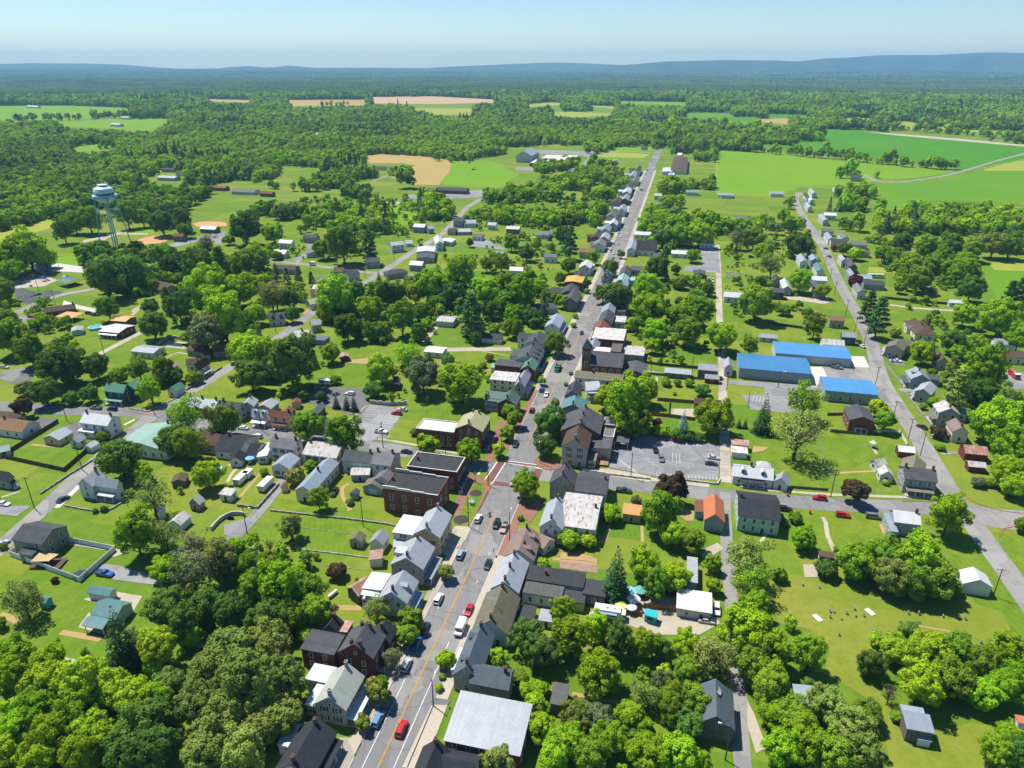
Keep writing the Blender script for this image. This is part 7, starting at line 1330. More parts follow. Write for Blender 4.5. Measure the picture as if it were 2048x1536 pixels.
def scatter_shrubs():
    Z=[([(640,560),(740,572),(1000,548),(1095,560),(1130,605),(1080,655),(960,675),(900,640),(850,690),(740,690),(640,640)],.10,(3,9)),([(280,600),(360,560),(560,562),(630,600),(560,655),(480,690),(440,650),(330,655)],.10,(3,8)),
     ([(470,700),(640,690),(700,770),(620,810),(500,790)],.06,(2,6)),([(150,500),(540,505),(540,560),(400,605),(180,590)],.12,(3,9)),([(1180,560),(1430,560),(1440,730),(1250,735),(1190,640)],.07,(2,7)),([(0,600),(90,600),(180,700),(150,780),(0,720)],.08,(3,8)),
     ([(0,1240),(620,1250),(600,1300),(420,1560),(0,1560)],.05,(2,5)),([(300,1090),(640,1090),(640,1240),(330,1250)],.06,(2,5)),([(1010,1210),(1480,1260),(1480,1560),(1060,1560),(1080,1380),(1010,1320)],.06,(2,5)),([(1440,1260),(1590,1240),(1660,1350),(1780,1530),(1500,1560)],.06,(2,5)),([(1730,1290),(2048,1290),(2048,1430),(1900,1430)],.06,(2,5)),
     ([(1560,1120),(1900,1050),(1900,1150),(1640,1180)],.06,(2,4)),([(270,880),(400,880),(440,960),(400,1010),(280,960)],.05,(1.5,4)),([(1800,600),(2048,640),(2048,820),(1880,800)],.06,(2,6)),([(1700,480),(1960,500),(1960,600),(1820,590)],.06,(3,8)),([(760,720),(980,740),(970,800),(830,820),(740,800)],.06,(2,5)),
     ([(1180,470),(1440,440),(1430,500),(1300,560),(1190,540)],.06,(3,8)),([(600,400),(1180,400),(1180,470),(600,470)],.025,(3,8)),([(540,470),(1140,470),(1120,545),(560,545)],.03,(2,7)),([(1440,480),(1640,480),(1600,640),(1450,640)],.02,(2,6))]
    T=np.array(TREEPOS); out=[]
    for poly,den,(s0,s1) in Z:
        W=np.array([gp(*q) for q in poly]); lo,hi=W.min(0),W.max(0); n=int((hi-lo).prod()*den*.55); x=RNG.uniform(lo[0],hi[0],n); y=RNG.uniform(lo[1],hi[1],n); d=y*CP+CAM_H*SP; u=CX+F_PX*x/d; v=CY+F_PX*(-(y*SP-CAM_H*CP))/d
        k=inpoly(u,v,poly)&(vnoise(x,y,16,51)>.45); x,y=x[k],y[k]; s=s0+(s1-s0)*RNG.uniform(0,1,len(x))**2
        out.append(np.stack([x,y,s],1))
    p=np.concatenate(out); x,y,s=p.T; keep=np.ones(len(x),bool)
    for b in BLD:
        for wg in b[3]:
            dx=x-wg['c'][0]; dy=y-wg['c'][1]; lx=dx*wg['dx'][0]+dy*wg['dx'][1]; ly=dx*wg['dy'][0]+dy*wg['dy'][1]; keep&=~((abs(lx)<wg['L']/2+s*.5+.6)&(abs(ly)<wg['W']/2+s*.5+.6))
        c=b[1]*(1-b[2]*1.2/np.hypot(*b[1])); keep&=np.hypot(x-c[0],y-c[1])>b[2]*.7+s*.3
    for kk,wd in (('main',9.5),('right',6),('left',6),('side',5),('crossR',7),('crossL',7),('alley',3),('alley2',3.2),('alleyL',3.4),('park',5),('gravel',3),('lane_east',3)):
        for q in LINES[kk]: keep&=np.hypot(x-q[0],y-q[1])>wd+s*.4
    for o in list(col.objects):
        if o.name.split('.')[0] in('car_park','driveway','court','play_ground','path','ball_field','infield'):
            V=np.array([v_.co[:2] for v_ in o.data.vertices]); 
            if len(V)<16: keep&=~inpoly(x,y,[tuple(q) for q in V])
    x,y,s=x[keep],y[keep],s[keep]; n=len(x); me=bpy.data.meshes.new('undergrowth'); me.vertices.add(n); me.vertices.foreach_set('co',np.stack([x,y,np.full(n,-.1)],1).astype(np.float32).ravel())
    def attr(nm,ty,val):
        a=me.attributes.new(nm,ty,'POINT'); a.data.foreach_set('vector' if ty=='FLOAT_VECTOR' else 'value',val)
    idx=RNG.choice([0,1,2,3,4,5,6,7],n,p=[.2,.18,.14,.1,.13,.09,.06,.1]); attr('pick','INT',idx.astype(np.int32)); attr('size','FLOAT_VECTOR',np.stack([s,s,s*RNG.uniform(.75,1.1,n)],1).astype(np.float32).ravel()); attr('turn','FLOAT_VECTOR',np.stack([np.zeros(n),np.zeros(n),RNG.uniform(0,6.28,n)],1).astype(np.float32).ravel())
    o=structure('undergrowth',me,'stuff'); md=o.modifiers.new('scatter','NODES'); md.node_group=bpy.data.node_groups['woodland_scatter']; print('shrubs',n)
scatter_shrubs()
# ================================================================== VEHICLES, STREET FURNITURE, FENCES
def paint(k,c,rough=.25):
    m,n,b,o=_nodes('car_paint_'+k); b.inputs['Base Color'].default_value=(*c,1); b.inputs['Roughness'].default_value=rough; b.inputs['Specular IOR Level'].default_value=.5; b.inputs['Coat Weight'].default_value=.4; return m
PAINT={'white':paint('white',(.72,.72,.72)),'silver':paint('silver',(.42,.43,.44)),'gray':paint('gray',(.16,.165,.17)),'black':paint('black',(.015,.016,.018)),'red':paint('red',(.42,.012,.014)),'darkred':paint('darkred',(.13,.015,.018)),
 'blue':paint('blue',(.025,.10,.34)),'lightblue':paint('lightblue',(.09,.24,.42)),'navy':paint('navy',(.022,.032,.07)),'tan':paint('tan',(.36,.29,.24)),'green':paint('green',(.02,.06,.04)),'teal':paint('teal',(.02,.17,.16)),'yellow':paint('yellow',(.70,.38,.02)),'steel':paint('steel',(.22,.33,.42)),'orange':paint('orange',(.6,.2,.02)),'turquoise':paint('turquoise',(.03,.38,.40))}
M_TYRE=plain('tyre_rubber',(.018,.018,.019),rough=.9); M_RIM=plain('wheel_rim',(.40,.41,.42),rough=.35); M_HL=plain('lamp_lens',(.75,.76,.74),rough=.15); M_TL=plain('tail_lens',(.30,.012,.012),rough=.2); M_PLASTIC=plain('bumper_plastic',(.03,.03,.032),rough=.7)
KIND={'sedan':dict(L=4.7,W=1.82,H=1.45,hood=.88,belt=.92,deck=.95,base=(-1.75,.95),top=(-1.05,.2),r=.33),'suv':dict(L=4.75,W=1.9,H=1.75,hood=1.05,belt=1.08,deck=1.08,base=(-2.25,.95),top=(-2.0,.35),r=.37),
 'pickup':dict(L=5.7,W=1.95,H=1.85,hood=1.12,belt=1.15,deck=1.12,base=(-.55,1.15),top=(-.35,.6),r=.40),'van':dict(L=5.1,W=1.95,H=1.85,hood=1.0,belt=1.1,deck=1.1,base=(-2.5,1.6),top=(-2.35,.75),r=.35)}
def loft(b,st,mi=0):
    """st: list of (x, half width, z low, z high, top half width)"""
    vs=[]
    for x,w_,z0,z1,wt in st: vs+=[(x,-w_*.92,z0),(x,-w_,z0+.18),(x,-w_,z1-.16),(x,-wt,z1),(x,wt,z1),(x,w_,z1-.16),(x,w_,z0+.18),(x,w_*.92,z0)]
    n=8; k=len(st); fs=[(j*n+i,j*n+(i+1)%n,(j+1)*n+(i+1)%n,(j+1)*n+i) for j in range(k-1) for i in range(n)]
    fs+=[tuple(range(n))[::-1],tuple(range((k-1)*n,k*n))]; return b.add(vs,fs,mi)
def car_meshes(kd):
    k=KIND[kd]; L,W_,H=k['L']/2,k['W']/2,k['H']; z0=.24; xa,xd=k['base']; xb,xc=k['top']; wt=W_*.9
    body=MB()
    loft(body,[(-L,W_*.86,z0+.14,k['deck']-.22,wt*.84),(-L+.12,W_*.96,z0+.04,k['deck']-.05,wt*.93),(-L+.7,W_,z0,k['deck'],wt),(xa,W_,z0,k['belt'],wt),(xd,W_,z0,k['belt'],wt),(xd+.25,W_,z0,k['hood']+.03,wt*.98),(L-.5,W_*.98,z0,k['hood']-.06,wt*.94),(L-.12,W_*.92,z0+.04,k['hood']-.2,wt*.86),(L,W_*.78,z0+.16,k['hood']-.36,wt*.72)])
    # roof panel and pillars
    rb=W_*.70; body.prism([(xb-.05,-rb-.03),(xc+.05,-rb-.03),(xc+.05,rb+.03),(xb-.05,rb+.03)],H-.06,H)
    gl=MB(); gb=W_*.87; zb=k['belt']-.02
    gl.add([(xa,-gb,zb),(xd,-gb,zb),(xd,gb,zb),(xa,gb,zb),(xb,-rb,H-.05),(xc,-rb,H-.05),(xc,rb,H-.05),(xb,rb,H-.05)],[(0,3,2,1),(4,5,6,7),(0,1,5,4),(1,2,6,5),(2,3,7,6),(3,0,4,7)])
    for (x1,x2) in ((xa,xb),(xd,xc),((xa+xd)/2-.1,(xb+xc)/2-.1)):
        for s in (-1,1): body.tube((x1,s*(gb+.005),zb),(x2,s*(rb+.005),H-.04),.05,.045,5)
    if kd=='pickup':
        # bed: rails and floor
        bx=MB(); body_floor=.80
        for s in (-1,1): body.box(-L+.1,s*(W_-.1)-.06,k['deck']-.02,xa-.05,s*(W_-.1)+.06,k['deck']+.14)
        body.box(-L+.04,-W_+.1,k['deck']-.05,-L+.14,W_-.1,k['deck']+.14)
    return body,gl
def vehicle_parts(root,kd,colr):
    k=KIND[kd]; L,W_=k['L']/2,k['W']/2
    me=cached(('body',kd),lambda:car_meshes(kd)[0].mesh('body',PAINT['white'])); b=link('body',me,root); omat(b,PAINT[colr])
    link('windows',cached(('glass',kd),lambda:car_meshes(kd)[1].mesh('windows',M_CARGLASS)),root)
    def wheel():
        b=MB(); r=k['r']; b.tube((0,-.11,0),(0,.11,0),r,r,14); return b.mesh('wheel',M_TYRE)
    def rim():
        b=MB(); r=k['r']; b.tube((0,-.125,0),(0,.125,0),r*.58,r*.58,10); return b.mesh('rim',M_RIM)
    for x in (-L*.60,L*.62):
        for s in (-1,1):
            wv=link('wheel',cached(('wheel',kd),wheel),root,(x,s*(W_-.10),k['r'])); link('rim',cached(('rim',kd),rim),wv)
    hl=cached('headlight',lambda:MB().box(-.05,-.19,-.08,.05,.19,.08).mesh('headlight',M_HL)); tl=cached('tail_light',lambda:MB().box(-.04,-.16,-.12,.04,.16,.12).mesh('tail_light',M_TL))
    for s in (-1,1):
        link('headlight',hl,root,(L-.11,s*W_*.66,k['hood']-.36)); link('tail_light',tl,root,(-L+.05,s*W_*.74,k['deck']-.32))
    link('bumper',cached(('bump',kd),lambda:MB().box(-L-.03,-W_*.84,.30,-L+.15,W_*.84,.48).box(L-.2,-W_*.74,.28,L+.03,W_*.74,.46).mesh('bumper',M_PLASTIC)),root)
    mir=cached('mirror',lambda:MB().box(-.06,-.1,-.07,.06,.1,.07).mesh('mirror',M_PLASTIC))
    for s in (-1,1): link('mirror',mir,root,(k['base'][1]-.2,s*(W_+.08),k['belt']+.06))
    if kd=='pickup': link('cargo_bed',cached('bed',lambda:MB().box(-L+.14,-W_+.17,k['deck']-.0,-.62,W_-.17,k['deck']+.02).mesh('cargo_bed',M_PLASTIC)),root)
    if kd in('suv','van'): link('roof_rail',cached(('rail',kd),lambda:MB().box(k['top'][0]+.1,-W_*.62,k['H'],k['top'][1],-W_*.58,k['H']+.05).box(k['top'][0]+.1,W_*.58,k['H'],k['top'][1],W_*.62,k['H']+.05).mesh('roof_rail',M_PLASTIC)),root)
CARNAMES={'sedan':('parked_car','car'),'suv':('sport_utility_car','car'),'pickup':('pickup_truck','pickup'),'van':('passenger_van','van')}
CARS='''B 1088,1268,suv,red,13.3|red car driving up the main street beside the yellow line
B 930,1205,suv,lightblue,13.3|light blue car parked nearest the bottom of the main street
B 1120,838,suv,silver,13.3|silver car parked outside the twin chimney brick house
B 1188,690,sedan,blue,13.3|bright blue car parked under the street trees
B 1246,588,sedan,navy,13.3|dark navy car parked behind the bright blue car
B 1338,393,suv,white,13.3|white car parked opposite the olive roofed house
B 1543,467,sedan,red,193|dark red car parked beside the olive roofed house
B 1670,160,sedan,black,193|black car parked beside the white tin roofed house
B 1487,95,suv,steel,13.3|steel blue car parked by the cream stucco house
F 1605,930,suv,white,13.3|white car parked by the brick paved plaza
F 1728,968,suv,black,193|black car driving down the main street towards the camera
F 1780,993,pickup,tan,193|tan pickup parked beside the utility pole across from the plaza
F 1842,688,suv,silver,193|pale car waiting at the junction behind the corner tree
F 1122,480,sedan,black,103|black car parked on the side street below the lawn
F 1858,430,sedan,navy,193|dark car parked by the brick inn pavement
F 950,345,pickup,white,103|white pickup in the striped car park
F 756,322,suv,black,103|black car at the corner of the striped car park
F 1055,222,suv,red,283|red car parked at the far right of the striped car park
F 1092,195,sedan,silver,283|silver car behind the red car in the striped car park
F 740,90,suv,white,283|white car alone in the dark upper car park
F 112,378,suv,white,283|white car with dark windows on the side street
F 20,320,sedan,white,283|white car parked outside the dormered white tin house
F 635,750,pickup,black,5|black pickup on the lawn beside the long cream hall
E 425,798,sedan,navy,20|navy car parked beside the ell shaped white farmhouse
E 705,1300,pickup,blue,103|bright blue pickup beside the white vinyl fence
E 645,185,pickup,gray,283|grey pickup parked left of the green roofed blue house
E 755,193,suv,navy,283|navy car parked in front of the green roofed blue house
E 25,830,sedan,white,103|white car on the concrete drive at the left edge
E 14,1100,sedan,silver,20|silver car at the left edge on the steep street
G 970,742,pickup,green,103|dark green pickup parked behind the gambrel stone house
G 1322,400,sedan,red,283|bright red car by the hedge of the big car park
G 1182,468,suv,black,185|black car in the middle of the big car park
G 1222,528,suv,gray,185|grey car in front of the black car in the big car park
G 1575,520,sedan,silver,103|silver car at the right edge of the big car park
G 1560,560,sedan,navy,103|navy car below the silver car in the big car park
G 448,95,sedan,white,193|white car driving down the main street near the brick church
G 415,62,suv,blue,13.3|blue car parked across from the white driving car
G 375,360,sedan,navy,193|dark car under the round trees beside the main street
G 350,200,suv,darkred,13.3|dark red car parked by the deep green roofed brick house
H 672,792,suv,red,283|red car parked on the upper side of the cross street
H 830,907,suv,red,103|red car parked below the cross street lawn
H 1035,917,van,gray,103|grey van parked right of the lower red car
H 440,866,suv,black,103|black car parked right of the mint screened house
H 1362,312,sedan,black,330|black car parked beside the stone retaining wall
H 570,78,suv,black,103|black car parked in front of the front blue storage hall
H 1112,180,sedan,white,10|white car parked behind the front blue storage hall
L 790,925,pickup,gray,120|grey pickup parked between the blue storage halls
L 1160,855,sedan,blue,103|bright blue car on the drive of the tan ell shaped house
L 1187,882,pickup,white,103|white pickup on the drive of the tan ell shaped house
L 958,778,sedan,white,350|white car parked at the navy narrow house
L 932,748,sedan,black,350|black car parked behind the white car at the navy narrow house
L 1905,980,pickup,white,10|white pickup in the yard at the right edge
L 212,180,suv,black,103|dark car on the lawn above the cemetery
L 712,122,sedan,black,340|black car far up the right street
L 735,176,sedan,navy,340|navy car parked on the right street near the ivory gabled house
K 685,690,sedan,navy,193|dark blue car driving down the street near the peeling hall
K 900,155,suv,white,193|white car driving beside the chapel trees
K 880,132,sedan,silver,13.3|silver car parked at the far terrace
K 930,92,sedan,silver,193|silver car driving behind the white chapel car
K 900,88,suv,silver,13.3|pale car parked along the far terrace kerb
K 951,40,van,white,193|white van driving by the second far terrace houses
K 935,15,sedan,white,13.3|white car parked at the third far terrace houses
K 1552,325,sedan,white,103|white car parked at the grey car park shed
K 1555,345,suv,white,103|white car below the other white car by the grey shed
C 1596,465,suv,white,193|white car parked right of the white block garage
C 1530,540,sedan,silver,103|silver car parked below the white block garage
I 600,425,suv,navy,103|navy car parked beside the orange roofed carport
I 642,434,pickup,navy,103|dark blue pickup right of the navy car by the carport
I 30,785,sedan,silver,103|silver car on the grey drive at the left edge
I 325,145,suv,black,60|black car beside the playground track
I 288,455,suv,black,60|black car beside the brown roofed brick ranch
I 212,448,sedan,red,95|red car in front of the brown roofed brick ranch
J 1270,885,sedan,blue,103|blue car parked below the bright white roofed garage
J 825,265,suv,black,103|black car parked in front of the slate roofed corner house
J 1220,100,suv,navy,25|navy car parked on the hill street
J 1222,62,sedan,black,25|black car higher on the hill street
J 490,1058,sedan,blue,120|blue car at the edge of the dark upper car park
J 510,125,suv,black,103|dark car by the picture window ranch
O 1130,605,suv,black,193|black car far up the avenue
O 1155,545,sedan,silver,13.3|silver car farthest up the avenue
N 1640,740,sedan,white,103|white car in front of the low brick school
N 1082,598,suv,white,103|white car beside the field edge ranch
'''
for ln in CARS.strip().split('\n'):  # the red car before the brick ranch is a stand-in for a trailer
    q,lab=ln.split('|'); rg,t=q.split(' '); x,y,kd,cl,az=t.split(','); p=P(rg,float(x),float(y),.8)
    nm,cat=CARNAMES[kd]; az=float(az)
    d=float(np.hypot(*p)); r=thing(nm,lab,cat,(p[0],p[1],.045 if kd else 0),math.pi/2-R(az),'vehicles on the streets and car parks')
    on=[b for b in BLD if False]
    if d>1000:
        b=link('body',cached(('body',kd),lambda:car_meshes(kd)[0].mesh('body',PAINT['white'])),r); omat(b,PAINT[cl]); link('windows',cached(('glass',kd),lambda:car_meshes(kd)[1].mesh('windows',M_CARGLASS)),r)
    else: vehicle_parts(r,kd,cl)
def big_wheel(r=.5,w_=.3):
    return cached(('bw',r),lambda:MB().tube((0,-w_/2,0),(0,w_/2,0),r,r,14).mesh('wheel',M_TYRE))
def boxy(name,label,cat,reg,x,y,az,parts,wheels,zc=1.2):
    p=P(reg,x,y,zc); r=thing(name,label,cat,(p[0],p[1],.05),math.pi/2-R(az))
    for nm,mat,boxes in parts:
        b=MB()
        for q in boxes: b.box(*q)
        link(nm,b.mesh(nm,mat),r)
    for (xx,yy,rad) in wheels: link('wheel',big_wheel(rad),r,(xx,yy,rad))
    return r
boxy('dump_truck','dump truck with teal cab and empty dark bed driving on the main street','truck','K',525,925,193,[('cab',PAINT['teal'],[(1.2,-1.2,.7,3.0,1.2,2.7),(3.0,-1.0,.7,4.1,1.0,1.75)]),('windscreen',M_CARGLASS,[(3.0,-1.05,1.8,3.04,1.05,2.5),(1.5,-1.23,1.85,2.7,1.23,2.45)]),('cargo_bed',M_BLACK,[(-4.0,-1.25,1.0,1.0,1.25,1.15),(-4.0,-1.25,1.15,1.0,-1.15,2.2),(-4.0,1.15,1.15,1.0,1.25,2.2),(.9,-1.15,1.15,1.0,1.15,2.4)]),('chassis',M_PLASTIC,[(-3.9,-.5,.5,4.0,.5,.8)]),('bumper',M_STEEL,[(4.1,-1.1,.5,4.25,1.1,.8)])],[(-2.9,-1,.5),(-2.9,1,.5),(-1.8,-1,.5),(-1.8,1,.5),(3,-1,.5),(3,1,.5)])
boxy('school_bus','yellow school bus driving far up the main street','bus','O',1087,736,193,[('body',PAINT['yellow'],[(-5,-1.2,.5,3.6,1.2,3.0),(3.6,-1.0,.5,5.0,1.0,1.6)]),('windows',M_CARGLASS,[(-4.6,-1.23,1.8,3.2,1.23,2.5),(3.6,-1.05,1.7,3.63,1.05,2.6)]),('bumper',M_BLACK,[(5.0,-1.1,.4,5.15,1.1,.7)])],[(-3,-1.05,.5),(-3,1.05,.5),(3.6,-1.05,.5),(3.6,1.05,.5)])
boxy('box_van','white high roofed van parked below the dark red car','van','B',1486,588,193,[('body',PAINT['white'],[(-2.8,-1.0,.35,1.7,1.0,2.5),(1.7,-.97,.35,2.8,.97,1.25)]),('windscreen',M_CARGLASS,[(1.7,-.9,1.3,1.74,.9,2.2),(.7,-1.02,1.4,1.5,1.02,2.1)]),('rear_door',PAINT['tan'],[(-2.83,-.92,.5,-2.79,.92,2.3)]),('bumper',M_PLASTIC,[(-2.95,-.95,.35,-2.8,.95,.6),(2.8,-.95,.35,2.93,.95,.6)])],[(-1.8,-.9,.36),(-1.8,.9,.36),(1.9,-.9,.36),(1.9,.9,.36)])
boxy('food_truck','white food truck with long dark serving hatch in the gravel yard','truck','C',868,495,103,[('body',PAINT['white'],[(-4.0,-1.3,.6,3.2,1.3,3.2)]),('serving_hatch',M_CARGLASS,[(-2.8,-1.34,1.3,2.2,-1.29,2.4)]),('cab',PAINT['white'],[(3.2,-1.2,.6,4.6,1.2,2.5)]),('windscreen',M_CARGLASS,[(4.0,-1.22,1.5,4.63,1.22,2.3)]),('roof_vent',M_STEEL,[(-1,-.4,3.2,-.2,.4,3.5),(1.2,-.3,3.2,1.8,.3,3.45)]),('awning',PAINT['steel'],[(-2.9,-2.2,2.6,2.3,-1.3,2.66)])],[(-2.6,-1.1,.42),(-2.6,1.1,.42),(3,-1.1,.42),(3,1.1,.42)])
boxy('fire_engine','red fire engine with white cab roof in the yard at the right edge','truck','L',1982,975,190,[('body',PAINT['red'],[(-4,-1.2,.6,1.4,1.2,2.7)]),('cab',PAINT['red'],[(1.4,-1.2,.6,3.8,1.2,2.6)]),('windscreen',M_CARGLASS,[(3.8,-1.05,1.6,3.84,1.05,2.4),(1.7,-1.23,1.6,3.5,1.23,2.3)]),('roof_panel',PAINT['white'],[(1.4,-1.15,2.6,3.7,1.15,2.72)]),('ladder',M_STEEL,[(-3.8,-.5,2.72,1.2,-.4,2.9),(-3.8,.4,2.72,1.2,.5,2.9)])],[(-2.6,-1,.5),(-2.6,1,.5),(2.6,-1,.5),(2.6,1,.5)])
for rg,x,y,az,ln_,lab in (('J',575,1028,100,6,'white box trailer at the edge of the dark upper car park'),('Q',1050,1322,95,11,'long white camper trailer behind the narrow blue grey house'),('Q',1410,1412,92,9,'silver camper trailer by the timber fence'),('K',380,62,95,6,'boxy white camper beside the grey double garage'),('L',1410,402,92,0,None),('J',488,228,103,4.5,'small white box trailer by the picture window ranch')):
    if not lab: continue
    h=ln_/2; boxy('camper_trailer',lab,'trailer',rg,x,y,az,[('body',PAINT['white'] if 'white' in lab else PAINT['silver'],[(-h,-1.2,.55,h,1.2,2.9)]),('window_band',M_CARGLASS,[(-h*.6,-1.23,1.5,-h*.1,1.23,2.2),(h*.15,-1.23,1.5,h*.6,1.23,2.2)]),('drawbar',M_BLACK,[(h,-.1,.5,h+1.1,.1,.6)])],[(-.5,-1.05,.36),(-.5,1.05,.36),(.5,-1.05,.36),(.5,1.05,.36)])
for rg,x,y,az,ln_,lab in (('E',1625,665,14,6.5,'white storage trailer behind the long hall garden'),('E',1790,705,14,7,'white utility trailer beside the lane wall'),('E',1670,635,14,3.5,'short white box behind the storage trailer')):
    h=ln_/2; boxy('storage_trailer',lab,'trailer',rg,x,y,az,[('body',PAINT['white'],[(-h,-1.25,.4,h,1.25,2.6)]),('door',PAINT['silver'],[(-h-.04,-1.1,.5,-h+.02,1.1,2.4)]),('roof_cap',M_TRIM,[(-h-.05,-1.3,2.6,h+.05,1.3,2.68)])],[(0,-1.1,.35),(0,1.1,.35)])
for rg,x,y,lab,az in (('N',1545,552,'yellow excavator on the meadow behind the school',60),('N',1572,600,'small yellow digger on the bare patch behind the school',120)):
    r=boxy('excavator',lab,'excavator',rg,x,y,az,[('body',PAINT['yellow'],[(-2.2,-1.3,1.1,1.2,1.3,2.3)]),('cab',M_CARGLASS,[(.2,.2,2.3,1.5,1.3,3.3)]),('track',M_BLACK,[(-2,-1.6,.0,2,-1.0,.95),(-2,1.0,.0,2,1.6,.95)])],[]); b=MB(); b.tube((1,-.2,2),(4.2,-.2,4.6),.3,.25,6); b.tube((4.2,-.2,4.6),(6.2,-.2,1.8),.22,.18,6); b.box(5.7,-.8,.8,6.6,.4,1.9); link('arm',b.mesh('arm',PAINT['yellow']),r)
# motorcycle and rider
def moto():
    p=P('F',1683,912,.3); r=thing('motorcycle','dark red motorcycle riding down the middle of the main street','motorcycle',(p[0],p[1],.05),math.pi/2-R(193.3)); b=MB(); b.tube((-.35,0,.55),(.45,0,.75),.17,.14,8); b.tube((.45,0,.75),(.72,0,.34),.05,.05,6); b.box(-.8,-.13,.62,-.2,.13,.74); b.tube((.4,-.36,1.02),(.4,.36,1.02),.025,.025,6); link('frame',b.mesh('frame',PAINT['darkred']),r)
    for x in (-.72,.72):
        w_=link('wheel',cached('mwheel',lambda:MB().tube((0,-.07,0),(0,.07,0),.33,.33,14).mesh('wheel',M_TYRE)),r,(x,0,.33)); link('rim',cached('mrim',lambda:MB().tube((0,-.075,0),(0,.075,0),.2,.2,10).mesh('rim',M_RIM)),w_)
    link('headlight',MB().tube((.5,0,.9),(.58,0,.9),.09,.09,8).mesh('headlight',M_HL),r)
    # rider, one continuous skinned body
    V=[(-.25,0,.82),(-.2,0,1.05),(-.12,0,1.28),(-.08,0,1.38),(-.04,0,1.46),(-.02,0,1.60),(-.1,.2,1.33),(.1,.3,1.12),(.36,.3,1.05),(-.1,-.2,1.33),(.1,-.3,1.12),(.36,-.3,1.05),(-.22,.12,.80),(.18,.24,.72),(-.02,.24,.36),(.12,.25,.30),(-.22,-.12,.80),(.18,-.24,.72),(-.02,-.24,.36),(.12,-.25,.30)]
    Ed=[(0,1),(1,2),(2,3),(3,4),(4,5),(2,6),(6,7),(7,8),(2,9),(9,10),(10,11),(0,12),(12,13),(13,14),(14,15),(0,16),(16,17),(17,18),(18,19)]
    rad=[.16,.155,.17,.07,.085,.10,.075,.055,.045,.075,.055,.045,.10,.085,.06,.05,.10,.085,.06,.05]
    me=bpy.data.meshes.new('person'); me.from_pydata(V,Ed,[]); me.materials.append(plain('riding_clothes',(.06,.018,.02),(.03,.02,.025)))
    o=tag(link('person',me,None,(p[0],p[1],.05),math.pi/2-R(193.3)),'person in dark red jacket and helmet sitting on the motorcycle, both hands on the bars','person')
    md=o.modifiers.new('skin','SKIN')
    for i,sv_ in enumerate(me.skin_vertices[0].data if me.skin_vertices else []): sv_.radius=(rad[i],rad[i]); sv_.use_root=(i==0)
    o.modifiers.new('sub','SUBSURF').levels=1
    h=MB(); h.lathe([(.03,-.13),(.115,-.08),(.135,.02),(.11,.1),(.03,.135)],12); link('helmet',h.mesh('helmet',PAINT['black']),o,(-.02,0,1.62))
def skin_layer(me):
    if not me.skin_vertices:
        import bmesh
        bm=bmesh.new(); bm.from_mesh(me); bm.verts.layers.skin.verify(); bm.to_mesh(me); bm.free()
_from=bpy.types.Mesh.from_pydata
def moto_fix():
    moto(); o=bpy.data.objects['person']; me=o.data
    skin_layer(me); rad=[.16,.155,.17,.07,.085,.10,.075,.055,.045,.075,.055,.045,.10,.085,.06,.05,.10,.085,.06,.05]
    for i,s in enumerate(me.skin_vertices[0].data): s.radius=(rad[i],rad[i]); s.use_root=(i==0)
moto_fix()
# ---------------------------------------------------------------- utility poles, lamps, wires
POLES='''B 1303,1120,1310,935,L D 1840,378,1905,195,X E 233,865,155,610,X E 555,607,500,410,X E 450,275,430,150,X E 1045,240,1005,130,L F 830,985,795,810,P E 1665,1032,1642,850,L F 965,455,955,285,T F 1385,500,1378,350,P F 1672,712,1672,540,P F 1762,545,1757,370,P F 150,345,130,190,X F 772,288,745,170,L G 200,1085,160,890,L F 1540,990,1530,790,P G 1015,655,1018,490,X G 405,560,408,395,L H 745,790,775,600,T H 1168,250,1190,140,X H 1268,396,1290,256,X H 1348,512,1382,358,L L 1042,1060,1070,920,T L 965,795,978,690,X L 905,692,913,588,X L 845,582,857,467,X L 770,442,783,340,T L 742,330,750,258,X L 705,232,710,172,P K 1150,968,1160,845,P K 1425,990,1430,850,P L 187,1192,195,1092,L L 390,1062,407,950,L C 1652,1482,1690,1240,L I 705,712,675,580,X I 410,170,385,60,P I 262,286,240,190,P I 375,375,328,265,L I 1860,560,1850,480,P J 845,325,840,260,X J 1038,215,1035,160,T J 475,265,475,205,X J 652,220,648,140,X J 1212,760,1205,700,P M 1290,1135,1285,1050,P M 1530,980,1525,890,P K 1660,1085,1665,925,P H 1870,125,1870,40,P'''
pm=cached('pole',lambda:MB().tube((0,0,-.5),(0,0,1),.16/1,.10,8).mesh('pole',M_POLE))
tops={}; pl_=[]
for a in POLES.split(' ')[0::2]: pl_.append(a)
toks=POLES.split(); POLE_LIST=[(toks[i],toks[i+1]) for i in range(0,len(toks),2)]
def pole_body(h):
    return cached(('pole',round(h,1)),lambda:MB().tube((0,0,-.4),(0,0,round(h,1)),.17,.11,8).mesh('pole',M_POLE))
xarm=cached('xarm',lambda:MB().box(-1.2,-.06,-.06,1.2,.06,.06).tube((-1.05,0,.06),(-1.05,0,.25),.05,.04,6).tube((1.05,0,.06),(1.05,0,.25),.05,.04,6).tube((-.4,0,.06),(-.4,0,.25),.05,.04,6).tube((.4,0,.06),(.4,0,.25),.05,.04,6).mesh('crossarm',M_POLE))
xform=cached('xform',lambda:MB().lathe([(.05,-.5),(.26,-.48),(.26,.4),(.2,.5),(.06,.55)],12).mesh('transformer',M_STEEL))
larm=cached('larm',lambda:MB().tube((0,0,0),(1.5,0,.5),.05,.04,6).tube((1.5,0,.5),(2.1,0,.52),.035,.03,6).mesh('lamp_arm',M_STEEL)); lhead=cached('lhead',lambda:MB().box(2.0,-.16,.42,2.75,.16,.58).mesh('lamp_head',M_TRIM))
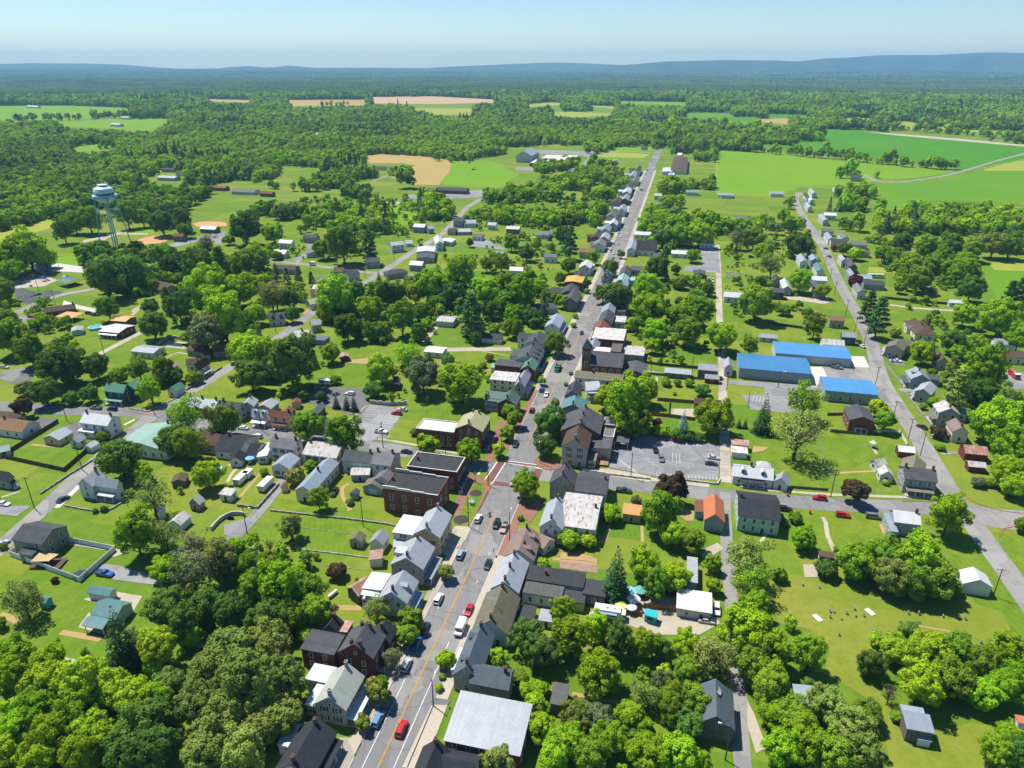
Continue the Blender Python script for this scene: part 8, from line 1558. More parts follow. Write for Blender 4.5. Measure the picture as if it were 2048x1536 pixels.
for i,(rg,t) in enumerate(POLE_LIST):
    bx,by,tx,ty,k=t.split(','); b=P(rg,float(bx),float(by)); u,v=px(rg,float(tx),float(ty)); rr=ray(u,v); tt=np.hypot(*b)/math.hypot(rr[0],rr[1]); h=min(12.5,max(6.5,CAM_H+rr[2]*tt))
    lamp=k=='L'; head='street lamp on a wooden pole' if lamp else {'X':'wooden utility pole with crossarm','T':'wooden utility pole with transformer','P':'plain wooden utility pole'}[k]
    r=thing('street_lamp' if lamp else 'utility_pole',unique_label(head,b),'street lamp' if lamp else 'utility pole',(b[0],b[1],0),math.pi/2-GRID if rg in 'BFGK' else -GRID,'utility poles and street lamps'); link('pole',pole_body(h),r); tops[i]=(b[0],b[1],h-.3)
    if k in 'XT': link('crossarm',xarm,r,(0,.12,h-.5),0)
    if k=='T': link('transformer',xform,r,(.1,.36,h-2.0))
    if lamp: a=link('lamp_arm',larm,r,(0,0,h-.7),math.pi if rg in 'BFKDCG' and i%2 else 0); link('lamp_head',lhead,a)
def wire(i,j,lab,n=3):
    a=Vector(tops[i]); c=Vector(tops[j]); d=(c-a); s=d.cross(Vector((0,0,1))).normalized(); b=MB()
    for k in range(n):
        o=s*((k-(n-1)/2)*.8)-Vector((0,0,.35*(k%2))); prev=None
        for q in range(9):
            t=q/8; p=a+d*t+o-Vector((0,0,1.0*4*t*(1-t)))
            if prev is not None: b.tube(prev,p,.022,.022,4)
            prev=p
    tag(link('overhead_wire',b.mesh('overhead_wire',M_BLACK)),lab,'wire','overhead wires')
def P_(rg,x): return [i for i,(a,t) in enumerate(POLE_LIST) if a==rg and t.startswith(str(x)+',')][0]
for (a,b_,lab) in ((('E',450),('E',1045),'wires across the corner by the green roofed blue house'),(('E',1045),('F',150),'wires from the street lamp to the pole by the white tin house'),(('F',150),('F',965),'wires above the row houses on the side street'),(('F',965),('F',1762),'wires along the front of the brick inn'),(('E',233),('E',555),'wires along the steep street beside the dark fence'),(('G',1015),('H',745),'wires above the cross street'),(('H',745),('H',1348),'wires above the cross street lawn'),
  (('H',1348),('H',1268),'wires between the two lower poles of the right street'),(('H',1268),('H',1168),'wires behind the front blue storage hall corner'),(('L',1042),('L',965),'wires above the storage hall entrance'),(('L',965),('L',905),'wires beside the navy narrow house'),(('L',905),('L',845),'wires beside the tall pines'),(('L',845),('L',770),'wires up the right street bend'),(('F',1385),('F',1762),'wires by the brick inn porch'),(('J',1038),('J',652),'wires above the side road'),(('F',1762),('G',405),'wires over the junction crosswalk')):
    wire(P_(*a),P_(*b_),lab)
# ---------------------------------------------------------------- fences and walls
def fence(name,label,cat,reg,pts,h,style,closed=False):
    W=[np.array(P(reg,*p)) for p in pts]; c=sum(W)/len(W); r=thing(name,label,cat,(c[0],c[1],0))
    if closed: W=W+[W[0]]
    mats={'vinyl':M_TRIM,'board':WALL['brownwood'],'wood':plain('fence_cedar',(.26,.12,.05),(.2,.09,.04),scale=2),'greywood':WALL['oldwood'],'picket':M_TRIM,'wire':M_STEEL,'stone':WALL['stone'],'pale':WALL['concrete'],'rail':WALL['oldwood']}; m=mats[style]
    for a,b_ in zip(W[:-1],W[1:]):
        d=b_-a; L=np.hypot(*d); ang=math.atan2(d[1],d[0]); o=a-c; pb=MB()
        if style in('vinyl','board','wood','greywood'):
            n=int(L/.22) if style!='vinyl' else int(L/2.4)
            if style=='vinyl' or L>60: pb.box(0,-.03,.06,L,.03,h); pb.box(0,-.05,h,L,.05,h+.06)
            else:
                pb.box(0,-.02,.05,L,.02,h-.1)
                for i in range(n): x=i*L/n; pb.box(x+.01,.021,.03,x+L/n-.02,.045,h-.06+.05*((i*7)%3)); 
        elif style=='picket':
            pb.box(0,-.02,.25,L,.02,.33); pb.box(0,-.02,h-.35,L,.02,h-.27)
            for i in range(int(L/.24)): pb.box(i*.24,.021,.05,i*.24+.11,.04,h)
        elif style in('wire','rail'):
            for z in ((.1,.55,h) if style=='wire' else (.35,.75,h-.05)): pb.tube((0,0,z),(L,0,z),.02 if style=='wire' else .05,None,5)
            if style=='wire':
                for i in range(int(L/.5)): pb.tube((i*.5,0,.1),(i*.5,0,h),.008,None,3)
        else:
            n=max(1,int(L/1.3))
            for i in range(n):
                x0=i*L/n; hh=h*(1+.12*math.sin(i*2.7)); q=.12 if h<.3 else .22; pb.box(x0,-q+.03*math.sin(i*1.9),-.2,x0+L/n*(.99 if h>.3 else .7),q+.03*math.cos(i*2.3),hh)
        link('panel' if style not in('stone','pale') else 'masonry',pb.mesh('panel',m),r,(o[0],o[1],0),ang)
        if style not in('stone','pale'):
            n=max(1,int(round(L/2.6)))
            if n>36: n=36
            pw=.07 if style in('vinyl','board','wood','greywood') else .045
            pme=cached(('fpost',style,h),lambda:MB().box(-pw,-pw,-.3,pw,pw,h+.12).mesh('post',m))
            for i in range(n): q=o+d*(i/n); link('post',pme,r,(q[0]-math.sin(ang)*-.08*0,q[1],0),ang)
    return r
fence('vinyl_fence','white vinyl fence around the lawn of the grey green house','fence','E',[(400,1078),(780,1152),(542,1362),(70,1184),(152,1130)],1.9,'vinyl')
fence('board_fence','dark brown board fence around the lawn of the white corner farmhouse','fence','E',[(395,287),(12,524),(436,617),(612,464)],1.8,'board')
fence('stone_wall','low stone wall along the steep street below the board fence','wall','E',[(275,770),(450,652),(625,545)],.7,'stone')
fence('stone_wall','stone wall beside the steep street below the green roofed garage','wall','I',[(1255,948),(1380,868),(1495,795)],1.0,'stone')
fence('stone_wall','low garden wall at the corner of the green roofed blue house','wall','E',[(870,195),(1000,215),(1200,120)],.5,'stone')
fence('stone_wall','low stone wall below the ell shaped white farmhouse','wall','E',[(440,850),(560,875),(690,890),(760,870),(840,815)],.6,'stone')
fence('stone_wall','stone retaining wall at the end of the white trailers lawn','wall','E',[(1600,850),(1735,868),(1880,705)],1.0,'stone')
fence('stone_wall','low stone wall along the lane below the long cream hall','wall','F',[(205,882),(420,905),(700,935),(960,968),(1050,985)],.6,'stone')
fence('stone_wall','upper row of edging stones across the long garden','wall','F',[(170,960),(440,997),(700,1030),(885,1052)],.15,'stone')
fence('stone_wall','middle row of edging stones across the long garden','wall','F',[(370,1138),(560,1160),(720,1180),(875,1200)],.35,'stone')
fence('stone_wall','lower row of edging stones across the long garden','wall','F',[(480,1235),(640,1255),(880,1285)],.15,'stone')
fence('painted_wall','pale painted wall at the head of the striped car park','wall','F',[(875,158),(1000,172),(1125,165)],1.8,'pale')
fence('picket_fence','grey rail fence along the striped car park lane','fence','F',[(735,312),(800,240),(868,165)],1.0,'rail')
fence('cedar_fence','new cedar fence behind the back lawn of the church','fence','G',[(1195,140),(1330,150),(1455,160)],1.7,'wood')
fence('cedar_fence','cedar fence crossing to the grey gravel pad','fence','G',[(1276,150),(1272,245)],1.7,'wood')
fence('cedar_fence','cedar fence along the hedge of the big car park','fence','G',[(1095,235),(1270,250),(1450,275)],1.7,'wood')
fence('timber_fence','dark timber fence behind the cafe umbrellas','fence','C',[(858,392),(1000,347),(1110,335),(1325,390)],1.8,'board')
fence('timber_fence','timber fence between the cafe yard and gravel yard','fence','C',[(1100,458),(1215,470),(1328,490)],1.8,'wood')
fence('timber_fence','short timber fence right of the food truck','fence','C',[(968,482),(1095,522)],1.8,'wood')
fence('picket_fence','white picket fence below the split level brick house','fence','H',[(1030,352),(1200,352)],1.2,'picket')
fence('picket_fence','white fence along the right street above the red gambrel shed','fence','H',[(1205,350),(1258,440)],1.2,'vinyl')
fence('board_fence','dark board fence left of the split level brick house','fence','H',[(742,350),(935,370)],1.4,'greywood')
fence('board_fence','short dark fence behind the split level brick house','fence','H',[(722,240),(842,238)],1.4,'greywood')
fence('picket_fence','grey picket fence along the cross street right of the dormered tin cottage','fence','H',[(475,728),(600,738),(728,748)],1.1,'greywood')
fence('wire_fence','pale wire fence dividing the cottage lawns','fence','H',[(660,388),(700,530),(780,740)],1.2,'wire')
fence('wire_fence','thin wire fence along the cross street lawn','fence','H',[(780,748),(1140,760)],1.0,'wire')
fence('board_fence','dark board fence behind the garden with the red roofed shed','fence','L',[(320,632),(565,668)],1.6,'board')
fence('timber_fence','long timber fence across the eastern lawn','fence','L',[(1090,462),(1310,485),(1540,505)],1.7,'board')
fence('stone_wall','retaining wall along the bank of the right street','wall','H',[(1240,85),(1340,215),(1442,335)],1.0,'stone')
fence('stone_wall','short retaining wall in front of the blue grey dormered house','wall','L',[(1130,930),(1225,1045)],.9,'stone')
fence('board_fence','dark fence behind the brick church garden','fence','K',[(1035,890),(1250,918),(1470,935)],1.5,'board')
fence('board_fence','dark fence below the long dark open shed','fence','K',[(1130,972),(1260,985),(1500,1010)],1.3,'greywood')
fence('painted_wall','white wall behind the rectangular swimming pool','wall','I',[(1060,642),(1140,592),(1312,618)],1.8,'pale')
fence('wire_fence','court fence around the dark park courts','fence','I',[(110,350),(320,268),(425,285),(205,365)],2.6,'wire',True)
fence('board_fence','dark fence along the back lane of the planted lot','fence','J',[(270,1150),(330,1130),(440,1065)],1.5,'board')
fence('rail_fence','dark rail fence along the field road','fence','Q',[(1075,672),(1250,672),(1400,655),(1560,628)],1.2,'rail')
fence('rail_fence','rail fence at the edge of the lime meadow','fence','O',[(1586,470),(1588,740)],1.2,'rail')
fence('stone_wall','concrete edge wall of the big car park along the street','wall','G',[(1310,668),(1600,705),(1618,670)],.7,'pale')
fence('stone_wall','low concrete wall below the big car park','wall','G',[(690,608),(870,640),(1148,672)],.8,'pale')
# red painted kerbs
for rg,pts in (('H',[(1630,755),(1700,815),(1780,850),(1900,882),(2048,900)]),('H',[(1888,1055),(1912,1003),(2010,985)]),('E',[(790,390),(850,345),(892,328)]),('E',[(830,208),(1040,235),(1125,185)]),('G',[(378,520),(378,560),(445,608)]),('F',[(1520,632),(1600,642),(1680,690),(1690,735)]),('H',[(1230,818),(1440,822)])):
    L=smooth_line([P(rg,*p) for p in pts],2.0); strip('kerb',L,-.12,.12,0,G_RED,h=.16)
# ---------------------------------------------------------------- water tower
def water_tower():
    top=np.array(px('M',712,745)); base=P('M',790,1150); 
    # tank axis: solve the ground point under the tank
    c=P('M',788,1146); r=ray(*px('M',715,760)); d=np.hypot(*c); zt=CAM_H+r[2]*d/math.hypot(r[0],r[1]); cx_,cy2=c
    k=F_PX/depth(cx_,cy2,zt)/ZK; rt=63/k
    root=thing('water_tower','pale blue steel water tower on four legs above the ball field','water tower',(cx_,cy2,0)); s=rt
    pale=plain('tower_paint',(.50,.66,.76),(.43,.58,.68),scale=.15,rough=.5); leg=plain('tower_leg_paint',(.22,.40,.52),(.17,.33,.44),scale=.3,rough=.5)
    b=MB(); b.lathe([(.05,zt-s*1.05),(s*.55,zt-s*.98),(s*.88,zt-s*.74),(s*1.0,zt-s*.42),(s*1.0,zt+s*.22),(s*.9,zt+s*.48),(s*.6,zt+s*.68),(s*.05,zt+s*.75)],36); tank=link('tank',b.mesh('tank',pale),root)
    b=MB(); b.lathe([(s*1.0,zt-s*.46),(s*1.2,zt-s*.46),(s*1.2,zt-s*.40),(s*1.0,zt-s*.40)],36)
    for i in range(28):
        a=i*math.pi/14; b.tube((s*1.18*math.cos(a),s*1.18*math.sin(a),zt-s*.4),(s*1.18*math.cos(a),s*1.18*math.sin(a),zt-s*.22),.04,None,4)
    b.lathe([(s*1.17,zt-s*.23),(s*1.2,zt-s*.23),(s*1.2,zt-s*.205),(s*1.17,zt-s*.205)],36); link('walkway',b.mesh('walkway',pale),root)
    view=math.atan2(cx_,cy2)
    for i in range(4):
        a=-math.pi/2-view+R(8)+i*math.pi/2; b=MB(); e=(math.cos(a)*s*1.0,math.sin(a)*s*1.0,zt-s*.42); f=(math.cos(a)*s*1.6,math.sin(a)*s*1.6,0)
        b.tube(f,e,.42 if i else .5,.38,10); b.lathe([(.9,-.2),(.9,.5),(.5,.6)],10,c=(f[0],f[1])); link('leg',b.mesh('leg',leg),root)
        p=MB(); p.lathe([(.1,zt-s*.62),(s*.22,zt-s*.58),(s*.22,zt-s*.40),(.1,zt-s*.36)],14,c=(math.cos(a)*s*1.05,math.sin(a)*s*1.05)); link('leg_bracket',p.mesh('leg_bracket',leg),root)
    rp=[]
    for zf in (.36,.70):
        z=zt*zf; q=s*(1.6-.6*zf*1.03); rp.append([(math.cos(-math.pi/2-view+R(8)+i*math.pi/2)*q,math.sin(-math.pi/2-view+R(8)+i*math.pi/2)*q,z) for i in range(4)])
    g=[(math.cos(-math.pi/2-view+R(8)+i*math.pi/2)*s*1.6,math.sin(-math.pi/2-view+R(8)+i*math.pi/2)*s*1.6,0) for i in range(4)]; t_=[(math.cos(-math.pi/2-view+R(8)+i*math.pi/2)*s,math.sin(-math.pi/2-view+R(8)+i*math.pi/2)*s,zt-s*.45) for i in range(4)]
    b=MB()
    for i in range(4):
        j=(i+1)%4; b.tube(rp[1][i],rp[1][j],.16,None,6)
        for A,B in ((g,rp[0]),(rp[0],rp[1]),(rp[1],t_)): b.tube(A[i],B[j],.06,None,5); b.tube(A[j],B[i],.06,None,5)
    link('bracing',b.mesh('bracing',pale),root)
    b=MB(); b.tube((0,0,0),(0,0,zt-s),.55,.55,10); link('riser_pipe',b.mesh('riser_pipe',leg),root)
    b=MB()
    for i in range(9):
        a=i*.7; b.tube((s*.5*math.cos(a),s*.5*math.sin(a),zt+s*.66),(s*.5*math.cos(a),s*.5*math.sin(a),zt+s*(1.0+.12*(i%3))),.12,.08,6)
    b.lathe([(s*.48,zt+s*.84),(s*.52,zt+s*.84),(s*.52,zt+s*.88),(s*.48,zt+s*.88)],20); link('antenna',b.mesh('antenna',M_TRIM),root)
    # lettering wrapped round the tank
    cu=bpy.data.curves.new('lettering','FONT'); cu.body='SHARPSBURG'; cu.size=s*.36; cu.align_x='CENTER'; cu.extrude=.03; cu.offset=.02*s
    to=bpy.data.objects.new('lettering_source',cu); col.objects.link(to); bpy.context.view_layer.update(); me=bpy.data.meshes.new_from_object(to.evaluated_get(bpy.context.evaluated_depsgraph_get())); col.objects.unlink(to); bpy.data.objects.remove(to)
    a0=-math.pi/2-view+R(14)
    for v in me.vertices:
        ang=a0+v.co.x/s; rr=s*1.004+v.co.z; y=v.co.y; v.co=(math.cos(ang)*rr,math.sin(ang)*rr,zt-s*.22+y)
    me.materials.clear(); me.materials.append(plain('tower_lettering',(.02,.05,.10))); link('lettering',me,tank)
water_tower()
# ---------------------------------------------------------------- small things in the gardens
def simple(name,label,cat,reg,x,y,parts,z=0.0,rz=0.0,group=None):
    p=P(reg,x,y,z); r=thing(name,label,cat,(p[0],p[1],0.02),rz,group)
    for nm,b,m in parts: link(nm,b.mesh(nm,m),r)
    return r
M_WATER=glass('pool_water',(.06,.42,.62)); M_STONE=plain('gravestone',(.33,.32,.30),(.22,.21,.2),scale=3); M_SLAB=plain('white_slab',(.75,.75,.73),scale=2)
simple('swimming_pool','round blue swimming pool with white rim behind the white roofed red barn','pool','I',640,520,[('pool_wall',MB().lathe([(3.4,0),(3.4,1.2),(3.6,1.25),(3.6,1.32),(3.3,1.32),(3.3,.9)],24),M_TRIM),('water',MB().lathe([(.01,1.0),(3.28,1.0),(3.28,1.1),(.01,1.1)],24),M_WATER),('deck',MB().box(3.3,-1.2,0,6.0,1.6,1.25),M_TRIM)],1.0)
simple('swimming_pool','small round blue pool under the trees behind the black roofed bungalow','pool','E',1450,600,[('pool_wall',MB().lathe([(2.4,0),(2.4,1.1),(2.5,1.15),(2.3,1.15),(2.3,.8)],20),M_TRIM),('water',MB().lathe([(.01,.9),(2.28,.9),(2.28,1.0),(.01,1.0)],20),M_WATER)],1.0)
b=MB(); b.box(-8,-4.5,0,8,4.5,.1); b2=MB(); b2.box(-5.5,-2.5,.1,5.5,2.5,.13); b3=MB()
for q in ((-5.9,-2.9,5.9,-2.5),(-5.9,2.5,5.9,2.9),(-5.9,-2.5,-5.5,2.5),(5.5,-2.5,5.9,2.5)): b3.box(q[0],q[1],.1,q[2],q[3],.22)
simple('swimming_pool','rectangular dark pool with tan deck behind the white wall','pool','I',1190,640,[('deck',b,WALL['tan']),('water',b2,glass('dark_water',(.03,.06,.05))),('pool_wall',b3,WALL['cream'])],0,-GRID)
tr=MB(); tr.lathe([(.01,.78),(1.9,.78),(1.9,.82),(.01,.82)],20); fr=MB(); fr.lathe([(1.9,.74),(2.15,.74),(2.15,.86),(1.9,.86)],20); po=MB()
for i in range(6):
    a=i*math.pi/3; po.tube((2.1*math.cos(a),2.1*math.sin(a),0),(2.1*math.cos(a),2.1*math.sin(a),2.6),.04,None,5)
simple('trampoline','round black trampoline in the corner of the white vinyl fence','trampoline','E',540,1310,[('jumping_mat',tr,M_BLACK),('pad',fr,PAINT['navy']),('net_pole',po,M_STEEL)],.8)
tk=MB(); tk.tube((-1.5,0,.75),(1.5,0,.75),.5,.5,14); tk.tube((-1.85,0,.75),(-1.5,0,.75),.2,.5,14); tk.tube((1.5,0,.75),(1.85,0,.75),.5,.2,14); tf=MB(); tf.box(-1.1,-.35,0,-.9,.35,.4); tf.box(.9,-.35,0,1.1,.35,.4)
simple('gas_tank','white gas tank lying on the lawn behind the weathered timber shed','tank','F',625,1440,[('tank',tk,M_TRIM),('foot',tf,WALL['concrete'])],.7,R(60))
def umbrella(lab,reg,x,y,m,rad=1.6):
    b=MB(); n=8
    b.add([(0,0,2.75)]+[(rad*math.cos(i*math.pi/4),rad*math.sin(i*math.pi/4),2.15) for i in range(8)]+[(rad*.97*math.cos(i*math.pi/4),rad*.97*math.sin(i*math.pi/4),2.1) for i in range(8)],[(0,1+i,1+(i+1)%8) for i in range(8)]+[(1+i,9+i,9+(i+1)%8,1+(i+1)%8) for i in range(8)]+[tuple(range(9,17))[::-1]])
    t=MB(); t.lathe([(.5,.70),(.62,.70),(.62,.75),(.5,.75)],14); t.lathe([(.01,.705),(.55,.705),(.55,.745),(.01,.745)],14); t.lathe([(.3,0),(.3,.08),(.05,.1),(.05,.7)],10); p=MB(); p.tube((0,0,.05),(0,0,2.74),.03,None,6)
    simple('parasol_table',lab,'parasol','%s'%reg,x,y,[('canopy',b,m),('pole',p,M_STEEL),('table',t,M_TRIM)],2.2,0,'parasols of the cafe yard')
umbrella('pale blue parasol over a table at the back of the cafe yard','C',1015,340,plain('canvas_blue',(.25,.48,.58)),2); umbrella('teal parasol over a table at the back of the cafe yard','C',1082,335,plain('canvas_teal',(.10,.38,.34)),2); umbrella('white parasol in the middle of the cafe yard','C',1036,395,plain('canvas_white',(.7,.7,.7)),2); umbrella('lime yellow parasol at the front of the cafe yard','C',950,436,plain('canvas_yellow',(.62,.62,.12)),1.8); umbrella('small white parasol beside the lime yellow parasol','C',1020,450,plain('canvas_white2',(.66,.68,.72)),1.6)
umbrella('light blue parasol on the patio of the black roofed bungalow','E',1682,525,plain('canvas_sky',(.18,.45,.68)),1.8)
simple('tarpaulin_tent','blue pop up canopy beside the green park pavilion','canopy','I',438,175,[('canopy',MB().add([(-2,-2,2.4),(2,-2,2.4),(2,2,2.4),(-2,2,2.4),(0,0,3.3),(-2,-2,2.15),(2,-2,2.15),(2,2,2.15),(-2,2,2.15)],[(0,1,4),(1,2,4),(2,3,4),(3,0,4),(0,5,6,1),(1,6,7,2),(2,7,8,3),(3,8,5,0),(5,8,7,6)]),PAINT['blue']),('post',MB().box(-1.95,-1.95,0,-1.85,-1.85,2.3).box(1.85,-1.95,0,1.95,-1.85,2.3).box(1.85,1.85,0,1.95,1.95,2.3).box(-1.95,1.85,0,-1.85,1.95,2.3),M_STEEL)],2.6)
sl=MB(); sl.tube((-.5,0,2.2),(2.6,0,.3),.35,.35,8)
simple('play_slide','blue slide on the sand of the playground','slide','I',165,190,[('chute',sl,PAINT['blue']),('ladder',MB().box(-.9,-.4,0,-.8,.4,2.4).box(-.9,-.4,2.2,0,.4,2.3),M_STEEL)],1.2)
def climber(lab,x,y,c1,c2):
    d=MB(); 
    for i in (-1.2,1.2):
        for j in (-1.2,1.2): d.box(i-.08,j-.08,0,i+.08,j+.08,3.4)
    f=MB(); f.box(-1.2,-1.2,1.5,1.2,1.2,1.6); rf_=MB(); rf_.add([(-1.5,-1.5,3.2),(1.5,-1.5,3.2),(1.5,1.5,3.2),(-1.5,1.5,3.2),(0,0,4.3)],[(3,2,1,0),(0,1,4),(1,2,4),(2,3,4),(3,0,4)]); c=MB(); c.tube((1.2,0,1.7),(4,0,.3),.4,.4,8)
    simple('climbing_frame',lab,'climbing frame','I',x,y,[('post',d,M_TRIM),('platform',f,M_STEEL),('roof',rf_,c1),('chute',c,c2)],1.5)
climber('climbing frame with red roof on the playground',218,172,PAINT['red'],PAINT['blue']); climber('climbing frame with navy roof on the playground',295,195,PAINT['navy'],PAINT['gray'])
simple('play_dome','small blue dome on the playground sand','toy','I',208,242,[('dome',MB().lathe([(1.2,0),(1.1,.6),(.7,1.05),(.05,1.2)],12),PAINT['blue'])],.5)
simple('kiosk','turquoise ticket kiosk with dark hatch on the gravel yard','kiosk','C',1152,520,[('body',MB().box(-1.5,-1.2,0,1.5,1.2,2.5),WALL['turquoise']),('hatch',MB().box(-.8,-1.25,1.1,.8,-1.2,1.9),M_DARK),('roof',MB().box(-1.7,-1.4,2.5,1.7,1.4,2.65),PAINT['turquoise'])],1.2,R(-25))
simple('gazebo','little white garden gazebo on the open lawn','gazebo','H',1030,432,[('roof',MB().lathe([(1.3,2.1),(1.3,2.2),(.1,3.1),(.02,3.2)],8),M_TRIM),('post',MB().box(-1,-1,0,-.9,-.9,2.2).box(.9,-1,0,1,-.9,2.2).box(-1,.9,0,-.9,1,2.2).box(.9,.9,0,1,1,2.2),M_TRIM),('floor',MB().lathe([(1.25,0),(1.25,.15),(.01,.15)],8),WALL['oldwood'])],1.5)
for x,y,lab in ((457,775,'red wheeled bin on the upper kerb of the cross street'),(607,892,'red wheeled bin on the lower kerb of the cross street')):
    simple('wheeled_bin',lab,'bin','H',x,y,[('body',MB().add([(-.28,-.3,.08),(.28,-.3,.08),(.28,.3,.08),(-.28,.3,.08),(-.35,-.38,1),(.35,-.38,1),(.35,.38,1),(-.35,.38,1)],[(0,3,2,1),(4,5,6,7),(0,1,5,4),(1,2,6,5),(2,3,7,6),(3,0,4,7)]),PAINT['red']),('lid',MB().box(-.38,-.42,1,.38,.42,1.08),PAINT['red']),('wheel',MB().tube((-.3,.3,.1),(.3,.3,.1),.1,None,8),M_TYRE)],.5,0,'red wheeled bins')
st=[(557,298),(668,315),(740,478),(767,480),(905,462),(852,490),(914,507),(967,506),(740,515),(817,528),(1268,490),(1338,495),(1503,512),(1612,522),(1650,528),(1030,608),(800,633),(1755,685)]
tiers=['topmost','second','third','fourth','fifth','sixth','seventh','eighth','ninth','tenth','eleventh','twelfth']
gs=cached('stone',lambda:MB().xprism([(-.28,-.1),(.28,-.1),(.28,.62),(.17,.78),(0,.84),(-.17,.78),(-.28,.62)],-.08,.08).mesh('gravestone',M_STONE))
o_=sorted(range(len(st)),key=lambda i:st[i][0])
ordn=['first','second','third','fourth','fifth','sixth','seventh','eighth','ninth','tenth','eleventh','twelfth','thirteenth','fourteenth','fifteenth','sixteenth','seventeenth','eighteenth']
for n,i in enumerate(o_):
    p=P('D',*st[i],.4); o=tag(link('gravestone',gs,None,(p[0],p[1],0),R(90)-GRID+R(90)+R((i*37)%13-6)),f'{ordn[n]} small weathered gravestone from the left on the mown burial lawn','gravestone','gravestones on the burial lawn'); o.scale=(1.3,1.3,1.2+.5*((i*7)%3)/2)
for x,y,lab in ((657,527,'white grave slab lying on the lawn, the left of two'),(1010,487,'white grave slab lying on the lawn, the right of two')):
    p=P('D',x,y); tag(link('grave_slab',MB().box(-.75,-1.35,-.05,.75,1.35,.22).mesh('grave_slab',M_SLAB),None,(p[0],p[1],0),R(20)),lab,'grave slab')
rows_=[(1655+((i*29)%105),285+9*(i//6)+((i*13)%5)) for i in range(30)]+[(1716,326),(1724,326),(1732,327),(1740,326),(1655,395),(1665,380),(1680,398)]
for n,(x,y) in enumerate(rows_):
    p=P('K',x,y,.4); dark=n>=30; o=tag(link('gravestone',gs,None,(p[0],p[1],0),R(90)-GRID),'small pale gravestone in the rows of the lane cemetery' if not dark else 'small dark gravestone in the lane cemetery','gravestone','pale gravestones of the lane cemetery' if not dark else 'dark gravestones of the lane cemetery'); o.scale=(1.6,1.6,1.5); 
    if not dark: omat(o,M_SLAB)
# chapel of the stone bridge by the lane
def bridge():
    pts=[(1425,1015),(1460,975),(1500,940),(1560,912),(1620,908),(1652,918)]; L=smooth_line([P('E',*q) for q in pts],1.0); N=normals2(L); b=MB(); h=1.5; n=len(L); A=L-N*.25; B=L+N*.25; c=L.mean(0)
    r=thing('stone_bridge','curved pale stone bridge wall with a dark arch beside the lane','bridge',(c[0],c[1],0)); A=A-c; B=B-c
    b.add([(*q,h) for q in A]+[(*q,h) for q in B]+[(*q,-.2) for q in A]+[(*q,-.2) for q in B],[(i,n+i,n+i+1,i+1) for i in range(n-1)]+[(i+1,2*n+i+1,2*n+i,i) for i in range(n-1)]+[(n+i,3*n+i,3*n+i+1,n+i+1) for i in range(n-1)]+[(0,2*n,3*n,n),(n-1,2*n-1,4*n-1,3*n-1)]); link('parapet',b.mesh('parapet',WALL['concrete']),r)
    p=P('E',1555,940)-c; a=MB(); a.xprism([(-1.2,0),(1.2,0),(1.2,.7),(.8,1.1),(0,1.3),(-.8,1.1),(-1.2,.7)],-.05,.05); link('arch',a.mesh('arch',M_DARK),r,(p[0],p[1],0),R(-75)-GRID)
bridge()
sp_=MB(); sp_.lathe([(.02,.15),(1.1,.55),(1.15,.6),(.02,.2)],16)
p=P('C',1590,1025,7.4); r=thing('satellite_dish','grey satellite dish standing on the dark seamed barn roof','dish',(p[0],p[1],7.4),R(40)); o=link('dish',sp_.mesh('dish',M_STEEL),r,(0,0,.5)); o.rotation_euler=(R(50),0,R(30)); link('mast',MB().tube((0,0,-.8),(0,0,.6),.06,None,6).mesh('mast',M_STEEL),r)
p=P('B',1700,430,8.6); r=thing('roof_aerial','thin television aerial on the ridge of the olive roofed house','aerial',(p[0],p[1],8.0),-GRID); b=MB(); b.tube((0,0,0),(0,0,2.6),.04,None,5); b.tube((-1.6,0,2.5),(1.6,0,2.5),.035,None,5); [b.tube((x,-.7+.1*abs(x),2.5),(x,.7-.1*abs(x),2.5),.025,None,4) for x in (-1.4,-.9,-.4,.1,.6,1.1)]; link('mast',b.mesh('mast',M_STEEL),r)
# plaza pieces
p=P('F',1560,835); r=thing('garden_sculpture','white angular sculpture on the green strip of the plaza','sculpture',(p[0],p[1],.15),R(20)); b=MB()
for i in range(7): a=i*.9; b.tube((.1*math.cos(a),.1*math.sin(a),0),(1.0*math.cos(a),1.0*math.sin(a)*1.4,1.2+.35*(i%3)),.16,.22,5)
link('frame',b.mesh('frame',M_TRIM),r)
for rg,x,y,lab in (('F',1478,870,'flagpole with a small flag beside the stepped parapet brick hall'),):
    p=P(rg,x,y); r=thing('flagpole',lab,'flagpole',(p[0],p[1],0),0); link('pole',MB().tube((0,0,0),(0,0,7.5),.07,.04,8).mesh('pole',M_TRIM),r); link('flag',MB().box(.06,-.01,6.3,1.5,.01,7.2).mesh('flag',plain('flag_cloth',(.45,.05,.06),(.3,.3,.45),scale=4,lo=.45,hi=.5)),r)
for rg,x,y,lab in (('F',1585,690,'tall pedestal clock at the plaza corner'),):
    p=P(rg,x,y); r=thing('street_clock',lab,'clock',(p[0],p[1],.1),-GRID); link('post',MB().lathe([(.3,0),(.28,.5),(.12,.6),(.1,3.4),(.16,3.5)],10).mesh('post',M_BLACK),r); link('clock_case',MB().tube((0,-.18,4.0),(0,.18,4.0),.55,None,18).mesh('clock_case',M_BLACK),r); link('clock_face',MB().tube((0,-.2,4.0),(0,.2,4.0),.44,None,18).mesh('clock_face',M_TRIM),r)
fl=MB(); fl.tube((0,0,0),(0,0,1.6),.1,.07,6)
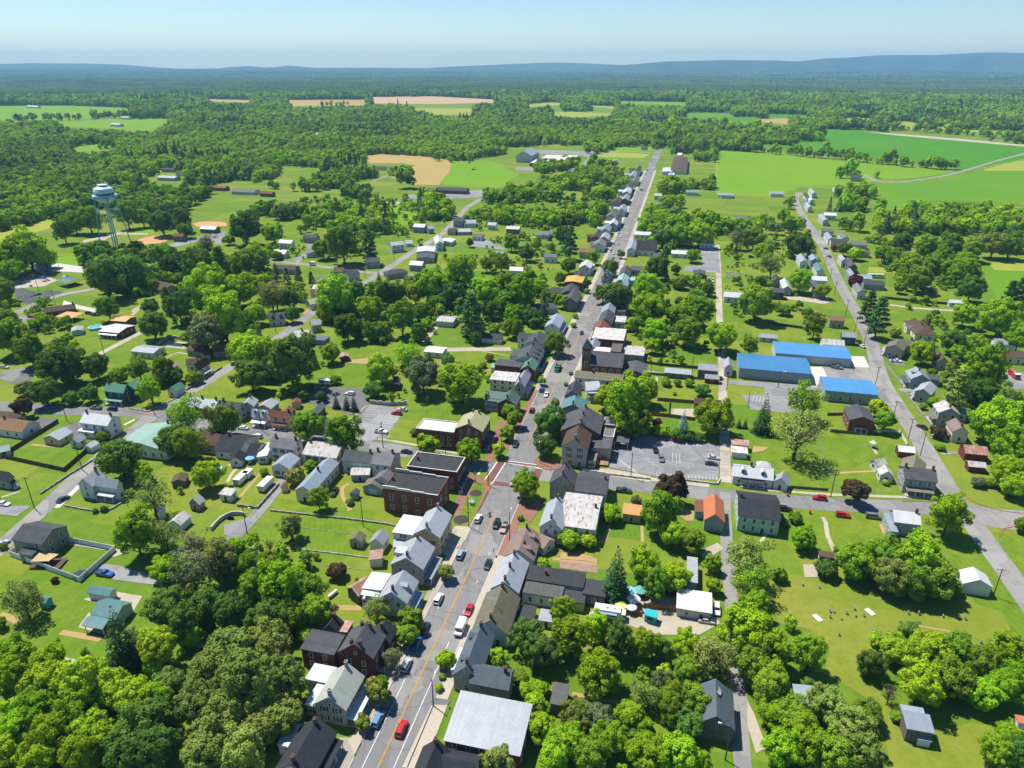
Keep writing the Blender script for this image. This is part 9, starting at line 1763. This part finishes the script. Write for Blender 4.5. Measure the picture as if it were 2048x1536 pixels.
for rg,x,y,lab in (('B',1710,105,'dark brown sign board on a post by the parked black car'),('H',1030,150,'x')):
    if lab=='x': continue
    p=P(rg,x,y); r=thing('street_sign',lab,'sign',(p[0],p[1],.1),math.pi/2-GRID); link('post',MB().tube((0,0,0),(0,0,2.6),.05,None,6).mesh('post',M_POLE),r); link('sign_board',MB().box(-.6,-.04,1.7,.6,.04,2.6).mesh('sign_board',WALL['brownwood']),r)
# striped bays
def bays(rg,a,b,n,dx,dy):
    m=MB()
    for i in range(n):
        t=i/(n-1); q0=np.array(P(rg,a[0]+(b[0]-a[0])*t,a[1]+(b[1]-a[1])*t)); q1=np.array(P(rg,a[0]+(b[0]-a[0])*t+dx,a[1]+(b[1]-a[1])*t+dy)); d=(q1-q0)/np.hypot(*(q1-q0)); k=np.array([-d[1],d[0]])*.06
        m.add([(*p,LZ+.02) for p in (q0-k,q1-k,q1+k,q0+k)],[(0,1,2,3)])
    structure('road_marking',m.mesh('road_marking',G_WHITE))
bays('F',(870,185),(775,305),9,90,8); bays('F',(1030,225),(945,345),8,75,8); bays('F',(890,395),(960,405),2,60,-30)
bays('G',(905,520),(1060,640),9,60,30); bays('G',(1010,430),(1150,570),8,45,10); bays('G',(1190,625),(1590,655),18,6,24); bays('G',(1300,410),(1490,425),9,-4,26); bays('G',(1530,470),(1525,640),8,60,4); bays('G',(1297,490),(1345,495),3,2,70)
bays('L',(230,1120),(320,1125),5,-10,35); bays('K',(1500,130),(1590,132),7,0,22)

b=MB(); b.prism([tuple(P('G',*q)) for q in ((792,516),(872,522),(862,586),(786,580))],.6,.75); c=P('G',828,551); me=b.mesh('decking',plain('deck_boards',(.36,.19,.12),(.28,.14,.09),scale=1)); me.transform(Matrix.Translation((-c[0],-c[1],0)))
r=thing('timber_deck','reddish timber deck beside the tan annexe of the stucco inn','deck',(c[0],c[1],0)); link('decking',me,r)
for q in ((796,520),(868,526),(858,582),(790,576)): pq=P('G',*q)-c; link('post',cached('dpost',lambda:MB().box(-.07,-.07,0,.07,.07,1.7).mesh('post',M_TRIM)),r,(pq[0],pq[1],0))
c=P('E',300,1195,2.6); s=MB(); s.add([(-3.2,-1.8,2.5),(2.6,-2.2,2.9),(3.2,1.9,2.4),(-2.6,2.0,3.0),(0,0,2.45),(-3.2,-1.8,2.46),(2.6,-2.2,2.86),(3.2,1.9,2.36),(-2.6,2.0,2.96)],[(0,1,4),(1,2,4),(2,3,4),(3,0,4),(5,8,7,6),(0,5,6,1),(1,6,7,2),(2,7,8,3),(3,8,5,0)])
r=thing('shade_sail','tan shade sail over the timber deck of the grey green house','canopy',(c[0],c[1],0)); link('canopy',s.mesh('canopy',plain('sail_cloth',(.5,.36,.16)))  ,r); dk=MB(); dk.box(-4,-2.6,.5,5.5,2.2,.62); link('decking',dk.mesh('decking',WALL['brownwood']),r)
for q in ((-3.2,-1.8,2.5),(2.6,-2.2,2.9),(3.2,1.9,2.4),(-2.6,2.0,3.0)): link('post',MB().tube((0,0,0),(0,0,q[2]),.05,None,6).mesh('post',M_STEEL),r,(q[0],q[1],0))

c=P('O',1715,168,14); r=thing('silo','pale domed silo on the distant farm','silo',(c[0],c[1],0)); b=MB(); b.lathe([(5,0),(5,18),(4.6,18.2)],18); link('wall',b.mesh('wall',WALL['block']),r); b=MB(); b.lathe([(5.05,18),(4.4,20.2),(2.6,22),(.1,22.7)],18); link('dome',b.mesh('dome',M_TRIM),r)
